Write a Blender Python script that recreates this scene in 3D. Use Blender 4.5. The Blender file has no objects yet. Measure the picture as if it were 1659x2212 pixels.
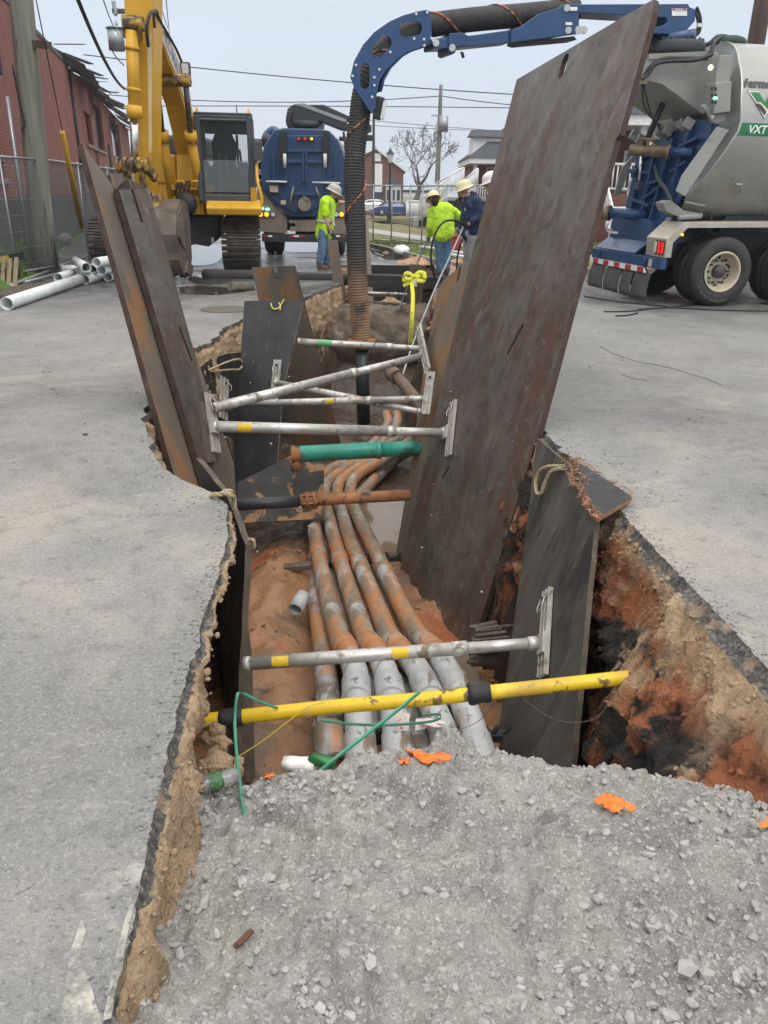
import bpy, bmesh, math, random
from mathutils import Vector, Matrix, noise
R = math.radians
rnd = random.Random(7)
SC = bpy.context.scene
COL = SC.collection
# ---------------------------------------------------------------- camera
CAM_H, PITCH, ROLL, FPX, CX, CY = 1.63, R(22.58), R(0.9), 1662.0, 829.5, 1106.0
_f = Vector((0, math.cos(PITCH), -math.sin(PITCH)))
_u0 = Vector((0, math.sin(PITCH), math.cos(PITCH))); _r0 = Vector((1, 0, 0))
_r = _r0*math.cos(ROLL) + _u0*math.sin(ROLL)
_u = -_r0*math.sin(ROLL) + _u0*math.cos(ROLL)
EYE = Vector((0, 0, CAM_H))
cd = bpy.data.cameras.new('camera'); cam = bpy.data.objects.new('camera', cd); COL.objects.link(cam)
cam.matrix_world = Matrix(((_r.x, _u.x, -_f.x, 0), (_r.y, _u.y, -_f.y, 0), (_r.z, _u.z, -_f.z, CAM_H), (0, 0, 0, 1)))
cd.sensor_fit = 'VERTICAL'; cd.sensor_height = 24; cd.lens = FPX/2212*24
cd.clip_start = 0.05; cd.clip_end = 3000
SC.camera = cam
# ---------------------------------------------------------------- light
SUN_EL, SUN_ROT = R(58), R(150)
w = bpy.data.worlds.new("World"); SC.world = w; w.use_nodes = True
nt = w.node_tree; nt.nodes.clear()
o_ = nt.nodes.new('ShaderNodeOutputWorld'); bg = nt.nodes.new('ShaderNodeBackground')
sky = nt.nodes.new('ShaderNodeTexSky'); sky.sky_type = 'NISHITA'; sky.sun_disc = False
sky.sun_elevation = SUN_EL; sky.sun_rotation = SUN_ROT
sky.air_density = 1.0; sky.dust_density = 3.0; sky.ozone_density = 1.2
# an even cloud deck veils the clear sky
mixw = nt.nodes.new('ShaderNodeMixRGB'); mixw.inputs[0].default_value = 0.84
mixw.inputs[2].default_value = (6.0, 6.65, 7.6, 1)
nt.links.new(sky.outputs[0], mixw.inputs[1])
# an overcast sky is brighter overhead than at the horizon; soft cloud tone
wtc = nt.nodes.new('ShaderNodeTexCoord'); wsx = nt.nodes.new('ShaderNodeSeparateXYZ'); nt.links.new(wtc.outputs['Generated'], wsx.inputs[0])
wmr = nt.nodes.new('ShaderNodeMapRange'); wmr.inputs[1].default_value = .20; wmr.inputs[2].default_value = .9; wmr.inputs[3].default_value = 1.0; wmr.inputs[4].default_value = 2.9
nt.links.new(wsx.outputs[2], wmr.inputs[0])
wno = nt.nodes.new('ShaderNodeTexNoise'); wno.inputs['Scale'].default_value = 2.2; wno.inputs['Detail'].default_value = 5
wmp = nt.nodes.new('ShaderNodeMapping'); wmp.inputs['Scale'].default_value = (1, 1, 3); nt.links.new(wtc.outputs['Generated'], wmp.inputs[0]); nt.links.new(wmp.outputs[0], wno.inputs[0])
wm2 = nt.nodes.new('ShaderNodeMapRange'); wm2.inputs[1].default_value = .3; wm2.inputs[2].default_value = .7; wm2.inputs[3].default_value = .93; wm2.inputs[4].default_value = 1.06
nt.links.new(wno.outputs[0], wm2.inputs[0])
wmu = nt.nodes.new('ShaderNodeMath'); wmu.operation = 'MULTIPLY'; nt.links.new(wmr.outputs[0], wmu.inputs[0]); nt.links.new(wm2.outputs[0], wmu.inputs[1])
wel = nt.nodes.new('ShaderNodeMapRange'); wel.inputs[1].default_value = .15; wel.inputs[2].default_value = .5; nt.links.new(wsx.outputs[2], wel.inputs[0])
wmc = nt.nodes.new('ShaderNodeMixRGB'); wmc.inputs[2].default_value = (5.55, 5.45, 5.3, 1); nt.links.new(wel.outputs[0], wmc.inputs[0]); nt.links.new(mixw.outputs[0], wmc.inputs[1])
wvm = nt.nodes.new('ShaderNodeVectorMath'); wvm.operation = 'SCALE'; nt.links.new(wmc.outputs[0], wvm.inputs[0]); nt.links.new(wmu.outputs[0], wvm.inputs['Scale'])
nt.links.new(wvm.outputs[0], bg.inputs[0])
bg.inputs[1].default_value = 0.10
nt.links.new(bg.outputs[0], o_.inputs[0])
sl = bpy.data.lights.new('sun', 'SUN'); sl.energy = 1.0; sl.angle = R(35); sl.color = (1, 0.97, 0.93)
so = bpy.data.objects.new('sun', sl); COL.objects.link(so)
so.rotation_euler = (R(90)-SUN_EL, 0, -SUN_ROT + math.pi)
so.location = (0, 0, 30)
SC.view_settings.view_transform = 'Standard'; SC.view_settings.look = 'None'
SC.view_settings.gamma = 1; SC.view_settings.exposure = 0.40
# ---------------------------------------------------------------- placing helpers
def ray(u, v):
    return (_f + _r*((u-CX)/FPX) - _u*((v-CY)/FPX))
def at_z(u, v, z=0.0):
    d = ray(u, v); return EYE + d*((z-CAM_H)/d.z)
def at_y(u, v, y):
    d = ray(u, v); return EYE + d*(y/d.y)
def on_pl(u, v, P, n):
    d = ray(u, v); return EYE + d*((P-EYE).dot(n)/d.dot(n))
def plane3(a, b, c):
    return a, (b-a).cross(c-a).normalized()
def V(*a): return Vector(a)
def lerp(a, b, t): return a + (b-a)*t
def fbm(p, o=4): return noise.fractal(p, 1.0, 2.0, o)
# ---------------------------------------------------------------- materials
def M(name, cols, scale=4, rough=.8, metal=0, bump=.3, bscale=40, layers=(), st=(1, 1, 1), det=6, dist=0, spec=.4,
      rvar=.1, bdist=.01, brick=None, emit=None, world=False, coat=0, trans=0):
    m = bpy.data.materials.new(name); m.use_nodes = True
    T = m.node_tree; N = T.nodes; L = T.links; N.clear()
    out = N.new('ShaderNodeOutputMaterial'); B = N.new('ShaderNodeBsdfPrincipled'); L.new(B.outputs[0], out.inputs[0])
    B.inputs['Metallic'].default_value = metal; B.inputs['Specular IOR Level'].default_value = spec
    if coat: B.inputs['Coat Weight'].default_value = coat; B.inputs['Coat Roughness'].default_value = .15
    if trans: B.inputs['Transmission Weight'].default_value = trans
    tc = N.new('ShaderNodeTexCoord'); co = tc.outputs['Object']
    geo = N.new('ShaderNodeNewGeometry')
    if world: co = geo.outputs['Position']
    def mapped(s):
        mp = N.new('ShaderNodeMapping'); mp.inputs['Scale'].default_value = s; L.new(co, mp.inputs[0]); return mp.outputs[0]
    def nz(s, d, stv=(1, 1, 1), di=0, off=0):
        n = N.new('ShaderNodeTexNoise'); n.inputs['Scale'].default_value = s; n.inputs['Detail'].default_value = d
        n.inputs['Roughness'].default_value = .62
        n.inputs['Distortion'].default_value = di; L.new(mapped(stv), n.inputs[0]); return n.outputs[0]
    base = nz(scale, det, st, dist)
    rp = N.new('ShaderNodeValToRGB'); L.new(base, rp.inputs[0])
    while len(rp.color_ramp.elements) < len(cols): rp.color_ramp.elements.new(.5)
    if len(cols) == 1: rp.color_ramp.elements[1].color = (*cols[0][1], 1)
    for e, (p, c) in zip(rp.color_ramp.elements, cols): e.position = p; e.color = (*c, 1)
    cur = rp.outputs[0]
    rr = N.new('ShaderNodeMapRange'); rr.inputs[1].default_value = .3; rr.inputs[2].default_value = .7
    rr.inputs[3].default_value = max(.02, rough-rvar); rr.inputs[4].default_value = min(1, rough+rvar)
    L.new(nz(scale*2.3, 4, st), rr.inputs[0]); rcur = rr.outputs[0]
    if brick:
        bk = N.new('ShaderNodeTexBrick'); ang, bs, c1, c2, mo = brick
        mp = N.new('ShaderNodeMapping'); mp.vector_type = 'TEXTURE'
        mp.inputs['Rotation'].default_value = ang; L.new(co, mp.inputs[0]); L.new(mp.outputs[0], bk.inputs[0])
        bk.inputs['Scale'].default_value = bs; bk.inputs['Color1'].default_value = (*c1, 1); bk.inputs['Color2'].default_value = (*c2, 1)
        bk.inputs['Mortar'].default_value = (*mo, 1); bk.inputs['Mortar Size'].default_value = .012
        bk.inputs['Brick Width'].default_value = .44; bk.inputs['Row Height'].default_value = .15
        mx = N.new('ShaderNodeMixRGB'); mx.blend_type = 'MULTIPLY'; mx.inputs[0].default_value = 1
        L.new(bk.outputs[0], mx.inputs[1]); L.new(cur, mx.inputs[2]); cur = mx.outputs[0]
    for l in layers:
        n = nz(l.get('s', 5), l.get('d', 6), l.get('st', (1, 1, 1)), l.get('di', 0))
        if l.get('vor'):
            vo = N.new('ShaderNodeTexVoronoi'); vo.inputs['Scale'].default_value = l['s']
            L.new(mapped(l.get('st', (1, 1, 1))), vo.inputs[0])
            n = vo.outputs['Color'] if l['vor'] == 'c' else vo.outputs['Distance']
            if l['vor'] == 'c':
                sx = N.new('ShaderNodeSeparateColor'); L.new(n, sx.inputs[0]); n = sx.outputs[0]
        if l.get('crack'):
            vo = N.new('ShaderNodeTexVoronoi'); vo.feature = 'DISTANCE_TO_EDGE'; vo.inputs['Scale'].default_value = l['s']
            ad = N.new('ShaderNodeMixRGB'); ad.inputs[0].default_value = .16
            L.new(mapped((1, 1, 1)), ad.inputs[1])
            nn = N.new('ShaderNodeTexNoise'); nn.inputs['Scale'].default_value = 1.1; nn.inputs['Detail'].default_value = 9
            L.new(mapped((1, 1, 1)), nn.inputs[0]); L.new(nn.outputs['Color'], ad.inputs[2]); L.new(ad.outputs[0], vo.inputs[0])
            n = vo.outputs['Distance']
        mr = N.new('ShaderNodeMapRange'); mr.interpolation_type = 'SMOOTHSTEP'
        mr.inputs[1].default_value = l['lo']; mr.inputs[2].default_value = l['hi']; mr.inputs[4].default_value = l.get('a', 1)
        L.new(n, mr.inputs[0]); fac = mr.outputs[0]
        for ax in ('x', 'y', 'z'):
            if ax in l:
                sp = N.new('ShaderNodeSeparateXYZ'); L.new(geo.outputs['Position'] if not l.get('loc') else tc.outputs['Object'], sp.inputs[0])
                ma = N.new('ShaderNodeMapRange'); ma.interpolation_type = 'SMOOTHSTEP'
                ma.inputs[1].default_value, ma.inputs[2].default_value = l[ax]
                if l[ax][0] > l[ax][1]:
                    ma.inputs[1].default_value, ma.inputs[2].default_value = l[ax][1], l[ax][0]
                    ma.inputs[3].default_value, ma.inputs[4].default_value = 1, 0
                # wobble the limit
                wob = N.new('ShaderNodeMath'); wob.operation = 'MULTIPLY_ADD'; L.new(nz(l.get('ws', 3), 5), wob.inputs[0])
                wob.inputs[1].default_value = l.get('wob', .2); L.new(sp.outputs['XYZ'.index(ax.upper())], wob.inputs[2]); L.new(wob.outputs[0], ma.inputs[0])
                mu = N.new('ShaderNodeMath'); mu.operation = 'MULTIPLY'; L.new(fac, mu.inputs[0]); L.new(ma.outputs[0], mu.inputs[1]); fac = mu.outputs[0]
        if 'c' in l:
            mx = N.new('ShaderNodeMixRGB'); L.new(fac, mx.inputs[0]); L.new(cur, mx.inputs[1]); mx.inputs[2].default_value = (*l['c'], 1); cur = mx.outputs[0]
        if 'r' in l:
            mx = N.new('ShaderNodeMix'); L.new(fac, mx.inputs[0]); L.new(rcur, mx.inputs[2]); mx.inputs[3].default_value = l['r']; rcur = mx.outputs[0]
    L.new(cur, B.inputs['Base Color']); L.new(rcur, B.inputs['Roughness'])
    if emit:
        B.inputs['Emission Color'].default_value = (*emit[0], 1); B.inputs['Emission Strength'].default_value = emit[1]
    if bump:
        bp = N.new('ShaderNodeBump'); bp.inputs['Strength'].default_value = bump; bp.inputs['Distance'].default_value = bdist
        L.new(nz(bscale, 8, st), bp.inputs['Height']); L.new(bp.outputs[0], B.inputs['Normal'])
    return m
def flat(name, c, rough=.5, metal=0, var=.12, **k):
    c2 = tuple(x*(1-var) for x in c); c3 = tuple(min(1, x*(1+var)) for x in c)
    k.setdefault('bump', .06); k.setdefault('scale', 6)
    return M(name, [(.3, c2), (.7, c3)], rough=rough, metal=metal, **k)
# ---------------------------------------------------------------- objects
BASE = {}
SPLIT = {'roller', 'red_tape', 'white_tape', 'pivot_pin', 'nut', 'hand_hole', 'side_plate', 'tow_eye', 'roof_marker', 'warning_label', 'hinge_post', 'knuckle_plate', 'fence_rail', 'downpipe', 'tooth', 'hinge_bolt', 'hinge_bracket', 'bolt', 'cable', 'pane', 'side_pane', 'rear_pane', 'access_panel', 'end_wall', 'post_of_porch', 'swivel_hose', 'switch', 'arm_hose', 'hydraulic_hose', 'stool', 'eye', 'rubber_strip', 'hose_coil'}
def tag(o, label=None, cat=None, group=None, kind=None):
    if label: o['label'] = label
    if cat: o['category'] = cat
    if group: o['group'] = group
    if kind: o['kind'] = kind
    return o
def thing(name, loc, label, cat, group=None, rz=0):
    o = bpy.data.objects.new(name, None); COL.objects.link(o); o.empty_display_size = .2
    o.location = loc; o.rotation_euler.z = rz
    BASE[o] = (Matrix.Translation(Vector(loc)) @ Matrix.Rotation(rz, 4, 'Z'))
    return tag(o, label, cat, group)
class MB:
    def __init__(s): s.v = []; s.f = []; s.sm = []
    def add(s, vs, fs, smooth=False):
        b = len(s.v); s.v += [Vector(x) for x in vs]; s.f += [tuple(b+i for i in f) for f in fs]; s.sm += [smooth]*len(fs); return s
    def box(s, c, size, m=None):
        x, y, z = (a/2 for a in size); m = m or Matrix()
        vs = [Vector(c)+m.to_3x3() @ Vector((i*x, j*y, k*z)) for i in (-1, 1) for j in (-1, 1) for k in (-1, 1)]
        return s.add(vs, [(0, 1, 3, 2), (4, 6, 7, 5), (0, 4, 5, 1), (2, 3, 7, 6), (0, 2, 6, 4), (1, 5, 7, 3)])
    def bb(s, a, b):
        a, b = Vector(a), Vector(b); return s.box((a+b)/2, b-a)
    def bar(s, a, b, w, h, up=(0, 0, 1)):
        a, b = Vector(a), Vector(b); d = (b-a).normalized(); up = Vector(up)
        x = d.cross(up)
        if x.length < 1e-4: x = d.cross(Vector((1, 0, 0)))
        x.normalize(); z = x.cross(d)
        m = Matrix((x, d, z)).transposed()
        return s.box((a+b)/2, (w, (b-a).length, h), m.to_4x4())
    def tube(s, pts, r, n=12, cap=True, inner=None, smooth=True):
        pts = [Vector(p) for p in pts]; k = len(pts); rs = list(r) if isinstance(r, (list, tuple)) else [r]*k
        d0 = (pts[1]-pts[0]).normalized(); x = d0.orthogonal().normalized(); rings = []; vs = []; pd = d0
        for i in range(k):
            if i == 0: d = d0
            elif i == k-1: d = (pts[i]-pts[i-1]).normalized()
            else: d = ((pts[i]-pts[i-1]).normalized() + (pts[i+1]-pts[i]).normalized()).normalized()
            x = (x - d*x.dot(d)).normalized(); y = d.cross(x)
            vs += [pts[i] + (x*math.cos(a) + y*math.sin(a))*rs[i] for a in (2*math.pi*j/n for j in range(n))]
        fs = [(i*n+j, i*n+(j+1) % n, (i+1)*n+(j+1) % n, (i+1)*n+j) for i in range(k-1) for j in range(n)]
        s.add(vs, fs, smooth)
        if cap:
            s.add(vs[:n], [tuple(range(n))[::-1]]); s.add(vs[-n:], [tuple(range(n))])
        return s
    def hollow(s, pts, r, th, n=20):
        pts = [Vector(p) for p in pts]
        s.tube(pts, r, n, cap=False); s.tube(pts[::-1], r-th, n, cap=False)
        for e, q in ((pts[0], pts[1]), (pts[-1], pts[-2])):
            d = (q-e).normalized(); x = d.orthogonal().normalized(); y = d.cross(x); vs = []
            for rr in (r, r-th): vs += [e+(x*math.cos(2*math.pi*j/n)+y*math.sin(2*math.pi*j/n))*rr for j in range(n)]
            s.add(vs, [(j, (j+1) % n, n+(j+1) % n, n+j) for j in range(n)])
        return s
    def cyl(s, a, b, r, n=16, r2=None): return s.tube([a, b], [r, r if r2 is None else r2], n)
    def prism(s, poly, ext):
        poly = [Vector(p) for p in poly]; ext = Vector(ext); n = len(poly)
        s.add(poly + [p+ext for p in poly], [tuple(range(n)), tuple(range(2*n-1, n-1, -1))] + [(i, n+i, n+(i+1) % n, (i+1) % n) for i in range(n)]); return s
    def lathe(s, o, axis, prof, n=24, up=None):
        o = Vector(o); d = Vector(axis).normalized(); x = (d.orthogonal() if up is None else Vector(up)).normalized(); y = d.cross(x); vs = []
        for (r, h) in prof: vs += [o + d*h + (x*math.cos(2*math.pi*j/n)+y*math.sin(2*math.pi*j/n))*r for j in range(n)]
        return s.add(vs, [(i*n+j, i*n+(j+1) % n, (i+1)*n+(j+1) % n, (i+1)*n+j) for i in range(len(prof)-1) for j in range(n)], True)
    def ball(s, c, r, n=10, m=12, mat=None):
        r = Vector((r, r, r)) if not isinstance(r, (tuple, list, Vector)) else Vector(r); vs = []; mat = mat or Matrix()
        for i in range(n+1):
            for j in range(m):
                a, b = math.pi*i/n, 2*math.pi*j/m
                vs.append(Vector(c)+mat.to_3x3() @ Vector((r.x*math.sin(a)*math.cos(b), r.y*math.sin(a)*math.sin(b), r.z*math.cos(a))))
        return s.add(vs, [(i*m+j, (i+1)*m+j, (i+1)*m+(j+1) % m, i*m+(j+1) % m) for i in range(n) for j in range(m)], True)
    def ribbon(s, pts, w, wd=(0, 0, 1), th=.003):
        pts = [Vector(p) for p in pts]; k = len(pts); vs = []
        for i, p in enumerate(pts):
            wdi = Vector(wd[i]) if isinstance(wd, list) else Vector(wd)
            d = (pts[min(i+1, k-1)]-pts[max(i-1, 0)]).normalized(); x = (wdi - d*wdi.dot(d)).normalized(); nn = d.cross(x)*th
            vs += [p-x*w/2-nn, p+x*w/2-nn, p+x*w/2+nn, p-x*w/2+nn]
        fs = [(4*i+j, 4*i+(j+1) % 4, 4*i+4+(j+1) % 4, 4*i+4+j) for i in range(k-1) for j in range(4)]
        return s.add(vs, fs + [(3, 2, 1, 0), (4*k-4, 4*k-3, 4*k-2, 4*k-1)], True)
    def islands(s):
        key = {}; par = list(range(len(s.v)))
        def find(i):
            while par[i] != i: par[i] = par[par[i]]; i = par[i]
            return i
        for i, p in enumerate(s.v):
            k = tuple(round(c, 4) for c in p)
            if k in key: par[find(i)] = find(key[k])
            else: key[k] = i
        for f in s.f:
            for i in f[1:]: par[find(i)] = find(f[0])
        out = {}
        for f, sm in zip(s.f, s.sm):
            w = out.setdefault(find(f[0]), MB()); w.add([s.v[i] for i in f], [tuple(range(len(f)))], sm)
        return list(out.values())
    def build(s, name, mat, parent=None, local=False, bevel=0, label=None, merge=True, origin=None):
        if parent is not None and name in SPLIT:
            r = None
            for w in s.islands(): r = w._build(name, mat, parent, local, bevel, label, merge, origin)
            return r
        return s._build(name, mat, parent, local, bevel, label, merge, origin)
    def _build(s, name, mat, parent=None, local=False, bevel=0, label=None, merge=True, origin=None):
        me = bpy.data.meshes.new(name); ob = bpy.data.objects.new(name, me)
        if parent is not None:
            ob.parent = parent; b = BASE[parent]
            vs = s.v if local else [b.inverted() @ p for p in s.v]; BASE[ob] = b
        else:
            if origin is None:
                lo = Vector([min(p[i] for p in s.v) for i in range(3)]); hi = Vector([max(p[i] for p in s.v) for i in range(3)])
                origin = Vector(((lo.x+hi.x)/2, (lo.y+hi.y)/2, lo.z))
            origin = Vector(origin); vs = [p-origin for p in s.v]; ob.location = origin; BASE[ob] = Matrix.Translation(origin)
        me.from_pydata([tuple(p) for p in vs], [], s.f); me.polygons.foreach_set('use_smooth', s.sm); me.update()
        bm = bmesh.new(); bm.from_mesh(me)
        if merge: bmesh.ops.remove_doubles(bm, verts=bm.verts, dist=1e-5)
        bmesh.ops.recalc_face_normals(bm, faces=bm.faces)
        bm.to_mesh(me); bm.free()
        for mm in (mat if isinstance(mat, list) else [mat]): me.materials.append(mm)
        COL.objects.link(ob)
        if bevel:
            md = ob.modifiers.new('bevel', 'BEVEL'); md.width = bevel; md.segments = 2; md.limit_method = 'ANGLE'; md.angle_limit = R(40)
        if label: ob['label'] = label
        return ob
def copy_tree(o, parent=None):
    c = o.copy(); COL.objects.link(c); c.parent = parent
    for ch in list(o.children): copy_tree(ch, c)
    return c
def frame_of(rz, loc): return Matrix.Translation(Vector(loc)) @ Matrix.Rotation(rz, 4, 'Z')
def text_mb(txt, size, shear=0, bold=0):
    cu = bpy.data.curves.new('t', 'FONT'); cu.body = txt; cu.size = size; cu.shear = shear; cu.offset = bold; cu.resolution_u = 3
    ob = bpy.data.objects.new('t', cu); COL.objects.link(ob)
    dg = bpy.context.evaluated_depsgraph_get(); dg.update(); me = bpy.data.meshes.new_from_object(ob.evaluated_get(dg))
    vs = [v.co.copy() for v in me.vertices]; fs = [tuple(p.vertices) for p in me.polygons]
    bpy.data.objects.remove(ob); bpy.data.curves.remove(cu); bpy.data.meshes.remove(me)
    return vs, fs
def smooth_path(pts, n=6):
    P = [Vector(p) for p in pts]; out = []
    for i in range(len(P)-1):
        p0, p1, p2, p3 = P[max(i-1, 0)], P[i], P[i+1], P[min(i+2, len(P)-1)]
        for k in range(n):
            t = k/n
            out.append(.5*((2*p1)+(p2-p0)*t+(2*p0-5*p1+4*p2-p3)*t*t+(3*p1-p0-3*p2+p3)*t**3))
    return out+[P[-1]]
# ================================================================ setting: road, trench, gravel
m_asph = M('asphalt', [(.25, (.155, .154, .154)), (.5, (.213, .211, .207)), (.75, (.275, .269, .26))], scale=.8, det=9, rough=.82, bump=.55, bscale=110, world=True, bdist=.012,
  layers=[dict(c=(.36, .33, .28), s=.9, lo=.46, hi=.67, a=.75, d=9, di=.6, y=(12, 6), wob=1.5),
          dict(c=(.11, .108, .108), s=.55, lo=.48, hi=.72, a=.75, d=9, di=.4),
          dict(c=(.07, .07, .072), s=230, lo=.56, hi=.68, a=.6, d=2),
          dict(c=(.42, .41, .38), s=210, lo=.60, hi=.70, a=.7, d=2),
          dict(c=(.085, .084, .083), s=62, lo=.52, hi=.66, a=.5, d=4), dict(c=(.33, .32, .30), s=48, lo=.53, hi=.66, a=.55, d=4), dict(c=(.10, .098, .095), s=9, lo=.5, hi=.7, a=.45, d=10),
          dict(c=(.46, .45, .43), vor='c', s=230, lo=.955, hi=.97, a=.4),
          dict(c=(.06, .06, .06), s=14, lo=.66, hi=.72, a=.5, d=9),
          dict(c=(.50, .48, .43), s=2.2, st=(.5, 1, 1), lo=.62, hi=.78, d=10, a=.55, di=1.4),
          dict(c=(.07, .068, .068), s=.5, lo=.38, hi=.6, a=.95, y=(11.5, 15.5), wob=3, d=8),
          dict(r=.11, s=.6, lo=.32, hi=.52, y=(11.5, 15.5), wob=2.5, d=9),
          dict(c=(.19, .10, .06), s=.4, lo=.55, hi=.7, a=.5, y=(14, 18), d=5)])
m_lip = M('asphalt_edge', [(.3, (.03, .03, .03)), (.5, (.085, .08, .076)), (.70, (.22, .205, .185))], scale=45, det=5, rough=.7, bump=.9, bscale=70, bdist=.02, world=True,
  layers=[dict(c=(.3, .28, .25), s=60, lo=.6, hi=.68, d=3, a=.8), dict(c=(.30, .225, .15), s=7, lo=.52, hi=.62, d=8, a=.85)])
m_soil = M('cut_soil', [(.25, (.32, .21, .125)), (.5, (.49, .345, .215)), (.75, (.60, .46, .31))], scale=9, det=10, rough=.93, bump=1.0, bscale=55, bdist=.035, world=True,
  layers=[dict(c=(.55, .44, .31), s=55, lo=.60, hi=.68, d=3, a=.8),
          dict(c=(.16, .10, .06), s=70, lo=.60, hi=.7, d=3, a=.7),
          dict(c=(.37, .125, .05), s=2.4, lo=.38, hi=.52, z=(.09, -.07), x=(.1, .6), wob=.35, d=8, a=.95),
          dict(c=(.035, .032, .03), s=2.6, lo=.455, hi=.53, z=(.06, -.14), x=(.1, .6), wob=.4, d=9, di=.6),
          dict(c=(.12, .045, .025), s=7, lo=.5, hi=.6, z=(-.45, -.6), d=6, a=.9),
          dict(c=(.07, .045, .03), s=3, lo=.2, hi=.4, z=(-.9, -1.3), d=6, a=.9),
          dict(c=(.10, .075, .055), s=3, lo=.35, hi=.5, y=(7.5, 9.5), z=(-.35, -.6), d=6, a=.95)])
m_mud = M('trench_mud', [(.25, (.17, .075, .032)), (.5, (.29, .135, .06)), (.75, (.36, .20, .11))], scale=2.2, det=9, rough=.42, bump=.7, bscale=16, bdist=.03, world=True, di_=0 if False else None) if False else \
  M('trench_mud', [(.25, (.16, .075, .035)), (.5, (.27, .135, .065)), (.75, (.34, .21, .12))], scale=2.2, det=9, rough=.45, bump=.7, bscale=16, bdist=.03, world=True,
  layers=[dict(c=(.11, .08, .055), s=1.6, lo=.5, hi=.62, d=7, a=.8), dict(c=(.33, .10, .035), s=1.1, lo=.50, hi=.58, d=7, a=.8, y=(4.6, 5.6)),
          dict(c=(.04, .035, .03), s=3.5, lo=.62, hi=.68, d=7, a=.8), dict(r=.10, s=1.5, lo=.44, hi=.54, d=6),
          dict(c=(.06, .05, .042), s=3, lo=.2, hi=.35, d=5, a=.9, y=(6.8, 8.2))])
m_water = M('muddy_water', [(.4, (.17, .12, .08)), (.6, (.22, .16, .11))], scale=2, rough=.05, rvar=.02, bump=.03, bscale=12, spec=.6)
m_grav = M('gravel_fines', [(.25, (.235, .229, .218)), (.5, (.318, .306, .285)), (.75, (.405, .39, .362))], scale=7, det=10, rough=.95, bump=.9, bscale=60, bdist=.022, world=True,
  layers=[dict(c=(.165, .16, .15), s=1.7, lo=.46, hi=.66, d=9, a=.75), dict(c=(.40, .392, .375), s=3.1, lo=.52, hi=.68, d=9, a=.6), dict(c=(.56, .55, .53), s=140, lo=.58, hi=.66, d=3, a=.7), dict(c=(.11, .107, .1), s=120, lo=.60, hi=.68, d=3, a=.8),
          dict(c=(.52, .51, .49), vor='c', s=110, lo=.86, hi=.9, a=.5)])
m_stone = M('crushed_stone', [(.3, (.25, .245, .235)), (.5, (.33, .324, .31)), (.7, (.43, .42, .405))], scale=14, det=8, rough=.9, bump=.5, bscale=60,
  layers=[dict(c=(.24, .235, .22), s=5, lo=.55, hi=.68, a=.7)])

def resample(pts, step):
    out = []
    for a, b in zip(pts[:-1], pts[1:]):
        n = max(1, int((b-a).length/step))
        out += [lerp(a, b, i/n) for i in range(n)]
    return out+[pts[-1]]
left_px = [(240, 2212), (300, 1920), (345, 1700), (375, 1580), (400, 1480), (425, 1390), (446, 1310), (478, 1215), (492, 1165), (490, 1090), (455, 1062),
  (400, 1040), (350, 1010), (322, 965), (308, 905), (318, 875), (370, 800), (415, 752), (455, 738), (490, 705), (522, 690), (580, 665), (640, 652), (690, 628), (728, 616), (742, 600), (735, 585), (722, 573)]
right_px = [(962, 573), (964, 588), (948, 612), (950, 640)]
right_px2 = [(1165, 925), (1195, 952), (1238, 992), (1290, 1045), (1345, 1108), (1390, 1158), (1430, 1203), (1500, 1272), (1600, 1380), (1659, 1442)]
Lp = [V(-.47, -2, 0)] + [at_z(u, v) for u, v in left_px]
Rp = [at_z(u, v) for u, v in right_px] + [V(1.02, 12.3, 0), V(1.0, 10, 0), V(1.05, 8, 0), V(1.15, 6.5, 0)] + [at_z(u, v) for u, v in right_px2] + [V(1.55, 1.2, 0), V(1.62, -2, 0)]
def resample2(pts):
    out = []
    for a, b in zip(pts[:-1], pts[1:]): out += resample([a, b], .016 if min(a.y, b.y) < 5 and max(a.y, b.y) > .4 else .05)[:-1]
    return out+[pts[-1]]
loop = resample2(Lp) + resample2(Rp)
nL = len(resample2(Lp))
EDGE = []
for p in loop:
    q = p.copy(); k = .012 if p.y < 5 else .05
    q.x += k*fbm(p*5)+k*.9*fbm(p*31+V(9, 9, 0))*abs(fbm(p*3))*2+k*.5*fbm(p*90); q.y += k*fbm(p*6+V(5, 3, 1))+k*.5*fbm(p*80); q.z = 0
    EDGE.append(q)
bm = bmesh.new()
vs = [bm.verts.new(p) for p in EDGE]; n = len(vs)
es = [bm.edges.new((vs[i], vs[(i+1) % n])) for i in range(n)]
ov = [bm.verts.new(p) for p in ((-60, -40, 0), (60, -40, 0), (60, 24, 0), (40, 22.1, 0), (14, 19.3, 0), (6, 18.2, 0), (3.3, 18.0, 0), (2.05, 18.55, 0), (1.28, 19.7, 0), (.38, 22.65, 0), (-.45, 25.85, 0), (-.82, 27.15, 0), (-2.2, 32.05, 0), (-7.5, 52, 0), (-11, 66, 0), (-60, 66, 0))]
es += [bm.edges.new((ov[i], ov[(i+1) % len(ov)])) for i in range(len(ov))]
bmesh.ops.triangle_fill(bm, use_beauty=True, use_dissolve=False, edges=es)
for f in bm.faces:
    if f.normal.z < 0: f.normal_flip()
me = bpy.data.meshes.new('road'); bm.to_mesh(me); bm.free(); me.materials.append(m_asph)
road = bpy.data.objects.new('road', me); COL.objects.link(road); tag(road, kind='structure')
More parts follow.
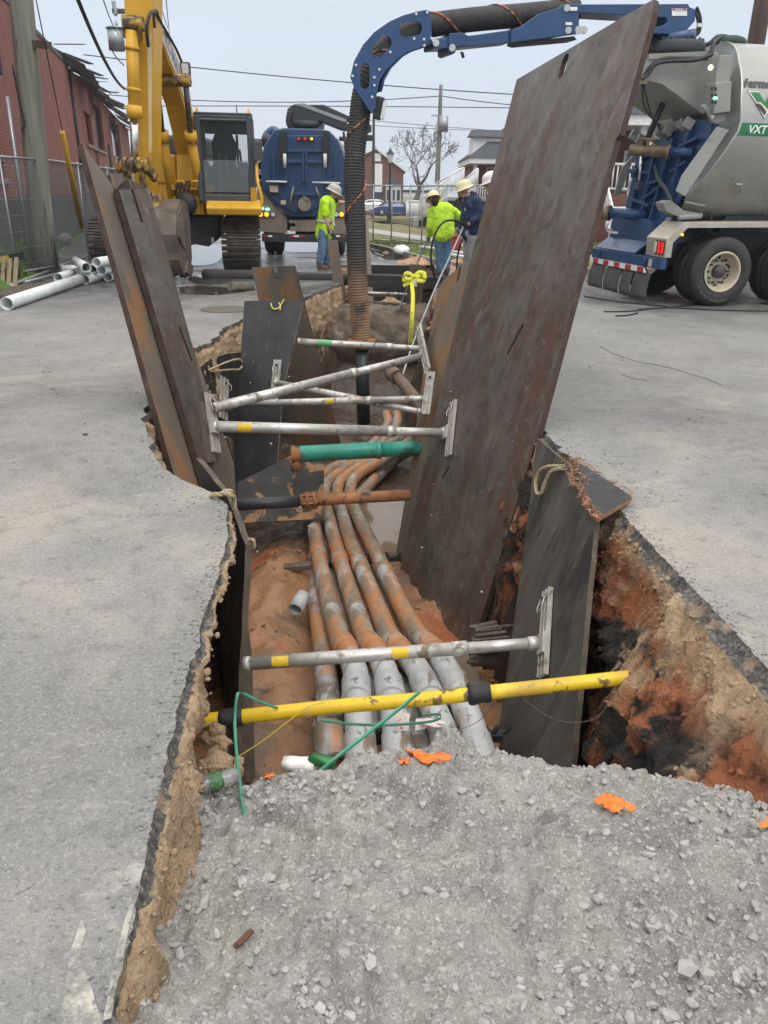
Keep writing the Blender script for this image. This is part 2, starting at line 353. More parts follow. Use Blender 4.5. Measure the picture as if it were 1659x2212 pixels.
# ---- cut faces of the trench
def zfloor(y):
    ys = [(-9, -1.5), (3, -1.45), (4.5, -1.6), (6, -1.85), (8, -2.1), (12, -2.15), (13.6, -2.1), (14.6, -1.3), (16, -1.2), (40, -1.2)]
    for (a, za), (b, zb) in zip(ys[:-1], ys[1:]):
        if y <= b: return za+(zb-za)*max(0, (y-a)/(b-a))
    return -1.2
rows = [0, .006, .018, .032, .046, .055, .075, .095, .12, .145, .17, .20, .23, .26, .29, .32, .35, .38, .41, .44, .48, .52, .56, .6, .65, .7, .76, .84, .92, 1.05, 1.2, 1.4, 1.6, 1.9, 2.3]
def inset(i, p, d):
    left = i < nL
    if left:
        if p.y < 4.3:
            far = max(0, min(1, (p.y-1.85)/.4))      # 0 beside the camera, 1 along the open trench
            k = .006*d/.055 if d < .05 else (.016 if d < .07 else (.026 if d < .09 else .032))*(.4+.6*max(0, min(1, (p.y-1.0)/1.1)))
            lim = .10 if p.y > 2.5 else .19
            return k - far*.42*max(0, min(1, (d-lim)/.22)) + (1-far)*.04*min(1, d/.4)*max(0, min(1, (p.y-.9)/1.0))
        return .02*(d > .09)+.10*d
    if p.y < 4.4:
        base = .012*d/.055 if d < .05 else (.025+.02*fbm(p*6))
        sl = .62-.44*max(0, min(1, (p.y-2.95)/.5))
        return base + sl*min(d, .5)+.08*max(0, d-.5)
    return .03*(d > .09)+.22*d
def wall(name, mat, r0, r1):
    W = MB(); rws = rows[r0:r1]; grid = []
    for i, p in enumerate(EDGE):
        a, b = loop[max(0, i-9)], loop[min(n-1, i+9)]; t = (b-a).normalized()
        nin = V(t.y, -t.x, 0)         # towards the trench
        col = []
        for d in rws:
            q = p + nin*inset(i, loop[i], d); q.z = -d*((.62 if i < nL and p.y < 4.3 else 1)+.65*fbm(p*7) if d < .16 else 1)
            if d > .012:
                amp = .007 if d < .05 else (.026 if d < .16 else .042)
                if d > .5: amp = .09
                dn = amp*fbm(V(q.x, q.y, q.z)*4.5) + amp*.7*fbm(V(q.x, q.y, q.z)*15+V(4, 4, 4))+amp*.45*abs(fbm(V(q.x, q.y, q.z)*32))+amp*.3*fbm(V(q.x, q.y, q.z)*80)
                q += nin*dn; q.z += .3*dn
            elif d == 0: q.z = -.0005
            col.append(q)
        grid.append(col)
    m = len(rws)
    W.add([q for c in grid for q in c], [(i*m+j, (i+1)*m+j, (i+1)*m+j+1, i*m+j+1) for i in range(n-1) for j in range(m-1)], True)
    o = W.build(name, mat, origin=(0, 0, 0), merge=False)
    return tag(o, kind='structure')
wall('asphalt_edge', m_lip, 0, 6)
wall('trench_soil', m_soil, 5, len(rows))
# ---- trench floor
def grid_mb(x0, x1, y0, y1, dx, dy, fz):
    nx, ny = int((x1-x0)/dx)+1, int((y1-y0)/dy)+1; W = MB()
    W.add([V(x0+(x1-x0)*i/(nx-1), y0+(y1-y0)*j/(ny-1), 0) for j in range(ny) for i in range(nx)],
          [(j*nx+i, j*nx+i+1, (j+1)*nx+i+1, (j+1)*nx+i) for j in range(ny-1) for i in range(nx-1)], True)
    for p in W.v: p.z = fz(p.x, p.y)
    return W
def f_mud(x, y):
    z = zfloor(y)+.09*fbm(V(x*1.1, y*1.1, 3))+.05*fbm(V(x*4, y*4, 1))+.03*max(0, fbm(V(x*9, y*9, 1)))+.018*fbm(V(x*16, y*16, 1))
    z += .32*math.exp(-((x+.95)/.35)**2-((y-6.3)/.8)**2)        # slumped clay on the left
    z += .10*max(0, min(1, (-x-.3)/.6))
    if y > 15.6: z += .62*math.exp(-((x-.1)/.8)**2-((y-17.3)/.8)**2)
    return z
tag(grid_mb(-2.7, 2.2, 2.2, 20.2, .045, .06, f_mud).build('trench_floor', m_mud, origin=(0, 0, 0), merge=False), kind='structure')
def pool(name, poly, z, mat=m_water):
    W = MB(); W.add([V(x, y, z) for x, y in poly], [tuple(range(len(poly)))])
    return tag(W.build(name, mat), kind='structure')
pool('trench_water', [(-.62, 3.2), (-.25, 3.1), (.7, 3.2), (.7, 4.9), (-.2, 4.95), (-.45, 4.5), (-.5, 3.8)], -1.56)
pool('trench_water', [(-.3, 6.5), (.6, 6.5), (.75, 9.2), (-.5, 9.2)], -2.0)
# ---- gravel backfill the photographer stands on
def f_grav(x, y):
    pts = [(-2, -.10), (.9, -.10), (1.3, -.13), (1.9, -.25), (2.2, -.34), (2.4, -.40)]
    ye = 2.33+.10*math.exp(-((x-.3)/.5)**2)+.05*fbm(V(x*2.5, 1, 0))-.115*max(0, x-.5)
    yy = y*2.4/ye
    z = -.40
    for (a, za), (b, zb) in zip(pts[:-1], pts[1:]):
        if yy <= b: z = za+(zb-za)*max(0, (yy-a)/(b-a)); break
    if yy > 2.4: z = -.40 - (yy-2.4)*1.15
    if x > .55 and yy > 1.2: z += .03*min(1, (x-.55)/.8)*min(1, yy-1.2)
    if x < -.15 and yy > 1.2: z -= .11*min(1, (-.15-x)/.4)*min(1, (yy-1.2)/.8)
    z += .11*max(0, fbm(V(x*8, y*8, 21))-.02)*max(.2, .55+1.2*fbm(V(x*1.7, y*1.7, 4)))
    z += .062*fbm(V(x*2.6, y*2.6, 7))+.026*fbm(V(x*7, y*7, 2))+.022*abs(fbm(V(x*17, y*17, 5)))+.012*fbm(V(x*45, y*45, 5))
    z += .010*math.sin(26*(y+.35*x)+5*fbm(V(x*2, y*2, 0)))*max(0, fbm(V(x*1.4+5, y*1.4, 0)))*2
    return z
tag(grid_mb(-1.0, 1.75, -.6, 3.5, .0105, .0105, f_grav).build('gravel_backfill', m_grav, origin=(0, 0, 0), merge=False), kind='structure')
ICO = None
def stone_mb(W, c, s, rg, flatn=.7):
    global ICO
    if ICO is None:
        b = bmesh.new(); bmesh.ops.create_icosphere(b, subdivisions=1, radius=1); ICO = ([v.co.copy() for v in b.verts], [tuple(v.index for v in f.verts) for f in b.faces]); b.free()
    m = Matrix.Rotation(rg.random()*6.28, 3, 'Z') @ Matrix.Rotation(rg.uniform(-.5, .5), 3, 'X') @ Matrix.Diagonal((rg.uniform(.7, 1.4), rg.uniform(.6, 1.1), flatn*rg.uniform(.6, 1.1)))
    off = V(rg.random()*50, rg.random()*50, rg.random()*50)
    W.add([Vector(c)+m @ (p*(1+.42*noise.noise(p*1.3+off)))*s for p in ICO[0]], ICO[1], False)
W = MB(); rg = random.Random(3)
for k in range(15000):
    y = rg.uniform(.75, 2.5); x = rg.uniform(-.9, 1.6)
    e = max(0, 1-abs(x+.78)/.3)+max(0, (x-.7)/.9)+.25
    if rg.random() > .10+.55*e**1.5+.9*max(0, fbm(V(x*2, y*2, 11))): continue
    s = .0028+.015*rg.random()**3.4 + (.009*rg.random() if e > .8 and y > 1.5 else 0)
    stone_mb(W, (x, y, f_grav(x, y)+s*.12), s, rg)
tag(W.build('gravel_stones', m_stone, origin=(0, 0, 0), merge=False), 'loose grey crushed stone scattered over the gravel backfill', kind='stuff')
# pebbles sticking out of the cut banks
W = MB(); so_ = next(o for o in COL.objects if o.name == 'trench_soil'); me_ = so_.data; np_ = len(me_.vertices)
cand = [v.index for v in me_.vertices if v.co.z < -.05 and v.co.y < 4.4 and v.co.y > .6 and v.co.z > -.6]
for k in range(3600):
    c_ = me_.vertices[rg.choice(cand)].co; stone_mb(W, c_+V(rg.gauss(0, .006), rg.gauss(0, .006), rg.gauss(0, .006)), .003+.013*rg.random()**2.6, rg, .9)
tag(W.build('bank_pebbles', m_soil, origin=(0, 0, 0), merge=False), 'tan pebbles and crumbs sticking out of the cut soil', kind='stuff')
# crumbs on the road by the cut
W = MB()
for k in range(3200):
    i = rg.randrange(n); p = EDGE[i]
    if p.y > 9: continue
    a, b = loop[max(0, i-3)], loop[min(n-1, i+3)]; t = (b-a).normalized(); q = p - V(t.y, -t.x, 0)*abs(rg.gauss(0, .04 if p.y < 4 else .2)+.002)
    stone_mb(W, (q.x, q.y, .003), .002+.006*rg.random()**2.5, rg)
for k in range(500):
    q = V(rg.uniform(-5, 6), rg.uniform(3, 14), 0)
    stone_mb(W, (q.x, q.y, .003), .004+.012*rg.random()**3, rg)
tag(W.build('road_grit', m_asph, origin=(0, 0, 0), merge=False), 'dark asphalt crumbs and grit strewn on the road', kind='stuff')
# big rocks that stand out on the backfill
rocks = [(1480, 2100, .034, 'largest pale rock at the lower right of the gravel'), (1525, 2115, .030, 'flat pale rock beside the largest rock on the gravel'), (1410, 2005, .026, 'blunt grey rock above the largest pale rock'),
  (440, 1955, .026, 'angular grey rock on gravel near the left asphalt edge'), (712, 1983, .018, 'small pale rock lying alone in the middle of the gravel'), (540, 1585+130, .02, 'grey rock just right of the plastic bottle'),
  (575, 1822, .017, 'rounded grey rock on left gravel below the green strap'), (1260, 1960, .02, 'half buried grey rock in a churned patch of gravel')]
for u, v, s, lab in rocks:
    p = at_z(u, v, -.1)
    for _ in range(6): p = at_z(u, v, f_grav(p.x, p.y))
    W = MB(); stone_mb(W, (p.x, p.y, p.z+s*.3), s, rg, .8)
    tag(W.build('rock', m_stone), lab, 'rock', 'larger rocks on the gravel')

W = MB()
for k in range(700):
    x, y = rg.uniform(-1.2, .9), rg.uniform(3.0, 7.5); s_ = .006+.03*rg.random()**3
    if fbm(V(x*2, y*2, 3)) < -.05: continue
    stone_mb(W, (x, y, f_mud(x, y)+s_*.3), s_, rg, .8)
tag(W.build('clay_crumbs', m_mud, origin=(0, 0, 0), merge=False), 'clods and crumbs of orange clay on the trench floor', kind='stuff')
# ================================================================ trench shoring plates and panels
m_plate = M('weathered_steel', [(.25, (.068, .056, .048)), (.5, (.125, .115, .103)), (.75, (.20, .19, .172))], scale=1.3, st=(1, 1, .6), det=10, rough=.47, metal=.3, bump=.6, bscale=9, bdist=.014, dist=.5,
  layers=[dict(c=(.105, .06, .044), s=1.2, st=(2.4, 2.4, .35), lo=.44, hi=.62, a=.85, d=8), dict(c=(.15, .105, .08), s=3.2, st=(3, 3, .18), lo=.52, hi=.64, a=.6, d=7), dict(c=(.06, .05, .044), s=7, lo=.5, hi=.66, a=.6, d=9), dict(c=(.24, .23, .215), s=11, lo=.56, hi=.7, a=.45, d=9),
          dict(c=(.21, .195, .175), s=2.2, st=(1, 1, .6), lo=.55, hi=.72, a=.6, d=9, di=1.5),
          dict(c=(.055, .035, .03), s=6, st=(2, 2, .12), lo=.6, hi=.7, a=.55, d=5),
          dict(c=(.045, .034, .03), s=9, lo=.6, hi=.7, a=.6, d=8),
          dict(c=(.2, .185, .165), s=14, st=(3, 3, .25), lo=.62, hi=.7, a=.4, d=4),
          dict(c=(.40, .385, .36), s=4.5, st=(1, 1, .3), lo=.70, hi=.80, a=.7, d=9),
          dict(c=(.26, .10, .035), s=2.2, lo=.35, hi=.6, z=(-1.35, -1.75), wob=.5, d=7, a=.55),
          dict(r=.35, s=2, lo=.5, hi=.7)])
m_plate2 = M('rust_streaked_steel', [(.25, (.10, .085, .07)), (.5, (.16, .135, .11)), (.75, (.21, .175, .14))], scale=1.4, st=(1, 1, .3), det=8, rough=.65, metal=.2, bump=.25, bscale=20, bdist=.006,
  layers=[dict(c=(.27, .135, .06), s=1.6, st=(2.5, 2.5, .5), lo=.47, hi=.62, a=.85, d=7), dict(c=(.07, .06, .055), s=1.5, st=(2, 2, .4), lo=.56, hi=.7, a=.7),
          dict(c=(.3, .28, .25), s=10, st=(3, 3, .3), lo=.66, hi=.74, a=.5)])
m_pedge = M('plate_edge_rust', [(.3, (.035, .022, .018)), (.6, (.07, .042, .034)), (.8, (.12, .08, .06))], scale=8, rough=.75, metal=.1, bump=.6, bscale=25, bdist=.012)
m_ply = M('black_film_ply', [(.3, (.016, .017, .019)), (.55, (.028, .029, .031)), (.8, (.05, .05, .052))], scale=2, st=(1.5, 1.5, .4), rough=.42, bump=.12, bscale=18, det=8,
  layers=[dict(c=(.13, .13, .128), s=3, st=(4, 4, .5), lo=.60, hi=.74, a=.6, d=8), dict(c=(.17, .165, .155), s=8, st=(1.5, 1.5, .3), lo=.64, hi=.74, a=.5, d=8),
          dict(c=(.2, .17, .14), s=26, lo=.70, hi=.76, a=.6, d=3), dict(r=.7, s=3, lo=.45, hi=.65)])
m_plyface = M('mud_splashed_ply', [(.3, (.05, .045, .042)), (.55, (.085, .078, .07)), (.8, (.13, .12, .105))], scale=2.4, st=(3, 3, .5), rough=.6, bump=.2, bscale=18, det=8,
  layers=[dict(c=(.025, .025, .027), s=1.8, st=(2, 2, .5), lo=.47, hi=.6, a=.9, d=7, z=(-.9, -.35), wob=.3), dict(c=(.27, .25, .22), s=24, lo=.68, hi=.75, a=.5, d=4),
          dict(c=(.2, .19, .17), s=7, st=(5, 5, .4), lo=.62, hi=.72, a=.5)])
m_plyedge = M('ply_edge', [(.3, (.16, .125, .095)), (.7, (.30, .25, .2))], scale=9, st=(1, 1, 6), rough=.85, bump=.5, bscale=50,
  layers=[dict(c=(.07, .055, .045), s=9, lo=.52, hi=.62, a=.8)])
m_splint = M('splintered_wood', [(.3, (.17, .075, .04)), (.55, (.29, .15, .085)), (.8, (.45, .31, .2))], scale=30, st=(1, 1, 1), rough=.9, bump=.8, bscale=60)
m_orply = M('clay_caked_ply', [(.45, (.022, .021, .02)), (.52, (.03, .027, .025)), (.54, (.24, .12, .05)), (.75, (.32, .185, .09))], scale=1.9, det=7, rough=.7, bump=.6, bscale=15, dist=.8)
m_board = M('wet_old_wood', [(.3, (.055, .042, .032)), (.55, (.095, .075, .058)), (.8, (.16, .13, .10))], scale=7, st=(3, 3, .22), rough=.75, bump=.5, bscale=24, det=7)
m_rope = M('sisal_rope', [(.3, (.30, .235, .14)), (.7, (.46, .37, .235))], scale=60, rough=.9, bump=.8, bscale=90)

def slab(name, pts, n, th, mat, label, cat, group=None, slots=(), emat=None, parent=None, jag=0, sub=0):
    """a plate from its visible-face outline (world points on one plane), thickened away from n, with through slots"""
    n = Vector(n).normalized(); pts = [Vector(p) for p in pts]
    ax = (pts[1]-pts[0]).normalized(); ay = n.cross(ax); O = pts[0]
    if jag:
        q = []
        for a, b in zip(pts, pts[1:]+pts[:1]):
            k = max(1, int((b-a).length/.06))
            for i in range(k):
                p = lerp(a, b, i/k); q.append(p + (ax*fbm(p*7)+ay*fbm(p*7+V(3, 3, 3)))*jag)
        pts = q
    b = bmesh.new()
    def ring(ps):
        vs = [b.verts.new(p) for p in ps]; return vs, [b.edges.new((vs[i], vs[(i+1) % len(vs)])) for i in range(len(vs))]
    rings = [pts]
    for (c, d, L, wd) in slots:       # centre, direction, length, width
        d = Vector(d).normalized(); s = n.cross(d); r_ = []
        for i in range(16):
            a = 2*math.pi*i/16; e = d*(L/2-wd/2)*(1 if math.cos(a) > 0 else -1)
            r_.append(Vector(c)+e+d*math.cos(a)*wd/2+s*math.sin(a)*wd/2)
        rings.append(r_)
    allv = []; es = []
    for rg_ in rings:
        v_, e_ = ring(rg_); allv.append(v_); es += e_
    bmesh.ops.triangle_fill(b, use_beauty=True, use_dissolve=False, edges=es)
    top = list(b.faces)
    idx = {v: i for i, v in enumerate(b.verts)}
    fv = [v.co.copy() for v in b.verts]; ff = [tuple(idx[v] for v in f.verts) for f in top]; b.free()
    W = MB(); N = len(fv)
    W.add(fv+[p-n*th for p in fv], ff+[tuple(N+i for i in f[::-1]) for f in ff]); k0 = 2*len(ff); off = 0
    for rg_ in rings:
        m = len(rg_); W.f += [(off+i, off+(i+1) % m, N+off+(i+1) % m, N+off+i) for i in range(m)]; W.sm += [False]*m; off += m
    o = W.build(name, [mat, emat or mat], parent)
    for p in o.data.polygons:
        if abs(p.normal.dot(n)) < .5: p.material_index = 1
    return tag(o, label, cat, group) if parent is None else o
def slot_px(u, v, P, n, du, dv, L, wd):
    c = on_pl(u, v, P, n); d = on_pl(u+du, v+dv, P, n)-c; return (c, d, L, wd)
GP = 'steel trench plates standing in the cut'
# right plates
A1, A2, A3 = V(.65, 5.18, -1.9), V(1.81, 6.1, 2.82), V(.155, 7.06, -2.0)
PA, nA = plane3(A1, A2, A3)
if nA.x > 0: nA = -nA
q = lambda u, v: on_pl(u, v, PA, nA)
slab('steel_plate', [q(1412, -2), q(1411, 25), q(1338, 290), q(1330, 300), q(1165, 925), q(1003, 1455), q(862, 1242), q(1018, 555), q(1116, 172)], nA, .045, m_plate,
     'tallest rusty steel plate, leaning over the right trench side, oval lifting hole at top', 'steel plate', GP,
     slots=[slot_px(1217, 143, PA, nA, 12, -44, .20, .115), slot_px(1113, 733, PA, nA, 15, -28, .30, .03), slot_px(1036, 700, PA, nA, 3, -40, .012, .008), slot_px(963, 1020, PA, nA, 8, -14, .16, .03)], emat=m_pedge)
PB, nB = PA - nA*.075, nA
q = lambda u, v: on_pl(u, v, PB, nB)
slab('steel_plate', [q(1030, 548), q(990, 1240), q(850, 1225), q(886, 1015), q(914, 806), q(945, 625), q(958, 604)], nA, .03, m_plate2,
     'shorter brown steel plate with a clipped top corner behind the tallest plate', 'steel plate', GP,
     slots=[slot_px(991, 593, PB, nB, 3, -14, .16, .06)], emat=m_pedge)
# left plates
T = at_y(165, 308, 6.2); G = at_z(332, 900, 0); F = G+V(.25, 1.0, 0)
PC, nC = plane3(T, G, F)
if nC.x < 0: nC = -nC
q = lambda u, v: on_pl(u, v, PC, nC)
slab('steel_plate', [q(178, 311), q(370, 1005), q(466, 1300), q(528, 1300), q(505, 1000), q(330, 500), q(240, 396)], nC, .05, m_plate2,
     'rust orange steel plate leaning left, frontmost of the pair at the left', 'steel plate', GP, emat=m_pedge,
     slots=[slot_px(247, 400, PC, nC, 4, 16, .18, .04)])
PD, nD = PC+nC*.075, nC
q = lambda u, v: on_pl(u, v, PD, nD)
slab('steel_plate', [q(257, 410), q(448, 1060), q(508, 1300), q(548, 1300), q(418, 755), q(322, 407)], nC, .055, m_plate,
     'dark grey steel plate with a thin slot overlapping the rust orange plate on the left', 'steel plate', GP, emat=m_pedge,
     slots=[slot_px(293, 434, PD, nD, 6, 20, .34, .035), slot_px(401, 743, PD, nD, 8, 22, .3, .03)])
# far plate with slot, behind the black panel
PI_, nI = plane3(at_y(545, 578, 10.9), at_y(637, 576, 10.75), at_y(760, 1010, 11.3))
if nI.y > 0: nI = -nI
q = lambda u, v: on_pl(u, v, PI_, nI)
slab('steel_plate', [q(543, 579), q(636, 575), q(656, 650), q(735, 960), q(640, 1010)], nI, .03, m_plate2, 'tan brown steel plate with a slot, standing behind the black panel with the yellow string', 'steel plate', GP, emat=m_pedge,
     slots=[slot_px(596, 592, PI_, nI, 2, 10, .2, .07)])
# black plywood panels
GL = 'black plywood trench panels'
PG, nG = plane3(at_y(528, 650, 9.7), at_y(655, 648, 9.45), at_y(513, 1090, 8.6))
if nG.y > 0: nG = -nG
qG = lambda u, v: on_pl(u, v, PG, nG)
slab('plywood_panel', [qG(528, 650), qG(655, 648), qG(612, 835), qG(590, 1090), qG(510, 1092), qG(513, 860)], nG, .025, m_ply, 'tall black plywood panel with yellow string tied through its top edge', 'trench panel', GL, emat=m_plyedge)
PJ, nJ = plane3(at_y(430, 800, 8.5), at_y(515, 762, 9.6), at_y(455, 1000, 8.3))
if nJ.dot(EYE-PJ) < 0: nJ = -nJ
qJ = lambda u, v: on_pl(u, v, PJ, nJ)
slab('plywood_panel', [qJ(424, 800), qJ(455, 775), qJ(490, 764), qJ(530, 760), qJ(530, 1040), qJ(485, 1060), qJ(450, 1000)], nJ, .025, m_ply, 'dark plywood panel with a looped rope handle, tucked behind the left plates', 'trench panel', GL, emat=m_plyedge)
PK, nK = plane3(at_y(515, 1042, 7.9), at_y(640, 978, 8.3), at_y(515, 1110, 7.55))
if nK.dot(EYE-PK) < 0: nK = -nK
qK = lambda u, v: on_pl(u, v, PK, nK)
slab('plywood_panel', [qK(513, 1043), qK(645, 976), qK(700, 1000), qK(700, 1120), qK(513, 1130)], nK, .025, m_orply, 'low plywood panel caked with orange clay behind the black and orange pipe', 'trench panel', GL, emat=m_plyedge)
# near-left panel, nearly edge on
PE, nE = plane3(V(-1.09, 4.53, .1), V(-.735, 3.9, -.2), V(-.787, 3.52, -1.3))
if nE.x < 0: nE = -nE
qE = lambda u, v: on_pl(u, v, PE, nE)
slab('plywood_panel', [at_y(436, 990, 4.55), at_y(502, 1070, 4.25), V(-.735, 3.9, -.2), V(-.76, 3.7, -.75), V(-.787, 3.52, -1.3), V(-.72, 3.3, -1.9), V(-1.15, 4.7, -2.0)], nE, .04, m_ply, 'weathered plywood panel seen edge on below the rope knot on the left lip', 'trench panel', GL, emat=m_board, jag=.008)
WN = [at_y(522, 1240, 4.3), at_y(545, 1420, 4.0), at_y(588, 1670, 3.45), at_y(545, 1690, 3.4), at_y(522, 1470, 3.75)]
nW = (WN[1]-WN[0]).cross(WN[3]-WN[0]).normalized()
if nW.y > 0: nW = -nW
WN = [p - nW*((p-WN[0]).dot(nW)) for p in WN]
slab('wooden_board', WN, nW, .04, m_board, 'rough brown board upright below the left end of the near silver brace', 'board', emat=m_board, jag=.006)
# near-right panel with the broken top
PF, nF = plane3(at_y(1160, 945, 5.35), at_z(1287, 1112, 0.0), at_y(1235, 1625, 3.05))
if nF.x > 0: nF = -nF
qF = lambda u, v: on_pl(u, v, PF, nF)
tF = thing('broken_panel', qF(1160, 1610), 'black plywood panel with a snapped, folded top and rope handle, right bank', 'trench panel', GL)
slab('panel_face', [qF(1160, 947), qF(1226, 1003), qF(1243, 1040), qF(1262, 1085), qF(1286, 1122), qF(1233, 1660), qF(1068, 1640), qF(1100, 1420), qF(1140, 1120)], nF, .03, m_plyface, None, None, emat=m_board, parent=tF, jag=.006)
fl = [at_z(1226, 998, .02), at_z(1258, 1003, .06), at_z(1300, 1030, .07), at_z(1366, 1074, .055), at_z(1291, 1119, .05), at_z(1262, 1080, .05), at_z(1245, 1035, .045)]
nf = V(0, 0, 1); slab('folded_flap', fl, (fl[3]-fl[2]).cross(fl[4]-fl[2]) if (fl[3]-fl[2]).cross(fl[4]-fl[2]).z > 0 else -(fl[3]-fl[2]).cross(fl[4]-fl[2]), .03, m_ply, None, None, emat=m_splint, parent=tF, jag=.004)
W = MB(); rg = random.Random(5)
for k in range(190):
    t = rg.random(); seg = [(1222, 990), (1243, 1035), (1262, 1080), (1288, 1118)]; i = min(2, int(t*3)); f_ = t*3-i
    u = seg[i][0]+(seg[i+1][0]-seg[i][0])*f_+rg.uniform(-8, 18)*(1.8 if t < .45 else .6); v = seg[i][1]+(seg[i+1][1]-seg[i][1])*f_+rg.uniform(-6, 6)
    p = at_z(u, v, .05); d = V(rg.gauss(0, 1), rg.gauss(0, 1), rg.gauss(0, .5)).normalized()*rg.uniform(.008, .03)
    W.bar(p-d, p+d, rg.uniform(.003, .009), rg.uniform(.002, .005))
W.build('splinters', m_splint, tF)
W = MB()
for k in range(120):
    t = rg.random(); p = lerp(at_z(1228, 985, .03), at_z(1366, 1072, .05), t)+V(rg.gauss(0, .012), rg.gauss(0, .012), rg.uniform(-.03, .02)); d = V(rg.gauss(0, 1), rg.gauss(0, 1), rg.gauss(0, .3)).normalized()*rg.uniform(.006, .025)
    W.bar(p-d, p+d, .004, .003)
W.build('frayed_edge', m_splint, tF)
def rope(pts, r=.011, ply=3, pitch=.045, k=10):
    P = smooth_path(pts, k); W = MB(); L = 0; rows_ = []
    x = (P[1]-P[0]).orthogonal().normalized(); prev = P[0]
    strands = [[] for _ in range(ply)]
    for i, p in enumerate(P):
        d = (P[min(i+1, len(P)-1)]-P[max(i-1, 0)]).normalized(); x = (x-d*x.dot(d)).normalized(); y = d.cross(x)
        L += (p-prev).length; prev = p
        for s in range(ply):
            a = L/pitch*2*math.pi*.5+s*2*math.pi/ply; strands[s].append(p+(x*math.cos(a)+y*math.sin(a))*r*.55)
    for s in strands: W.tube(s, r*.58, 6)
    return W
rope([qF(1219, 1008)+nF*.01, qF(1200, 1012)+nF*.05, qF(1180, 1022)+nF*.05, qF(1170, 1045)+nF*.045, qF(1172, 1068)+nF*.04, qF(1183, 1068)+nF*.045, qF(1193, 1045)+nF*.05, qF(1207, 1022)+nF*.05, qF(1222, 1012)+nF*.01], .012).build('rope_handle', m_rope, tF)
# rope loop on the hidden panel, rope knot on the left lip
def top(o, label, cat, group=None): return tag(o, label, cat, group)
top(rope([qJ(447, 800)+nJ*.02, qJ(470, 785)+nJ*.10, qJ(495, 778)+nJ*.12, qJ(505, 788)+nJ*.12, qJ(498, 800)+nJ*.11, qJ(480, 800)+nJ*.1, qJ(450, 803)+nJ*.02], .014).build('rope_loop', m_rope), 'rope loop hanging off the dark panel behind the left plates', 'rope')
kn = at_z(490, 1072, .02)
pts = [kn+V(*o) for o in ((-.10, .03, -.01), (-.07, .0, .01), (-.03, -.02, .02), (0, .0, .03), (.02, .03, .015), (.0, .04, .0), (-.025, .01, .01), (.005, -.025, .03), (.03, -.02, .01), (.035, .02, -.02), (.03, .03, -.1))]
top(rope(pts, .014).build('rope_knot', m_rope), 'knotted pale rope lying on the left asphalt lip', 'rope')
hk = at_y(540, 1172, 3.93); top(rope([hk+V(-.01, 0, .02), hk+V(.02, -.01, .02), hk+V(.022, -.01, -.02), hk+V(-.005, 0, -.03)], .01).build('rope_loop', m_rope), 'short rope end on the near tip of the edge on panel', 'rope')

# broken old timbers stuffed in the gap between the tall plate and the broken panel
for k, (u0, v0, u1, v1, lab) in enumerate(((1015, 1372, 1095, 1362, 'upper split timber in the dark gap left of the broken panel'), (1020, 1395, 1090, 1392, 'middle split timber in the dark gap left of the broken panel'), (1012, 1425, 1085, 1418, 'lowest split timber in the dark gap left of the broken panel'))):
    W = MB(); a, b = at_y(u0, v0, 4.55), at_y(u1, v1, 4.6)
    for j in range(7):
        o = V(rg.gauss(0, .02), rg.gauss(0, .05), rg.gauss(0, .018)); W.bar(lerp(a, b, rg.uniform(0, .2))+o, lerp(a, b, rg.uniform(.75, 1.05))+o+V(0, 0, rg.gauss(0, .01)), rg.uniform(.02, .05), rg.uniform(.012, .03))
    tag(W.build('split_timber', m_board), lab, 'timber', 'split timbers in the gap')
# ================================================================ hydraulic braces, conduits, crossing pipes
m_alu = M('dirty_aluminium', [(.3, (.40, .39, .37)), (.6, (.56, .55, .53)), (.8, (.66, .65, .63))], scale=5, rough=.45, metal=.55, bump=.12, bscale=30, det=8,
  layers=[dict(c=(.20, .15, .10), s=9, lo=.56, hi=.66, a=.85, d=8), dict(c=(.10, .085, .07), s=22, lo=.64, hi=.69, a=.85, d=5), dict(c=(.25, .20, .15), s=3.2, lo=.55, hi=.66, a=.6, d=8), dict(r=.8, s=9, lo=.5, hi=.6)])
m_rail = M('brace_rail', [(.3, (.33, .31, .28)), (.7, (.50, .48, .44))], scale=8, rough=.6, metal=.4, bump=.2, bscale=40,
  layers=[dict(c=(.18, .14, .1), s=10, lo=.55, hi=.66, a=.8, d=7)])
m_ysticker = flat('yellow_sticker', (.62, .42, .02), .5, layers=[dict(c=(.10, .07, .02), s=60, st=(1, 1, 1), lo=.6, hi=.66, a=.7, d=3)])
m_blk = flat('black_rubber', (.018, .018, .019), .6, bump=.2, layers=[dict(c=(.10, .085, .07), s=8, lo=.6, hi=.7, a=.5)])
m_wire = flat('wire_steel', (.5, .49, .46), .4, .7)
def m_con(nm, mud):
    return M(nm, [(.3, (.30, .31, .315)), (.6, (.42, .43, .435)), (.8, (.50, .51, .515))], scale=5, rough=.5, bump=.3, bscale=22, det=7, bdist=.012,
      layers=[dict(c=(.17, .13, .09), s=5, st=(1.6, .6, 1.6), lo=.62-.34*mud, hi=.70-.2*mud, a=.95, d=9, di=.6), dict(c=(.23, .18, .125), s=3.1, st=(1.5, .6, 1.5), lo=.60-.28*mud, hi=.76-.2*mud, a=.8, d=9),
              dict(c=(.40, .175, .07), s=2.0, st=(2.6, .55, 1.6), lo=.74-.43*mud, hi=.90-.44*mud, a=.9*min(1, mud*1.5), d=9, di=.8), dict(c=(.055, .045, .035), s=15, lo=.62, hi=.69, a=.75, d=6)])
m_con1 = m_con('pvc_muddy', .72); m_con0 = m_con('pvc_grey', .22)
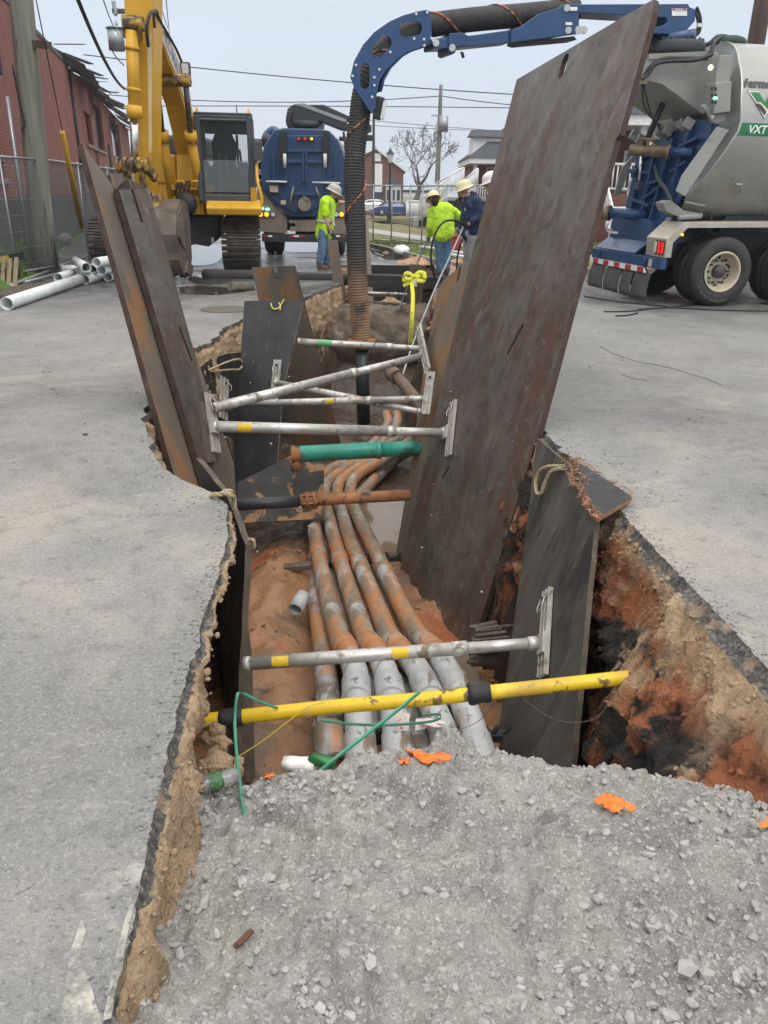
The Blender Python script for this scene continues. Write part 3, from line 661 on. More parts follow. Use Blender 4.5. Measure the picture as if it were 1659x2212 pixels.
def brace(name, a, b, r, label, ends=(), sticker=(), split=.6, rods=True, loops=True, gmat=None):
    a, b = Vector(a), Vector(b); t = thing(name, ((a+b)/2), label, 'trench brace', 'aluminium hydraulic trench braces')
    d = (b-a).normalized(); m = lerp(a, b, split); L = (b-a).length
    sag = V(0, 0, 0)
    W = MB(); W.cyl(a, m, r, 20); W.cyl(lerp(a, b, split-.02/L), lerp(a, b, split+.06/L), r*1.10, 20); W.cyl(a, a+d*.035, r*1.08, 20)
    W.build('cylinder', gmat or m_alu, t)
    W = MB(); W.cyl(m, b, r*.86, 20); W.cyl(b-d*.05, b, r*1.05, 16); W.build('inner_tube', m_alu, t)
    for s in sticker:
        c = lerp(a, b, s); W = MB(); up = V(0, -.5, .87); y = d.cross(up).normalized(); up = y.cross(d)
        f_ = (EYE-c); f_ -= d*f_.dot(d); f_.normalize(); g = d.cross(f_); k = 7; hw = .034*r/.038
        vs = [c+d*x*hw*1.35+(f_*math.cos(an)+g*math.sin(an))*r*1.012*(1) for x in (-1, 1) for an in [(-.8+1.6*i/(k-1)) for i in range(k)]]
        W.add(vs, [(i, i+1, k+i+1, k+i) for i in range(k-1)], True); W.build('sticker', m_ysticker, t)
    for (top_, bot, wd, face, at) in ends:
        top_, bot = Vector(top_), Vector(bot); face = Vector(face).normalized(); ax = (top_-bot).normalized(); sd = ax.cross(face).normalized(); face = sd.cross(ax)
        W = MB(); c = (top_+bot)/2; Ln = (top_-bot).length; mt = Matrix((sd, ax, face)).transposed().to_4x4()
        W.box(c, (wd, Ln, .012), mt)
        for k in (-.42, 0, .42): W.box(c+sd*wd*k+face*.014, (wd*.13, Ln*.995, .022), mt)
        rl = W.build('rail', m_rail, t, bevel=.002)
        if loops:
            W = MB(); p = top_-ax*.05+face*.03
            W.tube([p+sd*.25*wd, p+sd*.55*wd-ax*.03+face*.02, p+sd*.45*wd-ax*.09+face*.03, p-sd*.1*wd-ax*.115+face*.03, p-sd*.42*wd-ax*.07+face*.02, p-sd*.3*wd], .0045, 6); W.build('handle_loop', m_wire, rl)
            W = MB(); W.cyl(p-ax*.02, p-ax*.02+face*.012, .014, 10); W.build('pin_hole', m_blk, rl)
        W = MB(); W.box(Vector(at)+face*.02, (wd*.8, .13, .04), mt); W.build('socket', m_rail, t, bevel=.004)
    return t
# near brace
nb_a, nb_b = at_y(526, 1434, 3.42), at_y(1160, 1389, 3.52)
rF = lambda u, v: on_pl(u, v, PF+nF*.012, nF)
brace('trench_brace', nb_a, nb_b, .036, 'nearest silver trench brace with two yellow stickers, reaching to the broken panel', ends=[(rF(1186, 1274), rF(1175, 1462), .095, nF, rF(1180, 1392))], sticker=(.125, .53), split=.72)
# braces from the tilted left rail
TL_, BL_ = qx = (on_pl(449, 850, PD+nD*.05, nD), on_pl(466, 978, PD+nD*.05, nD))
fA = lambda u, v: on_pl(u, v, PA+nA*.012, nA)
LR = on_pl(458, 921, PD+nD*.07, nD)
brace('trench_brace', LR, fA(962, 935), .048, 'white scuffed trench brace just above the green pipe', ends=[(TL_, BL_, .11, nD, LR), (fA(982, 866), fA(970, 985), .11, nA, fA(968, 935))], sticker=(.12,), split=.73)
rb = [fA(912, 705), fA(933, 803)]
a0 = on_pl(459, 882, PD+nD*.07, nD); b0 = fA(915, 768)
brace('trench_brace', a0, b0, .044, 'slanting trench brace with a maroon patch, rising to the right plates', ends=[(fA(909, 708)+nA*.02, fA(929, 803)+nA*.02, .10, nA, b0)], split=.6)
a1 = qG(640, 741)+V(0, .1, 0); b1 = at_y(911, 753, 9.6)
brace('trench_brace', a1, b1, .040, 'highest pale trench brace, level, with a green paint mark', split=.72)
W = MB(); c1, c2 = lerp(a1, b1, .15), lerp(a1, b1, .27); W.tube([c1, c2], .0412, 16, cap=False)
tg = W.build('paint_mark', flat('green_paint', (.13, .35, .16), .6)); tgp = [o for o in bpy.data.objects if o.name.startswith('trench_brace') and o.type == 'EMPTY'][-1]
bpy.data.objects.remove(tg)
W = MB(); W.tube([c1, c2], .0412, 16, cap=False); W.build('paint_mark', bpy.data.materials['green_paint'], tgp)
a2 = qG(600, 829)+nG*.06; b2 = at_y(912, 890, 7.75)
brace('trench_brace', a2, b2, .037, 'lower trench brace slanting down to the right from the rail on the black panel', ends=[(qG(602, 778)+nG*.012, qG(593, 872)+nG*.012, .10, nG, a2-nG*.03)], split=.72)
a3 = qJ(482, 874)+nJ*.06; b3 = fA(927, 861)
brace('trench_brace', a3, b3, .040, 'grey trench brace with a single yellow sticker halfway, second from the green pipe', ends=[(qJ(481, 815)+nJ*.012, qJ(479, 906)+nJ*.012, .20, nJ, a3-nJ*.03), (fA(938, 805)+nA*.035, fA(926, 897)+nA*.035, .09, V(-.2, -1, 0), b3)], sticker=(.55,), split=.72)
# timber packer behind the left rail
W = MB(); pk = [on_pl(u, v, PD+nD*.02, nD) for u, v in ((428, 868), (455, 1000))]; W.bar(pk[0], pk[1], .12, .05, nD)
top(W.build('wood_packer', m_board, bevel=.004), 'splintered wood packer wired behind the rail on the dark left plate', 'wood block')
# far braces
m_dirtalu = M('muddy_alu', [(.3, (.16, .13, .10)), (.7, (.30, .27, .23))], scale=6, rough=.6, metal=.3, bump=.2)
for (u1, v1, u2, v2, y, lab, mt) in ((745, 633, 900, 638, 16.4, 'clean pale far brace under the black timber', m_alu), (738, 651, 905, 661, 16.0, 'muddy brown far brace in front of the tan soil heap', m_dirtalu), (735, 671, 892, 668, 15.6, 'lowest far brace at the foot of the tan soil heap', m_dirtalu)):
    brace('trench_brace', at_y(u1, v1, y), at_y(u2, v2, y), .045, lab, split=.7, gmat=mt)
# ---- conduits
def zc(v):
    ks = [(880, -1.5), (949, -1.82), (1041, -1.88), (1103, -1.8), (1236, -1.55), (1311, -1.4), (1373, -1.2), (1435, -.98), (1502, -.93), (1640, -.97)]
    for (a, za), (b, zb) in zip(ks[:-1], ks[1:]):
        if v <= b: return za+(zb-za)*max(0, (v-a)/(b-a))
    return -.97
c_paths = [
 [(833, 893), (838, 915), (816, 949), (787, 972), (758, 995), (720, 1011), (690, 1030), (676, 1050), (675, 1072), (675, 1103), (682, 1165), (695, 1236), (713, 1311), (732, 1373), (750, 1408), (767, 1450), (770, 1502), (775, 1568), (780, 1640)],
 [(857, 893), (858, 915), (845, 940), (812, 968), (787, 987), (741, 1016), (713, 1035), (702, 1055), (701, 1075), (706, 1103), (722, 1165), (742, 1236), (766, 1311), (788, 1373), (812, 1408), (832, 1450), (844, 1502), (855, 1568), (862, 1640)],
 [(872, 940), (841, 960), (804, 991), (766, 1016), (741, 1034), (730, 1052), (729, 1075), (737, 1103), (755, 1165), (784, 1236), (815, 1311), (840, 1373), (868, 1408), (898, 1440), (921, 1488), (940, 1540), (957, 1580), (975, 1640)],
 [(885, 952), (860, 972), (833, 990), (787, 1016), (764, 1036), (757, 1054), (758, 1075), (766, 1103), (797, 1165), (832, 1236), (868, 1311), (905, 1373), (935, 1405), (962, 1440), (987, 1488), (1010, 1545), (1028, 1600), (1040, 1640)]]
labs = ['leftmost upper muddy conduit pipe of the bundle', 'second upper conduit pipe from the left, with a white scratch', 'third upper conduit pipe from the left, most orange with clay', 'rightmost upper conduit pipe beside the tall steel plate']
CR = .074
def conduit(P3, lab, near_grey=True, couplers=()):
    if P3[-1].y < 3.4: P3 = P3+[P3[-1]+(P3[-1]-P3[-2]).normalized()*.45*V(1, 1, 0)]
    P = smooth_path(P3, 5); t = thing('conduit_pipe', P[len(P)//2]-V(0, 0, CR), lab, 'conduit', 'bundle of grey conduits along the trench')
    k = next((i for i, p in enumerate(P) if p.y < 3.95), len(P)-1)
    if k < len(P)-2 and near_grey:
        W = MB(); W.tube(P[:k+1], CR, 18); W.build('muddy_run', m_con1, t)
        W = MB(); W.tube(P[k-1:], CR*1.01, 18); W.build('grey_run', m_con0, t)
    else:
        W = MB(); W.tube(P, CR, 18); W.build('muddy_run', m_con1, t)
    for yy, mat in couplers:
        i = next((i for i, p in enumerate(P) if p.y < yy), None)
        if i is None or i == 0: continue
        d = (P[i]-P[i-1]).normalized(); W = MB(); W.cyl(P[i]-d*.10, P[i]+d*.10, CR*1.12, 20); W.build('coupler', mat, t, bevel=.006)
    return P
CP = []
for i, (path, lab) in enumerate(zip(c_paths, labs)):
    CP.append(conduit([at_z(u, v, zc(v)+(.05 if v < 1000 and i > 1 else 0)) for u, v in path], lab, couplers=((3.62, m_con0), (3.12, m_con0), (6.9-.2*i, m_con1), (4.35, m_con1), (8.9, m_con1))))
lows = ['lower conduit pipe in the gap under the two leftmost pipes', 'lower conduit pipe in the gap under the middle pipes', 'lower conduit pipe in the gap under the two rightmost pipes']
for i in range(3):
    a, b = CP[i], CP[i+1]; m_ = min(len(a), len(b)); P3 = [(a[j*m_//13]+b[j*m_//13])/2+V(0, .02, -.17) for j in range(2, 13)]
    conduit(P3, lows[i], near_grey=True, couplers=((3.3, m_con1), (5.6, m_con1)))
conduit([at_z(u, v, z) for u, v, z in ((812, 1030, -2.0), (783, 1062, -2.0), (720, 1110, -1.98), (684, 1180, -1.85), (683, 1285, -1.65), (690, 1347, -1.5), (700, 1413, -1.32), (706, 1479, -1.2), (713, 1559, -1.12))], 'brown mud coated conduit pipe, lowest and leftmost of the bundle', couplers=((3.35, m_con1), (3.1, m_con1)))
conduit([at_z(u, v, z) for u, v, z in ((935, 905, -1.6), (900, 962, -1.85), (858, 991, -2.0), (812, 1034, -2.02), (785, 1066, -2.02), (775, 1090, -2.0))], 'lower dark conduit pipe on the right of the far bend')
W = MB(); sb = at_z(713, 1612, -1.0); W.hollow([sb+V(-.02, .12, 0), sb+V(.03, -.12, -.02)], .09, .02, 18)
top(W.build('coupling_ring', m_con1), 'muddy pipe coupling lying at the end of the lowest left conduit', 'pipe fitting')
# stub of grey conduit in the mud, black spacers and sticks
W = MB(); sp = at_z(645, 1306, -1.5); W.hollow([sp+V(.03, .10, .03), sp+V(-.02, -.07, -.01)], .062, .008, 18)
top(W.build('pipe_stub', m_con0), 'short cut end of grey pipe stuck in the orange mud', 'pipe piece')
W = MB(); W.bar(at_z(613, 1226, -1.5), at_z(672, 1222, -1.5), .09, .05); top(W.build('wood_stake', m_board, bevel=.006), 'dark stick lying on the mud left of the conduits', 'stick')
for (u1, v1, u2, v2, z, lab) in ((668, 1222, 868, 1205, -1.66, 'black plastic conduit spacer under the middle of the bundle'), (735, 1606, 850, 1590, -1.02, 'black plastic spacer at the left where the conduits enter the gravel'), (955, 1592, 1085, 1590, -1.0, 'black plastic spacer at the right where the conduits enter the gravel')):
    a, b = at_z(u1, v1, z), at_z(u2, v2, z); W = MB(); W.bar(a, b, .05, .05)
    for k in range(5):
        c = lerp(a, b, (k+.5)/5); W.tube([c+V(-.07, 0, .07), c+V(-.05, 0, .03), c+V(0, 0, .012), c+V(.05, 0, .03), c+V(.07, 0, .07)], .014, 8)
    W.bar(a, a-V(0, 0, .2), .04, .04, (0, 1, 0)); top(W.build('conduit_spacer', m_blk, bevel=.004), lab, 'spacer', 'black conduit spacers')
# ---- crossing pipes
m_green = M('green_sewer_pvc', [(.3, (.02, .20, .15)), (.6, (.035, .30, .225)), (.8, (.06, .37, .28))], scale=4, rough=.42, bump=.1, bscale=30,
  layers=[dict(c=(.13, .10, .07), s=7, lo=.54, hi=.64, a=.85, d=9), dict(c=(.03, .05, .04), s=3, lo=.52, hi=.68, a=.7, d=8)])
m_rustp = M('rusty_clay_pipe', [(.3, (.17, .075, .035)), (.6, (.33, .15, .065)), (.8, (.42, .22, .11))], scale=6, rough=.75, bump=.5, bscale=30, det=8, layers=[dict(c=(.03, .027, .025), s=4, lo=.56, hi=.64, a=.9, d=7)])
m_dip = M('black_iron_pipe', [(.3, (.018, .021, .025)), (.7, (.045, .05, .056))], scale=5, rough=.45, bump=.15, layers=[dict(c=(.25, .11, .05), s=5, lo=.62, hi=.7, a=.7, d=6)])
m_gas = M('yellow_gas_pipe', [(.3, (.55, .36, .015)), (.6, (.68, .47, .02)), (.8, (.76, .56, .05))], scale=4, rough=.42, bump=.1, bscale=30,
  layers=[dict(c=(.10, .075, .035), s=13, lo=.575, hi=.63, a=.9, d=6), dict(c=(.05, .045, .035), s=6, lo=.61, hi=.66, a=.9, d=8), dict(c=(.33, .22, .06), s=3, lo=.5, hi=.7, a=.5, d=8), dict(c=(.42, .28, .06), s=7, st=(.5, 1, 1), lo=.55, hi=.7, a=.5)])
a, b = at_y(648, 981, 7.75), at_y(905, 967, 7.85)
t = thing('green_pipe', (a+b)/2-V(0, 0, .09), 'green plastic sewer pipe crossing the trench to the steel plates', 'pipe')
W = MB(); W.cyl(a, lerp(a, b, .66), .088, 24); W.cyl(lerp(a, b, .64), lerp(a, b, .68), .098, 24); W.build('bell_section', m_green, t, bevel=.004)
W = MB(); W.cyl(lerp(a, b, .67), b+(b-a)*.08, .080, 24); W.build('spigot_section', m_green, t)
d = (b-a).normalized(); W = MB(); W.lathe(a-d*.09, d, [(.02, 0), (.10, .0), (.105, .03), (.092, .05), (.095, .1)], 24); W.cyl(a-d*.05-V(0, 0, .05), a-d*.03-V(0, .05, .17), .075, 14, .06); W.build('clay_coupling', m_rustp, t)
a, b = at_y(505, 1091, 6.7), at_y(885, 1069, 7.0); c = lerp(a, b, .42)
t = thing('iron_pipe', (a+b)/2, 'black and clay orange iron pipe with a bolted flange above the conduits', 'pipe')
W = MB(); W.cyl(a-(b-a)*.1, c, .057, 20); W.build('black_length', m_dip, t)
W = MB(); W.cyl(c, b, .055, 20); W.build('orange_length', m_rustp, t)
d = (b-a).normalized(); W = MB()
for k in (-.035, .03): W.cyl(c+d*k, c+d*(k+.022), .085, 20)
W.cyl(c-d*.09, c+d*.08, .068, 20)
for k in range(6):
    an = k*math.pi/3; o_v = V(0, math.cos(an), math.sin(an))*.075; W.cyl(c+o_v-d*.06, c+o_v+d*.08, .010, 8)
W.build('flange', m_rustp, t)
ga, gb = at_y(448, 1556, 2.86), at_y(1332, 1466, 2.98)
gm = lerp(ga, gb, .5)+V(0, 0, -.004)
t = thing('gas_pipe', gm, 'yellow gas pipe crossing the trench above the gravel, into the right bank', 'pipe')
gd = (gb-ga).normalized()
W = MB(); W.tube(smooth_path([ga-gd*.15, ga, lerp(ga, gb, .3)+V(0, 0, .004), gm, lerp(ga, gb, .8)+V(0, 0, -.003), gb, gb+gd*.35], 4), .0335, 24); W.build('pipe_run', m_gas, t)
for s, r1, L_, ru in ((.058, .043, .052, .0), (.66, .046, .05, .008)):
    c = lerp(ga, gb, s); W = MB(); pts = [c+gd*(L_*(i/8*2-1)) for i in range(9)]
    W.tube(pts, [r1*(1-.04*(i in (0, 8)))+ru*rg.random() for i in range(9)], 20)
    for p in W.v: p += (p-c).normalized()*.004*fbm(p*40)
    W.build('wrapped_joint', m_blk, t)
W = MB(); c = lerp(ga, gb, .245)
for k in (-.006, .0, .007): W.tube([c+gd*(k+.002*math.sin(3*i))+V(0, math.cos(i*.42), math.sin(i*.42))*.036 for i in range(16)], .0022, 5)
W.build('string_wrap', flat('cream_string', (.55, .45, .22), .8), t)
# far brown pipe in the shade + big concrete pipe across
W = MB(); W.tube(smooth_path([at_y(840, 800, 10.6), at_y(858, 815, 10.4), at_y(878, 838, 10.2), at_y(905, 872, 9.8), at_y(930, 900, 9.5)], 5), .08, 14); W.cyl(at_y(846, 806, 10.5), at_y(857, 815, 10.38), .105, 16)
top(W.build('clay_pipe', M('dirty_clay_pipe', [(.3, (.09, .065, .045)), (.7, (.20, .15, .11))], scale=8, rough=.8, bump=.4)), 'brown old pipe running down behind the far right of the braces', 'pipe')
m_conc = M('stained_concrete', [(.3, (.10, .075, .055)), (.6, (.17, .135, .105)), (.8, (.24, .19, .15))], scale=3, rough=.85, bump=.4, bscale=25, det=9, layers=[dict(c=(.05, .042, .035), s=14, lo=.6, hi=.68, a=.85, d=5), dict(c=(.36, .28, .22), s=5, lo=.6, hi=.7, a=.6)])
pf = [(15.9, -.62), (15.3, -.42), (14.9, -.37), (14.62, -.44), (14.42, -.62), (14.32, -.85), (14.34, -1.1), (14.5, -1.4), (14.7, -1.75), (14.8, -2.3)]; pf = smooth_path([V(0, a, b) for a, b in pf], 5)
W = MB(); nx = 90
for p in pf:
    for i in range(nx):
        x = -2.6+5*i/(nx-1); q = V(x, p.y, p.z); W.v.append(q+V(0, -.5, .4)*.28*fbm(q*1.6)+V(0, -.4, .4)*.12*fbm(q*6)+V(0, -.3, .3)*.07*fbm(q*19))
W.f = [(j*nx+i, j*nx+i+1, (j+1)*nx+i+1, (j+1)*nx+i) for j in range(len(pf)-1) for i in range(nx-1)]; W.sm = [True]*len(W.f)
tag(W.build('soil_bench', m_conc, origin=(0, 0, 0)), kind='structure')
# ---- litter
m_orange = flat('orange_plastic', (.85, .19, .03), .5, bump=.2, bscale=60)
def scrap(u, v, s, lab, seed, z=None, asp=1.3):
    rg = random.Random(seed); p = at_z(u, v, -.2)
    for _ in range(6): p = at_z(u, v, f_grav(p.x, p.y))
    W = MB(); nx = 14; off = V(seed*3.1, 0, 0)
    keep = []
    for j in range(nx):
        for i in range(nx):
            a, b = (i/(nx-1)-.5)*2, (j/(nx-1)-.5)*2
            wv = V(a, b, 0)
            x, y = a*s*asp*(1+.35*noise.noise(wv*1.6+off)), b*s*(.7+.5*noise.noise(wv*2+off+V(7, 0, 0)))
            zz = max(f_grav(p.x+x, p.y+y)+.008, f_grav(p.x, p.y)+.012)+.45*s*abs(noise.noise(wv*2.4+off*2))+.15*s*noise.noise(wv*6+off)
            W.v.append(V(p.x+x, p.y+y, zz)); keep.append(noise.noise(wv*1.5+off*1.7)+.45-.55*(a*a+b*b) > -.06)
    for j in range(nx-1):
        for i in range(nx-1):
            ids = (j*nx+i, j*nx+i+1, (j+1)*nx+i+1, (j+1)*nx+i)
            if sum(keep[k] for k in ids) >= 3: W.f.append(ids); W.sm.append(True)
    used = sorted({i for f in W.f for i in f}); mp = {k: i for i, k in enumerate(used)}
    W.v = [W.v[k] for k in used]; W.f = [tuple(mp[i] for i in f) for f in W.f]
    o = W.build('plastic_scrap', m_orange); sd = o.modifiers.new('s', 'SOLIDIFY'); sd.thickness = .0015
    return tag(o, lab, 'plastic scrap', 'torn orange plastic scraps')
scrap(925, 1645, .055, 'long torn orange plastic scrap below the yellow pipe, just over the gravel edge', 2, asp=1.8)
scrap(1327, 1742, .062, 'squarish crumpled orange plastic scrap on the right of the gravel', 4, asp=1.1)
scrap(1662, 1790, .03, 'orange plastic scrap cut by the right edge of the photo', 5)
scrap(872, 1652, .022, 'small orange plastic scrap left of the long torn one', 6)
scrap(1103, 1612, .012, 'tiny orange scrap at the crest of the gravel near the right panel', 8)
scrap(1316, 1627, .02, 'small orange scrap at the foot of the right bank', 9)
scrap(583, 1682, .016, 'little orange scrap beside the plastic bottle', 10)
# bottle
m_pet = M('clear_pet', [(.4, (.55, .58, .57)), (.6, (.66, .69, .68))], rough=.12, trans=.75, bump=.1, bscale=20)
bp_ = at_z(462, 1697, -.44); ax = (at_z(500, 1683, -.44)-at_z(428, 1703, -.44)).normalized()
t = thing('water_bottle', bp_, 'crushed clear plastic water bottle with a green label at the left of the gravel', 'bottle')
W = MB(); o = bp_-ax*.10+V(0, 0, .02); W.lathe(o, ax, [(.012, 0), (.013, .02), (.026, .05), (.030, .07), (.029, .09), (.031, .1), (.029, .115), (.031, .13), (.029, .145), (.031, .16), (.03, .19), (.012, .196)], 20); W.build('bottle_body', m_pet, t)
W = MB(); W.lathe(o+ax*.085, ax, [(.0315, 0), (.0318, .05)], 20); W.build('label', flat('green_label', (.06, .16, .07), .5, layers=[dict(c=(.25, .4, .2), s=60, lo=.55, hi=.6, a=.8)]), t)
W = MB(); W.cyl(o-ax*.012, o+ax*.006, .015, 14); W.build('cap', flat('grey_cap', (.45, .46, .46), .4), t)
# white cup, can, wood chip, litter on pipes
cp = at_z(645, 1650, -.62); ax = V(.98, -.1, .0)
W = MB(); W.lathe(cp-ax*.07, ax, [(.0, 0), (.028, .0), (.031, .04), (.036, .10), (.040, .14), (.037, .138), (.028, .02)], 18)
for p in W.v: p += V(0, 0, -.35)*max(0, p.z-cp.z-.0)*.6+V(.0, .006, .006)*fbm(p*30)
top(W.build('paper_cup', flat('white_paper', (.75, .74, .72), .6)), 'crushed white cup lying in the mud at the gravel edge', 'cup')
cn = at_z(697, 1640, -.6); W = MB(); W.lathe(cn-V(.05, 0, 0), V(1, -.5, .2), [(.0, 0), (.022, 0), (.026, .012), (.026, .1), (.02, .11), (0, .11)], 14)
for p in W.v: p += V(.01, .01, .01)*noise.noise(p*25)
top(W.build('green_can', flat('green_foil', (.05, .22, .07), .3, .5)), 'squashed green can beside the crushed white cup', 'can')
wc = at_z(523, 2040, -.12); wc = at_z(523, 2040, f_grav(wc.x, wc.y)); W = MB(); W.bar(wc+V(-.016, -.014, .008), wc+V(.016, .024, .014), .014, .005); W.add([p+V(.008, .0, .008) for p in W.v], W.f)
top(W.build('wood_chip', flat('red_wood', (.10, .045, .028), .8)), 'reddish broken wood chip on the lower left gravel', 'wood chip')
W = MB(); pw = at_z(905, 1570, -.88)
for k in range(6):
    c = pw+V(rg.uniform(-.1, .12), rg.uniform(-.05, .05), .03+.02*rg.random()); a_, b_ = V(rg.gauss(0, 1), rg.gauss(0, .6), rg.gauss(0, .3)).normalized()*.05, V(rg.gauss(0, .6), rg.gauss(0, 1), rg.gauss(0, .3)).normalized()*.035
    W.add([c-a_-b_, c+a_-b_, c+a_+b_*.6, c-a_*.7+b_, c+V(0, 0, .015)], [(0, 1, 4), (1, 2, 4), (2, 3, 4), (3, 0, 4)], True)
top(W.build('torn_wrapper', flat('white_red_wrapper', (.62, .58, .55), .5, layers=[dict(c=(.5, .04, .04), s=20, lo=.58, hi=.62, a=.9)])), 'torn white and red wrapper lying on the conduits behind the yellow pipe', 'wrapper')
# green strapping and wires
m_strap = flat('green_strap', (.06, .28, .19), .4, layers=[dict(c=(.16, .30, .22), s=12, lo=.5, hi=.7, a=.6), dict(c=(.15, .12, .08), s=16, lo=.6, hi=.68, a=.6)])
def gv(u, v, y): return at_y(u, v, y)
W = MB(); W.ribbon(smooth_path([gv(600, 1530, 2.86), gv(560, 1515, 2.8), gv(522, 1497, 2.75), gv(512, 1503, 2.72), gv(507, 1560, 2.66), gv(512, 1640, 2.45), gv(522, 1720, 2.2), gv(529, 1763, 2.03)], 6), .013, [V(0, .3, 1)]*12+[V(1, 0, 0)]*60, .0008)
top(W.build('plastic_strap', m_strap), 'green packing strap draped over the left end of the yellow pipe onto the gravel', 'strap', 'green packing straps')
W = MB(); W.ribbon(smooth_path([gv(684, 1672, 2.45), gv(735, 1630, 2.5), gv(800, 1580, 2.62), gv(860, 1533, 2.72), gv(907, 1494, 2.78)], 6), .017, V(-.62, 0, .78), .0006)
W.ribbon(smooth_path([gv(695, 1556, 2.85), gv(760, 1564, 2.9), gv(840, 1566, 2.95), gv(920, 1560, 3.0), gv(950, 1552, 3.05), gv(948, 1543, 3.1), gv(910, 1545, 3.12)], 6), .013, V(0, .3, 1), .0006)
top(W.build('plastic_strap', m_strap), 'green packing strap crossing itself over the middle of the yellow pipe', 'strap', 'green packing straps')
W = MB(); W.tube(smooth_path([gv(445, 1644, 2.75), gv(500, 1640, 2.72), gv(560, 1605, 2.76), gv(620, 1560, 2.8), gv(665, 1527, 2.83), gv(700, 1517, 2.86)], 6), .0026, 6)
top(W.build('tracer_wire', flat('yellow_wire', (.6, .45, .05), .4)), 'thin yellow tracer wire tied to the yellow pipe', 'wire')
W = MB(); W.tube(smooth_path([gv(1130, 1510, 2.9), gv(1180, 1545, 2.85), gv(1230, 1560, 2.85), gv(1290, 1550, 2.85), gv(1325, 1495, 2.9)], 6), .0014, 5); W.tube(smooth_path([gv(985, 1580, 2.95), gv(1030, 1560, 3.0), gv(1060, 1530, 3.0), gv(1070, 1495, 3.0)], 6), .0018, 5)
top(W.build('loose_wire', flat('brown_wire', (.12, .09, .06), .5)), 'thin rusty wire hanging under the right end of the yellow pipe', 'wire')
# clay lumps under the left lip
for k, (u, v, s, lab) in enumerate(((465, 1600, .06, 'pale tan clay lump under the left lip beside the yellow pipe'), (470, 1650, .075, 'dark red clay lump at the left edge of the gravel'))):
    W = MB(); p = at_y(u, v, 2.75-.12*k); stone_mb(W, p, s, rg, .9); [stone_mb(W, p+V(rg.gauss(0, s*.6), rg.gauss(0, s*.6), rg.gauss(0, s*.3)), s*rg.uniform(.3, .7), rg, .9) for _ in range(9)]; o = W.build('clay_lump', m_soil); tag(o, lab, 'clay lump', 'clay lumps under the lip')
# string on black panel, yellow sling
W = MB(); y1 = qG(590, 655)+nG*.02; W.tube(smooth_path([qG(586, 656)+nG*.01, qG(592, 668)+nG*.03, qG(603, 668)+nG*.03, qG(608, 660)+nG*.02, qG(615, 648)+nG*.02], 5), .008, 6); W.tube(smooth_path([qG(604, 655)+nG*.02, qG(608, 664)+nG*.02, qG(606, 672)+nG*.02], 4), .007, 6)
top(W.build('tie_string', flat('pale_yellow_string', (.62, .52, .15), .7)), 'yellow and white string tied at the top of the tall black panel', 'string')
# ================================================================ surroundings
def gz(x, y): return .10-.0145*max(0, y-24)
m_grassy = M('winter_turf', [(.3, (.085, .095, .03)), (.5, (.16, .15, .065)), (.7, (.22, .185, .095))], scale=.5, det=9, rough=.95, bump=.6, bscale=25, bdist=.05, world=True,
  layers=[dict(c=(.085, .15, .025), s=.35, lo=.45, hi=.6, a=.9, d=6, y=(27, 24), wob=2), dict(c=(.26, .19, .10), s=.3, st=(.4, 1, 1), lo=.52, hi=.66, a=.7)])
m_green = m_green
m_blade = M('green_blades', [(.3, (.05, .10, .018)), (.6, (.10, .17, .035)), (.8, (.16, .20, .06))], scale=1.5, rough=.8, bump=0, world=True)
m_kerb = M('kerb_concrete', [(.3, (.16, .135, .11)), (.7, (.30, .27, .235))], scale=2, rough=.85, bump=.3, bscale=30, world=True)
m_path = M('path_concrete', [(.3, (.26, .26, .26)), (.7, (.37, .37, .36))], scale=1, rough=.45, bump=.2, bscale=30, world=True)
m_galv = flat('galvanised', (.34, .36, .38), .45, .6)
m_white = flat('white_paint', (.74, .75, .76), .5)
m_brick = M('red_brick', [(.3, (.75, .75, .75)), (.7, (1, 1, 1))], scale=.6, rough=.9, bump=.2, bscale=30, det=7, brick=((R(90), 0, 0), 2.6, (.20, .070, .058), (.155, .055, .048), (.25, .17, .15)))
m_roof = M('dark_shingle', [(.3, (.035, .04, .05)), (.7, (.065, .07, .085))], scale=3, st=(1, 1, 6), rough=.9, bump=.4, bscale=14)
m_glass = flat('dark_glass', (.035, .045, .055), .08, spec=.6, bump=0)
m_black = flat('black_paint', (.02, .021, .023), .5)
m_pole = M('treated_pole', [(.3, (.12, .13, .108)), (.55, (.21, .222, .185)), (.8, (.30, .31, .265))], scale=3.2, st=(3, 3, .12), rough=.9, bump=.7, bscale=11, det=8, bdist=.02, layers=[dict(c=(.07, .065, .05), s=2, st=(2, 2, .3), lo=.55, hi=.65, a=.8)])
m_timber = M('black_timber', [(.3, (.018, .017, .017)), (.6, (.04, .038, .037)), (.8, (.085, .08, .075))], scale=5, st=(.12, 3, 3), rough=.75, bump=.8, bscale=12, bdist=.02)
m_yellow = M('worn_machine_yellow', [(.3, (.52, .275, .015)), (.6, (.62, .345, .025)), (.8, (.68, .42, .06))], scale=2.5, rough=.42, bump=.08, bscale=25, det=8,
  layers=[dict(c=(.16, .09, .03), s=9, lo=.67, hi=.71, a=.9, d=6), dict(c=(.42, .22, .03), s=2, st=(2, 2, .3), lo=.52, hi=.7, a=.6)])
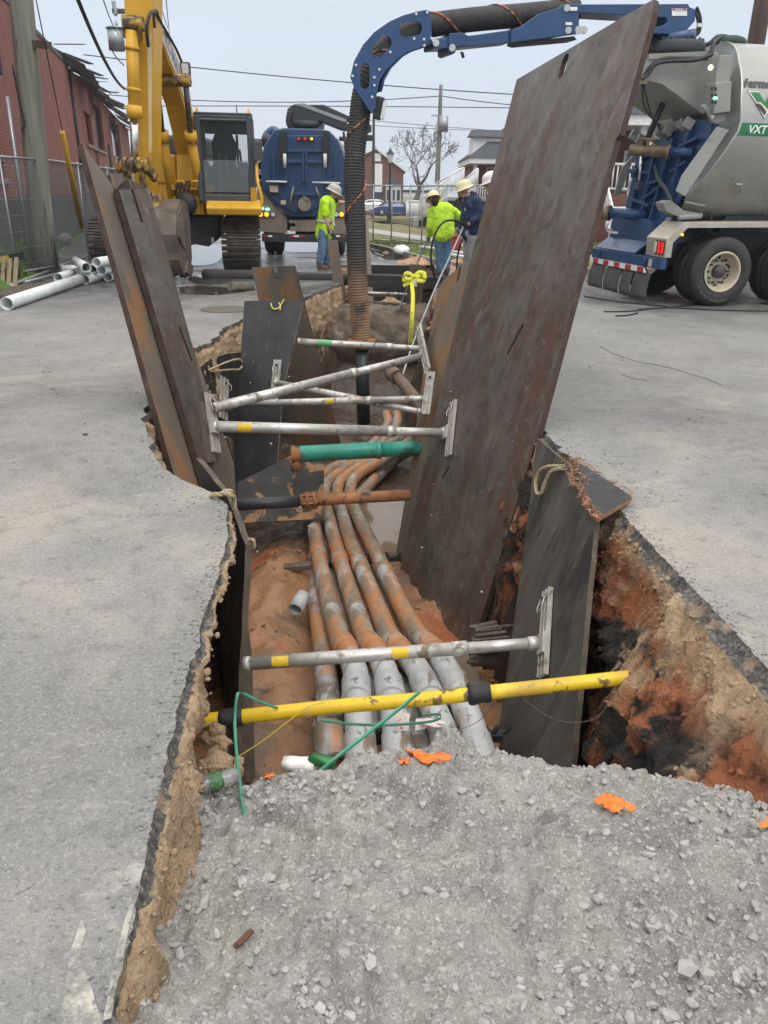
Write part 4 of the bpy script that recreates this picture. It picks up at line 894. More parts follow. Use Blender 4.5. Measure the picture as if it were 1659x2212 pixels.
# rolling ground beyond the road, verge, path
tag(grid_mb(-400, 400, 30, 620, 8, 8, lambda x, y: gz(x, min(y, 95))-.22-.02*max(0, 24-y)).build('ground', m_grassy, origin=(0, 0, 0), merge=False), kind='structure')
KERB = [V(-7.6, 52, 0), V(-2.3, 32, 0), V(-.9, 27.1, 0), V(-.54, 25.8, 0), V(.3, 22.6, 0), V(1.2, 19.6, 0), V(2.0, 18.45, 0), V(3.3, 17.9, 0), V(6, 18.1, 0), V(14, 19.2, 0), V(40, 22, 0)]
KP = smooth_path(KERB, 6)
def offs(P, d):
    o = []
    for i, p in enumerate(P):
        t = (P[min(i+1, len(P)-1)]-P[max(i-1, 0)]).normalized(); o.append(p+V(-t.y, t.x, 0)*d)
    return o
def band(name, d0, d1, zf0, zf1, mat, n=10):
    a = [offs(KP, d0+(d1-d0)*k/n) for k in range(n+1)]; W = MB(); m = len(KP)
    for k, l in enumerate(a):
        for p in l: W.v.append(V(p.x, p.y, gz(p.x, p.y)+zf0+(zf1-zf0)*k/n))
    W.f = [(k*m+i, k*m+i+1, (k+1)*m+i+1, (k+1)*m+i) for k in range(n) for i in range(m-1)]; W.sm = [True]*len(W.f)
    return tag(W.build(name, mat, origin=(0, 0, 0)), kind='structure')
W = MB(); a, b, c, d = KP, offs(KP, .14), offs(KP, .14), KP; m = len(KP)
for l, z0 in ((KP, -.02), (KP, 1), (offs(KP, .15), 1), (offs(KP, .15), -.1)):
    for p in l: W.v.append(V(p.x, p.y, (gz(p.x, p.y)+.03) if z0 == 1 else z0-.02*max(0, p.y-24)))
W.f = [(k*m+i, k*m+i+1, (k+1)*m+i+1, (k+1)*m+i) for k in range(3) for i in range(m-1)]; W.sm = [False]*len(W.f)
tag(W.build('kerb', m_kerb, origin=(0, 0, 0)), kind='structure')
band('verge', .15, 2.6, .01, .03, m_grassy, 6); band('sidewalk', 2.6, 4.0, .035, .035, m_path, 2); band('lawn', 4.0, 60, .03, .03, m_grassy, 20)
def blades(name, pts, h, lab, mat=m_blade, seed=1):
    rg = random.Random(seed); W = MB()
    for p in pts:
        a = rg.random()*6.28; d = V(math.cos(a), math.sin(a), 0); hh = h*rg.uniform(.4, 1.2); l = V(rg.gauss(0, .35), rg.gauss(0, .35), 1)*hh
        W.add([p-d*hh*.16, p+d*hh*.16, p+l], [(0, 1, 2)])
    return tag(W.build(name, mat, origin=(0, 0, 0), merge=False), lab, kind='stuff')
rg = random.Random(12); pts = []
K1 = offs(KP, .15)
for _ in range(9000):
    i = rg.randrange(6, len(KP)-8); d = .15+2.3*rg.random(); o = lerp(KP[i], KP[i+1], rg.random()); t = (KP[i+1]-KP[i]).normalized(); p = o+V(-t.y, t.x, 0)*d
    pts.append(V(p.x, p.y, gz(p.x, p.y)+.01))
blades('verge_grass', pts, .07, 'short green grass on the verge behind the kerb')
# left bank
def fb(x, y):
    t = max(0, min(1, (-x-7.05-.30*(y-16))/1.3)); return -.03+.74*t+.09*t*fbm(V(x*1.2, y*1.2, 0))
m_bank = M('weedy_bank', [(.3, (.05, .05, .022)), (.5, (.10, .085, .045)), (.7, (.15, .12, .075))], scale=1.4, rough=.95, bump=.8, bscale=14, det=8, bdist=.05, world=True, layers=[dict(c=(.075, .15, .02), s=1.2, lo=.36, hi=.52, a=.9), dict(c=(.19, .12, .07), s=1.6, lo=.6, hi=.7, a=.7)])
tag(grid_mb(-26, -6.0, 13, 60, .2, .4, fb).build('bank', m_bank, origin=(0, 0, 0), merge=False), kind='structure')
pts = []
for _ in range(17000):
    y = 14+18*rg.random()**1.4; x = -7.15-.30*(y-16)-rg.random()*3.2
    if fbm(V(x*.8, y*.8, 5)) > -.15: pts.append(V(x, y, fb(x, y)))
blades('bank_grass', pts, .20, 'green weeds and tufts growing on the bank behind the left fence', seed=4)
# --- temporary fence panels
m_mesh = flat('fence_wire', (.27, .29, .30), .5, .3, bump=0)
def fence(name, pts, h0, h1, label, sp=.055, posts=None, r=.022, wr=.0042, group=None, vert=True):
    pts = [Vector(p) for p in pts]; t = thing(name, pts[0], label, 'fence', group)
    for a, b in zip(pts[:-1], pts[1:]):
        up0, up1 = V(0, 0, h0), V(0, 0, h1); W = MB(); W.cyl(a+up1, b+up1, r, 8); W.cyl(a+up0, b+up0, r*.9, 8); W.build('fence_rail', m_galv, t)
        W = MB(); L = (b-a).length; k = int(L/sp)
        for i in range(k+1):
            p = lerp(a, b, i/k); W.add([p+up0-V(wr, 0, 0), p+up0+V(wr, 0, 0), p+up1+V(wr, 0, 0), p+up1-V(wr, 0, 0)], [(0, 1, 2, 3)])
        for i in range(7):
            hz = lerp(up0, up1, (i+.5)/7); W.add([a+hz-V(0, 0, wr), b+hz-V(0, 0, wr), b+hz+V(0, 0, wr), a+hz+V(0, 0, wr)], [(0, 1, 2, 3)])
        W.build('wire_mesh', m_mesh, t)
    for p in posts or pts:
        W = MB(); W.cyl(Vector(p), Vector(p)+V(0, 0, h1+.05), r, 8); W.build('post', m_galv, t)
    return t
fl0 = [at_z(-70, 640, 0), at_z(40, 603, 0), at_z(121, 588, 0)]
fence('mesh_fence', fl0, .12, 2.12, 'near panel of galvanised mesh fence left of the utility pole')
fence('mesh_fence', [at_z(129, 588, 0), at_z(193, 563, 0), at_z(250, 540, 0), at_z(315, 522, 0)], .12, 2.12, 'second run of mesh fence right of the utility pole', group=None)
# --- brick building on the left
bx = lambda y: -9.5-.245*(y-22.3)
P1, P2 = V(bx(13), 13, .2), V(bx(66), 66, .2); wd = (P2-P1).normalized(); wn = V(wd.y, -wd.x, 0)
bt = thing('brick_building', P1, 'long red brick building with a torn roof edge along the left side', 'building', rz=math.atan2(wd.y, wd.x))
# local frame: x along the wall, y into the building, z up ; street face at y=0
L = (P2-P1).length; hgt = 5.6
def lx_of(u, v=400):
    d = ray(u, v); den = d.x*wd.y-d.y*wd.x; k = ((P1-EYE).x*wd.y-(P1-EYE).y*wd.x)/den; return (EYE+d*k-P1).dot(wd), EYE.z+d.z*k
holes = []
for (u0, u1, v0, v1) in ((188, 203, 255, 310), (203, 218, 238, 318), (246, 256, 272, 336), (-8, 8, 350, 384)):
    x0, z0 = lx_of(u0, v1); x1, z1 = lx_of(u1, v0); holes.append((x0, x1, z0, z1))
holes.sort()
m_brick2 = M('old_red_brick', [(.3, (.72, .72, .72)), (.7, (1, 1, 1))], scale=.5, rough=.92, bump=.25, bscale=20, det=8, brick=((R(90), 0, 0), 2.0, (.275, .080, .062), (.20, .058, .047), (.32, .20, .165)),
  layers=[dict(c=(.10, .03, .025), s=.35, lo=.55, hi=.72, a=.5, d=8)])
W = MB(); cur = 0; th = .3
for (x0, x1, z0, z1) in holes:
    W.bb((cur, 0, .0), (x0, th, hgt)); W.bb((x0, 0, 0), (x1, th, z0-.2)); W.bb((x0, 0, z1-.2), (x1, th, hgt)); cur = x1
W.bb((cur, 0, 0), (L, th, hgt)); W.build('wall', m_brick2, bt, local=True)
W = MB(); W.bb((0, th, 0), (.3, 14, hgt)); W.bb((L-.3, th, 0), (L, 14, hgt)); W.build('end_wall', m_brick2, bt, local=True)
W = MB(); W.bb((-.05, -.04, -.3), (L, 0, 1.2)); W.build('base_band', flat('black_base', (.035, .037, .042), .8), bt, local=True)
for i, (x0, x1, z0, z1) in enumerate(holes):
    W = MB(); W.bb((x0-.1, -.08, z0-.32), (x1+.1, .12, z0-.2)); W.build('sill', m_kerb, bt, local=True)
    W = MB(); W.bb((x0, .2, z0-.2), (x1, .26, z1-.2)); w_ = W.build('window', m_brick2 if i == 1 else m_glass, bt, local=True)
    W = MB()
    for xx in (x0+.03, x1-.03): W.bb((xx-.03, .14, z0-.2), (xx+.03, .199, z1-.2))
    W.build('frame', m_black, w_, local=True)
xr, zr = lx_of(150, 170)
m_tin = M('torn_roofing', [(.3, (.05, .045, .04)), (.6, (.12, .125, .13)), (.8, (.25, .26, .27))], scale=2, rough=.8, bump=.4)
W = MB(); W.bb((0, -.03, hgt), (xr, 14, hgt+.12)); W.build('coping', m_black, bt, local=True)
W = MB(); rg = random.Random(21); x = xr-1
while x < L:
    dx = rg.uniform(1.2, 3); hz = hgt+.1+rg.uniform(-.25, .3); W.add([V(x, .3, hz+.25), V(x+dx, .3, hz+.2), V(x+dx, -.7+rg.uniform(-.3, .3), hz-.25), V(x, -.7+rg.uniform(-.3, .3), hz-.25)] , [(0, 1, 2, 3)])
    if rg.random() < .5: W.bar(V(x, .2, hz+.35), V(x+dx*.9, -.6, hz+rg.uniform(.1, .7)), .25, .03)
    x += dx*.85
rf = W.build('roof_edge', m_tin, bt, local=True); sd = rf.modifiers.new('s', 'SOLIDIFY'); sd.thickness = .03
W = MB(); W.bb((0, .3, hgt-.15), (L, 14, hgt+.0)); W.build('roof', m_tin, bt, local=True)
W = MB(); xa, _ = lx_of(165, 300); W.cyl((xa, -.06, .9), (xa, -.06, hgt-.1), .05, 8); xb, _ = lx_of(231, 300); W.cyl((xb, -.06, 1), (xb, -.06, 3.6), .07, 8); W.cyl((xb+.7, -.06, 1), (xb+.7, -.06, 3.2), .04, 8); W.build('downpipe', m_black, bt, local=True)
W = MB(); xm, zm = lx_of(240, 290)
for k in range(6): W.tube(smooth_path([(xm-1.2, -.1, zm+.6-.1*k), (xm-.3, -.3, zm+.1-.15*k), (xm+.8, -.2, zm+.1+.1*k), (xm+1.5, -.1, zm+.9)], 4), .03, 5)
W.build('service_cables', m_black, bt, local=True)
# --- utility poles, wires
m_cable = flat('black_cable', (.025, .025, .028), .6, bump=0)
def wpole(u, vb, vt, y, r, lab, top_r=None, cat='utility pole', extra=None, mat=m_pole, ub=None, ut=None):
    b = at_y(ub or u, vb, y); b.z = min(b.z, 0) if y < 30 else gz(b.x, y)-.1
    d = ray(u, vt); tz = CAM_H+d.z/d.y*y; k = (tz-CAM_H)
    t = thing('utility_pole', b, lab, cat, 'utility poles'); W = MB()
    tp = V(b.x, y, tz) if ut is None else at_y(ut, vt, y); W.tube([lerp(b, tp, i/8) for i in range(9)], [r+(top_r or r*.75)*i/8-r*i/8 for i in range(9)], 16); W.build('shaft', mat, t)
    return t, b, tp
t, b, tp = wpole(100, 585, -160, 16.6, .235, 'thick weathered green grey utility pole behind the left fence', .20, ut=31)
W = MB(); zc_ = at_y(85, 108, 16.6).z; W.box((b.x-.28, 16.42, zc_-.18), (.12, .16, .5)); W.build('meter_box', m_black, t)
cA = at_y(72, 95, 16.55); cB = at_y(107, 98, 16.3); W = MB(); W.bar(cA, cB+(cB-cA)*.0, .1, .12); W.build('crossarm', m_board, t)
W = MB(); W.cyl(b+V(-.24, -.12, .2), b+V(-.21, -.12, 3.2), .045, 8); W.build('conduit', m_galv, t)
W = MB(); W.tube(smooth_path([at_y(27, 140, 16.35), at_y(40, 210, 16.35), at_y(52, 265, 16.35), at_y(48, 280, 16.35), at_y(52, 290, 16.35)], 4), .02, 5); W.build('cable', m_cable, t)
# guy wire with yellow guard
W_ = thing('guy_wire', at_y(178, 500, 19), 'steel guy wire with a yellow plastic guard by the brick building', 'guy wire')
ga_, gb_ = at_y(176, 492, 19), at_y(70, -40, 14.5); gm_ = at_y(135, 285, 17.3)
W = MB(); W.cyl(gm_, gb_, .010, 6); W.build('wire', m_cable, W_); W = MB(); W.cyl(ga_, gm_, .05, 8); W.build('yellow_guard', flat('guard_yellow', (.58, .33, .03), .5), W_)
t, b, tp = wpole(957, 412, 183, 62, .22, 'tall thin utility pole with a grey transformer in the distance', .13, ub=944)
W = MB(); c = at_y(958, 268, 61.8); W.cyl(c-V(0, 0, .5), c+V(0, 0, .5), .34, 14); W.build('transformer', m_galv, t)
W = MB(); c = at_y(948, 250, 61.9); W.bar(c-V(.55, 0, 0), c+V(.2, 0, 0), .09, .09); W.build('insulator_arm', m_galv, t)
wpole(806, 420, 252, 95, .2, 'slim distant utility pole beside the far brick house', .14, mat=m_timber)
t, b, tp = wpole(1640, 600, -60, 24, .24, 'dark utility pole rising behind the silver vacuum tank', .22, ub=1545, mat=M('brown_pole', [(.3, (.05, .032, .024)), (.7, (.10, .07, .055))], scale=4, st=(2, 2, .15), rough=.85, bump=.4))
# transformer hung on a pole hidden by the excavator
t, b, tp = wpole(301, 420, -90, 27, .17, 'utility pole with a grey transformer can behind the excavator arm', .15, mat=m_pole, ub=326)
W = MB(); c = at_y(251, 86, 26.8); W.cyl(c-V(0, 0, .28), c+V(0, 0, .28), .24, 18); W.cyl(c+V(0, 0, .28), c+V(0, 0, .32), .27, 18); W.cyl(c+V(.05, 0, .3), c+V(.05, 0, .5), .04, 8); W.build('transformer', m_galv, t)
W = MB(); W.bar(at_y(243, 24, 26.9), at_y(320, 26, 26.9), .1, .12); W.build('crossarm', m_board, t)
W = MB(); W.tube(smooth_path([at_y(245, 2, 26.8), at_y(246, 12, 26.8), at_y(250, 22, 26.8), at_y(249, 34, 26.8)], 3), .06, 8); W.build('fuse_cutout', m_galv, t)
W = MB(); W.tube(smooth_path([at_y(240, 55, 26.7), at_y(243, 110, 26.7), at_y(268, 142, 26.7)], 6), .018, 5); W.build('cable', m_cable, t)
def wires(lab, lst, grp='overhead wires'):
    for (pa, pb, sag, r), l in zip(lst, lab):
        pts = [lerp(pa, pb, i/14)-V(0, 0, sag*4*(i/14)*(1-i/14)) for i in range(15)]; W = MB(); W.tube(pts, r, 5)
        top(W.build('overhead_wire', m_cable), l, 'wire', grp)
wires(['thick black sagging cable between the left pole and the excavator arm', 'thin wire crossing the sky left of the excavator arm', 'thin steep wire just right of the excavator boom top', 'second thin steep wire right of the boom top'],
  [(at_y(165, -10, 14), at_y(270, 192, 25), .25, .035), (at_y(220, -10, 17), at_y(256, 75, 26), .1, .012), (at_y(340, -10, 22), at_y(362, 60, 28), .0, .012), (at_y(358, -10, 22), at_y(366, 75, 30), .0, .012)])
wires(['topmost long wire across the sky, passing over the distant pole top', 'second highest long wire meeting the distant pole', 'third long wire, just under the second one', 'fourth long wire meeting the distant pole above its transformer', 'faint low wire above the far brick house', 'faint lowest wire right of the distant pole'],
  [(at_y(180, 118, 62), at_y(1180, 208, 62), .25, .035), (at_y(180, 200, 62), at_y(957, 207, 62), .5, .03), (at_y(957, 208, 62), at_y(1400, 236, 62), .3, .03), (at_y(180, 230, 62), at_y(1300, 236, 62), -.1, .03), (at_y(700, 250, 95), at_y(1400, 298, 95), .3, .03), (at_y(760, 268, 95), at_y(1400, 280, 95), .4, .03)])
# --- far brick gable house
def house_gable():
    y = 105; A = at_y(737, 405, y); B = at_y(871, 405, y); pk = at_y(812, 321, y); base = gz(0, 95)-.3
    t = thing('brick_house', V((A.x+B.x)/2, y, base), 'far two storey brick house with a white gable panel and bay window', 'house')
    zt = at_y(871, 367, y).z; W = MB(); W.prism([V(A.x, y, base), V(B.x, y, base), V(B.x, y, zt), V(pk.x, y, pk.z), V(A.x-.2, y, at_y(737, 355, y).z)], (0, 14, 0)); W.build('wall', m_brick, t)
    W = MB(); W.add([V(pk.x, y-.3, pk.z+.25), V(pk.x, y+14, pk.z+.25), V(B.x+.4, y+14, zt-.1), V(B.x+.4, y-.3, zt-.1)], [(0, 1, 2, 3)]); W.add([V(pk.x, y-.3, pk.z+.25), V(pk.x, y+14, pk.z+.25), V(A.x-.4, y+14, zt+.5), V(A.x-.4, y-.3, zt+.5)], [(0, 1, 2, 3)])
    rf = W.build('roof', m_roof, t); sd = rf.modifiers.new('s', 'SOLIDIFY'); sd.thickness = .15
    W = MB(); W.bar(V(pk.x, y-.35, pk.z+.1), V(B.x+.45, y-.35, zt-.2), .06, .3); W.bar(V(pk.x, y-.35, pk.z+.1), V(A.x-.45, y-.35, zt+.4), .06, .3); W.build('bargeboard', m_white, t)
    W = MB(); a, b = at_y(806, 448, y-.1), at_y(826, 354, y-.1); W.bb((a.x, y-.12, base), (b.x, y-.004, b.z)); W.build('siding_panel', m_white, t)
    W = MB(); a, b = at_y(807, 348, y-.1), at_y(823, 331, y-.1); W.bb((a.x, y-.1, a.z), (b.x, y-.005, b.z)); W.build('louvre_vent', m_white, t)
    W = MB(); a, b = at_y(806, 448, y), at_y(826, 415, y); W.bb((a.x, y-.2, base), (b.x, y-.125, b.z)); W.build('door', m_glass, t)
    a, b = at_y(833, 436, y), at_y(866, 405, y); W = MB(); W.bb((a.x, y-1.1, base+.4), (b.x, y-.01, b.z+.3)); bw = W.build('bay_window', m_white, t)
    W = MB()
    for k in range(3):
        xx = lerp(a, b, (k+.18)/3).x; W.bb((xx, y-1.16, a.z+.2), (xx+(b.x-a.x)*.22, y-1.105, b.z-.3))
    W.build('pane', m_glass, bw)
    W = MB(); W.prism([V(a.x-.3, y-1.4, b.z+.31), V(b.x+.3, y-1.4, b.z+.31), V((a.x+b.x)/2, y-1.0, b.z+1.1)], (0, 1.38, 0)); W.build('bay_roof', m_roof, t)
    W = MB(); W.bb((B.x+.02, y+2, zt-2.6), (B.x+4.5, y+6, zt-2.3)); W.build('porch_roof', m_roof, t)
    W = MB(); W.bb((B.x+4.0, y+2.1, base), (B.x+4.25, y+2.4, zt-2.61)); W.bb((B.x+.05, y+2.05, zt-2.95), (B.x+4.4, y+2.3, zt-2.61)); W.build('porch_post', m_white, t)
house_gable()
def railing(t, a, b, h, n, name='railing'):
    a, b = Vector(a), Vector(b); W = MB(); up = V(0, 0, h); W.cyl(a+up, b+up, .055, 6); W.cyl(a+up*.15, b+up*.15, .04, 6)
    for i in range(n+1): W.cyl(lerp(a, b, i/n)+up*.12, lerp(a, b, i/n)+up, .028 if 0 < i < n else .055, 5)
    return W.build(name, m_white, t)
def house_porch(y, x0, x1, eave, base, label, roofpts, win, cols, ridge_z, depth=7, pz=1.3):
    t = thing('brick_house', V((x0+x1)/2, y, base), label, 'house')
    W = MB(); W.bb((x0, y, base), (x1, y+.3, eave)); W.bb((x0, y+.301, base), (x0+.3, y+depth, eave)); W.bb((x1-.3, y+.301, base), (x1, y+depth, eave)); W.build('wall', m_brick, t)
    W = MB(); W.bb((x0-.2, y-2.4, base), (x1+.2, y-.005, pz)); W.build('porch_base', m_brick, t)
    W = MB(); W.bb((x0-.5, y-2.7, eave), (x1+.5, y+depth, eave+.35)); W.build('eave', m_white, t)
    W = MB(); xm = (x0+x1)/2; ym = y+2.0; W.add([V(x0-.6, y-2.8, eave+.355), V(x1+.6, y-2.8, eave+.355), V(x1+.6, y+depth, eave+.355), V(x0-.6, y+depth, eave+.355), V(x0+2.4, ym, ridge_z), V(x1-2.4, ym, ridge_z)], [(0, 1, 5, 4), (1, 2, 5), (2, 3, 4, 5), (3, 0, 4), (3, 2, 1, 0)]); W.build('roof', m_roof, t)
    for c in cols: W = MB(); W.bb((c-.11, y-2.3, pz), (c+.11, y-2.08, eave)); W.build('porch_post', m_white, t)
    for (a, b, z0, z1, dr) in win:
        W = MB(); W.bb((a-.1, y-.06, z0-.1), (b+.1, y-.005, z1+.1)); f_ = W.build('door' if dr else 'window', m_white, t); W = MB(); zz = (z0+z1)/2
        W.bb((a, y-.08, z0), (b, y-.062, zz-.03)); W.bb((a, y-.08, zz+.03), (b, y-.062, z1)); W.build('pane', m_glass, f_)
    railing(t, (x0, y-2.2, pz), (x1, y-2.2, pz), 1.0, int((x1-x0)/.16))
    return t
# house A seen between the plate and the bare tree
y = 58; a = at_y(992, 345, y); ev = at_y(990, 345, y).z-.3; bs = gz(0, y)-.2
t = house_porch(y, a.x+1.0, a.x+12.5, ev, bs, 'brick house with a white porch and dormer left of the tall steel plate', None, [(a.x+2.0, a.x+2.7, 1.9, 3.2, 0), (a.x+3.3, a.x+4.1, 1.4, 3.3, 0), (a.x+5.4, a.x+6.4, 1.3, 3.4, 1)], [a.x+.9, a.x+4.3, a.x+8], ev+2.6, pz=1.0)
dz = at_y(1020, 315, y); W = MB(); W.bb((dz.x, y-.5, dz.z-1.2), (dz.x+4.5, y+2.5, at_y(1020, 297, y).z)); W.build('dormer', m_white, t)
W = MB(); zz = at_y(1020, 297, y).z; W.prism([V(dz.x-.3, y-.8, zz+.01), V(dz.x+4.8, y-.8, zz+.01), V(dz.x+4.6, y+1, zz+.55), V(dz.x+.1, y+1, zz+.55)], (0, 1.8, .02)); W.build('dormer_roof', m_roof, t)
for k, (u0, v0, u1, v1) in enumerate(((1000, 425, 1030, 400), (940, 432, 1000, 398), (878, 470, 905, 470), (905, 470, 975, 415))):
    railing(t, at_y(u0, v0+6, y-9), at_y(u1, v1+6, y-9), 1.05, 14, 'stair_railing')
W = MB()
for k in range(8):
    q0 = at_y(895+10*k, 468-7*k, y-9); W.bb((q0.x-.02, y-9.4, gz(0, 49)-.3), (q0.x+3.2, y-7.4, q0.z-.18+.002*k))
W.build('steps', m_path, t)
# house B behind the big plate / silver truck
y = 34; a = at_y(1322, 278, y); ev = at_y(1345, 282, y).z
t = house_porch(y, a.x-2.1, a.x+9, ev, gz(0, y)-.2, 'brick house with a slate roof and white porch behind the silver vacuum truck', None, [(a.x+.7, a.x+1.4, 1.9, 3.2, 0), (a.x+1.9, a.x+2.7, 1.9, 3.9, 1)], [a.x+.6, a.x+5], ev+2.3, pz=1.72, depth=9)
W = MB(); st_ = at_y(1345, 505, 31); 
for k in range(6): W.box((st_.x-.2+.0*k, 29.2+.3*k, gz(0, 30)+.12+.2*k), (1.4, .3, .24+.0*k))
W.build('steps', m_white, t)
railing(t, V(st_.x-.95, 29.0, .1), V(st_.x-.95, 31.2, 1.6), .9, 8, 'stair_railing')
# --- street lamp
b = at_y(841, 470, 50); lt = at_y(843, 332, 50); t = thing('street_lamp', b, 'black lantern street lamp in front of the far brick house', 'street lamp')
W = MB(); W.lathe(b-V(0, 0, .3), (0, 0, 1), [(.16, 0), (.14, .6), (.075, .8), (.06, lt.z-b.z-.2)], 10); W.build('post', m_black, t)
W = MB(); W.lathe(lt-V(0, 0, .5), (0, 0, 1), [(.10, 0), (.22, .45), (.18, .5)], 8); W.build('lantern', flat('lamp_glass', (.5, .5, .48), .3), t); W = MB(); W.lathe(lt-V(0, 0, .02), (0, 0, 1), [(.27, 0), (.12, .15), (.03, .3), (0, .35)], 8); W.build('cap', m_black, t)
# --- bare tree
m_bark = flat('grey_bark', (.085, .075, .07), .9)
def bare_tree(b, H, seed, label, name='bare_tree'):
    rg = random.Random(seed); t = thing(name, b, label, 'tree'); T_, C_ = MB(), MB()
    def grow(p, d, L, r, lv):
        k = 4; pts = [p]; rs = [r]; dd = d.copy()
        for i in range(k):
            dd = (dd+V(rg.gauss(0, .16), rg.gauss(0, .16), rg.gauss(0, .1)+.05)).normalized(); pts.append(pts[-1]+dd*L/k); rs.append(r*(1-.5*(i+1)/k))
        (T_ if lv < 2 else C_).tube(pts, rs, 6 if lv < 3 else 3, cap=False)
        if lv >= 6: return
        n_ = 3 if lv < 2 else rg.choice((2, 3, 3))
        for i in range(n_):
            a = rg.random()*6.28; sp = rg.uniform(.35, .95); q = (dd.orthogonal().normalized()); q = Matrix.Rotation(a, 3, dd) @ q
            grow(pts[-1-rg.choice((0, 0, 1))], (dd*(1-sp*.5)+q*sp+V(0, 0, .12)).normalized(), L*rg.uniform(.62, .86), max(rs[-1]*rg.uniform(.65, .95), .026), lv+1)
    grow(b, V(.03, 0, 1), H*.22, H*.03, 0)
    T_.build('trunk', m_bark, t); C_.build('crown', m_bark, t)
bare_tree(V(at_y(893, 430, 88).x, 88, gz(0, 88)), 15.0, 8, 'large bare winter tree between the far houses')
# --- parked cars
def car(loc, rz, paint, label, rim):
    t = thing('parked_car', loc, label, 'car', 'cars parked beyond the lawn', rz); mp = flat('car_paint_'+label[:4].strip(), paint, .25, coat=.8, bump=0)
    prof = [(-2.35, .32), (-2.38, .62), (-2.2, .82), (-1.45, .95), (-.75, 1.38), (.1, 1.46), (.75, 1.40), (1.55, 1.0), (2.1, .95), (2.35, .82), (2.38, .45), (2.3, .3)]
    W = MB(); n_ = len(prof)
    for (yy, sc) in ((-.88, 0), (-.9, .0), (.9, 0), (.88, 0)): pass
    secs = [(-.90, .0), (-.62, 1), (.62, 1), (.90, .0)]
    for (yy, k) in secs:
        for (x, z) in prof:
            zz = z if k or z < .96 else .93+ (z-.93)*.0; W.v.append(V(x*(1 if k else .985), yy, zz))
    W.f = [(s*n_+i, s*n_+(i+1) % n_, (s+1)*n_+(i+1) % n_, (s+1)*n_+i) for s in range(3) for i in range(n_)]+[tuple(range(n_)), tuple(range(3*n_, 4*n_))[::-1]]; W.sm = [False]*len(W.f)
    W.build('body', mp, t, local=True, bevel=.05)
    for s in (-1, 1):
        W = MB(); W.add([V(-1.25, s*.80, 1.0), V(1.35, s*.80, 1.0), V(.75, s*.69, 1.33), V(-.65, s*.69, 1.33)], [(0, 1, 2, 3)]); g = W.build('side_window', m_glass, t, local=True); sd = g.modifiers.new('s', 'SOLIDIFY'); sd.thickness = .03; sd.offset = 0
        for x in (-1.45, 1.42):
            W = MB(); W.lathe((x, s*.92, .33), (0, -s, 0), [(.19, 0), (.32, .0), (.33, .04), (.33, .2), (.0, .2)], 20); w_ = W.build('wheel', m_blk, t, local=True); W = MB(); W.lathe((x, s*.925, .33), (0, -s, 0), [(0, -.01), (.06, 0), (.2, .01), (.21, .05)], 12); W.build('rim', rim, w_, local=True)
    for e, nm in ((-1, 'windscreen'), (1, 'rear_window')):
        W = MB(); W.add([V(e*1.42, -.66, .99), V(e*1.42, .66, .99), V(.78 if e > 0 else -.72, .6, 1.39), V(.78 if e > 0 else -.72, -.6, 1.39)], [(0, 1, 2, 3)]); g = W.build(nm, m_glass, t, local=True); sd = g.modifiers.new('s', 'SOLIDIFY'); sd.thickness = .05; sd.offset = 0
    for s in (-.62, .62): W = MB(); W.ball((-2.3, s, .68), (.1, .2, .09)); W.build('headlight', m_white, t, local=True)
c = at_y(850, 467, 84); car((c.x, 84, c.z), R(14), (.03, .06, .19), 'blue saloon car parked behind the right fence beyond the lawn', m_galv)
c = at_y(806, 462, 88); car((c.x, 88, c.z), R(8), (.62, .63, .64), 'white car half hidden behind the blue parked car', m_galv)
# --- right fence
fr = []
for (u, vb) in ((780, 527), (806, 522), (845, 523), (884, 526), (910, 530), (960, 540), (1015, 552), (1075, 566)):
    fr.append(at_z(u, vb, .1))
fence('mesh_fence', fr, .06, 1.72, 'mesh fence along the lawn behind the two stooping workers', sp=.09, wr=.002)
# --- yard things on the verge
b = at_z(866, 545, .1); W = MB(); W.ball(b+V(0, 0, .06), (.23, .2, .13))
for p in W.v: p += V(1, 1, .6)*.06*fbm(p*4)
top(W.build('white_sack', m_white), 'white sack lying on the verge by the right fence', 'sack')
for (u1, v1, u2, v2, lab) in ((910, 533, 1002, 547, 'upper white board on the grass behind the lime worker'), (962, 548, 1004, 555, 'shorter white board on the grass behind the navy worker')):
    a, b = at_z(u1, v1, .16), at_z(u2, v2, .16); W = MB(); W.bar(a, b, .14, .05); top(W.build('white_board', m_white), lab, 'board', 'white boards on the verge')
b = at_z(976, 541, .15); W = MB(); W.box(b+V(0, 0, .17), (.5, .35, .32)); W.prism([b+V(-.25, -.2, .33), b+V(.25, -.2, .33), b+V(.12, -.2, .42), b+V(-.2, -.2, .42)], (0, .4, 0)); top(W.build('red_box', flat('dull_red', (.33, .03, .035), .6), bevel=.03), 'small red box standing on the grass between the workers', 'box')
m_tan = M('tan_spoil', [(.3, (.33, .19, .11)), (.7, (.52, .34, .22))], scale=8, rough=.95, bump=.8, bscale=25)
def heap(p, rx, ry, h, lab, seed):
    W = MB(); nx = 44
    for j in range(nx+1):
        for i in range(nx+1):
            a, b = (i/nx-.5)*2, (j/nx-.5)*2; z = h*max(-.05, 1-math.sqrt(a*a+b*b))*(1+.35*fbm(V(a*2+seed, b*2, 0)))+.05*fbm(V(a*9+seed, b*9, 0)); W.v.append(V(p.x+a*rx, p.y+b*ry, p.z+z-.01))
    W.f = [(j*(nx+1)+i, j*(nx+1)+i+1, (j+1)*(nx+1)+i+1, (j+1)*(nx+1)+i) for j in range(nx) for i in range(nx)]; W.sm = [False]*len(W.f)
    top(W.build('spoil_heap', m_tan), lab, 'soil heap', 'tan soil heaps by the trench')
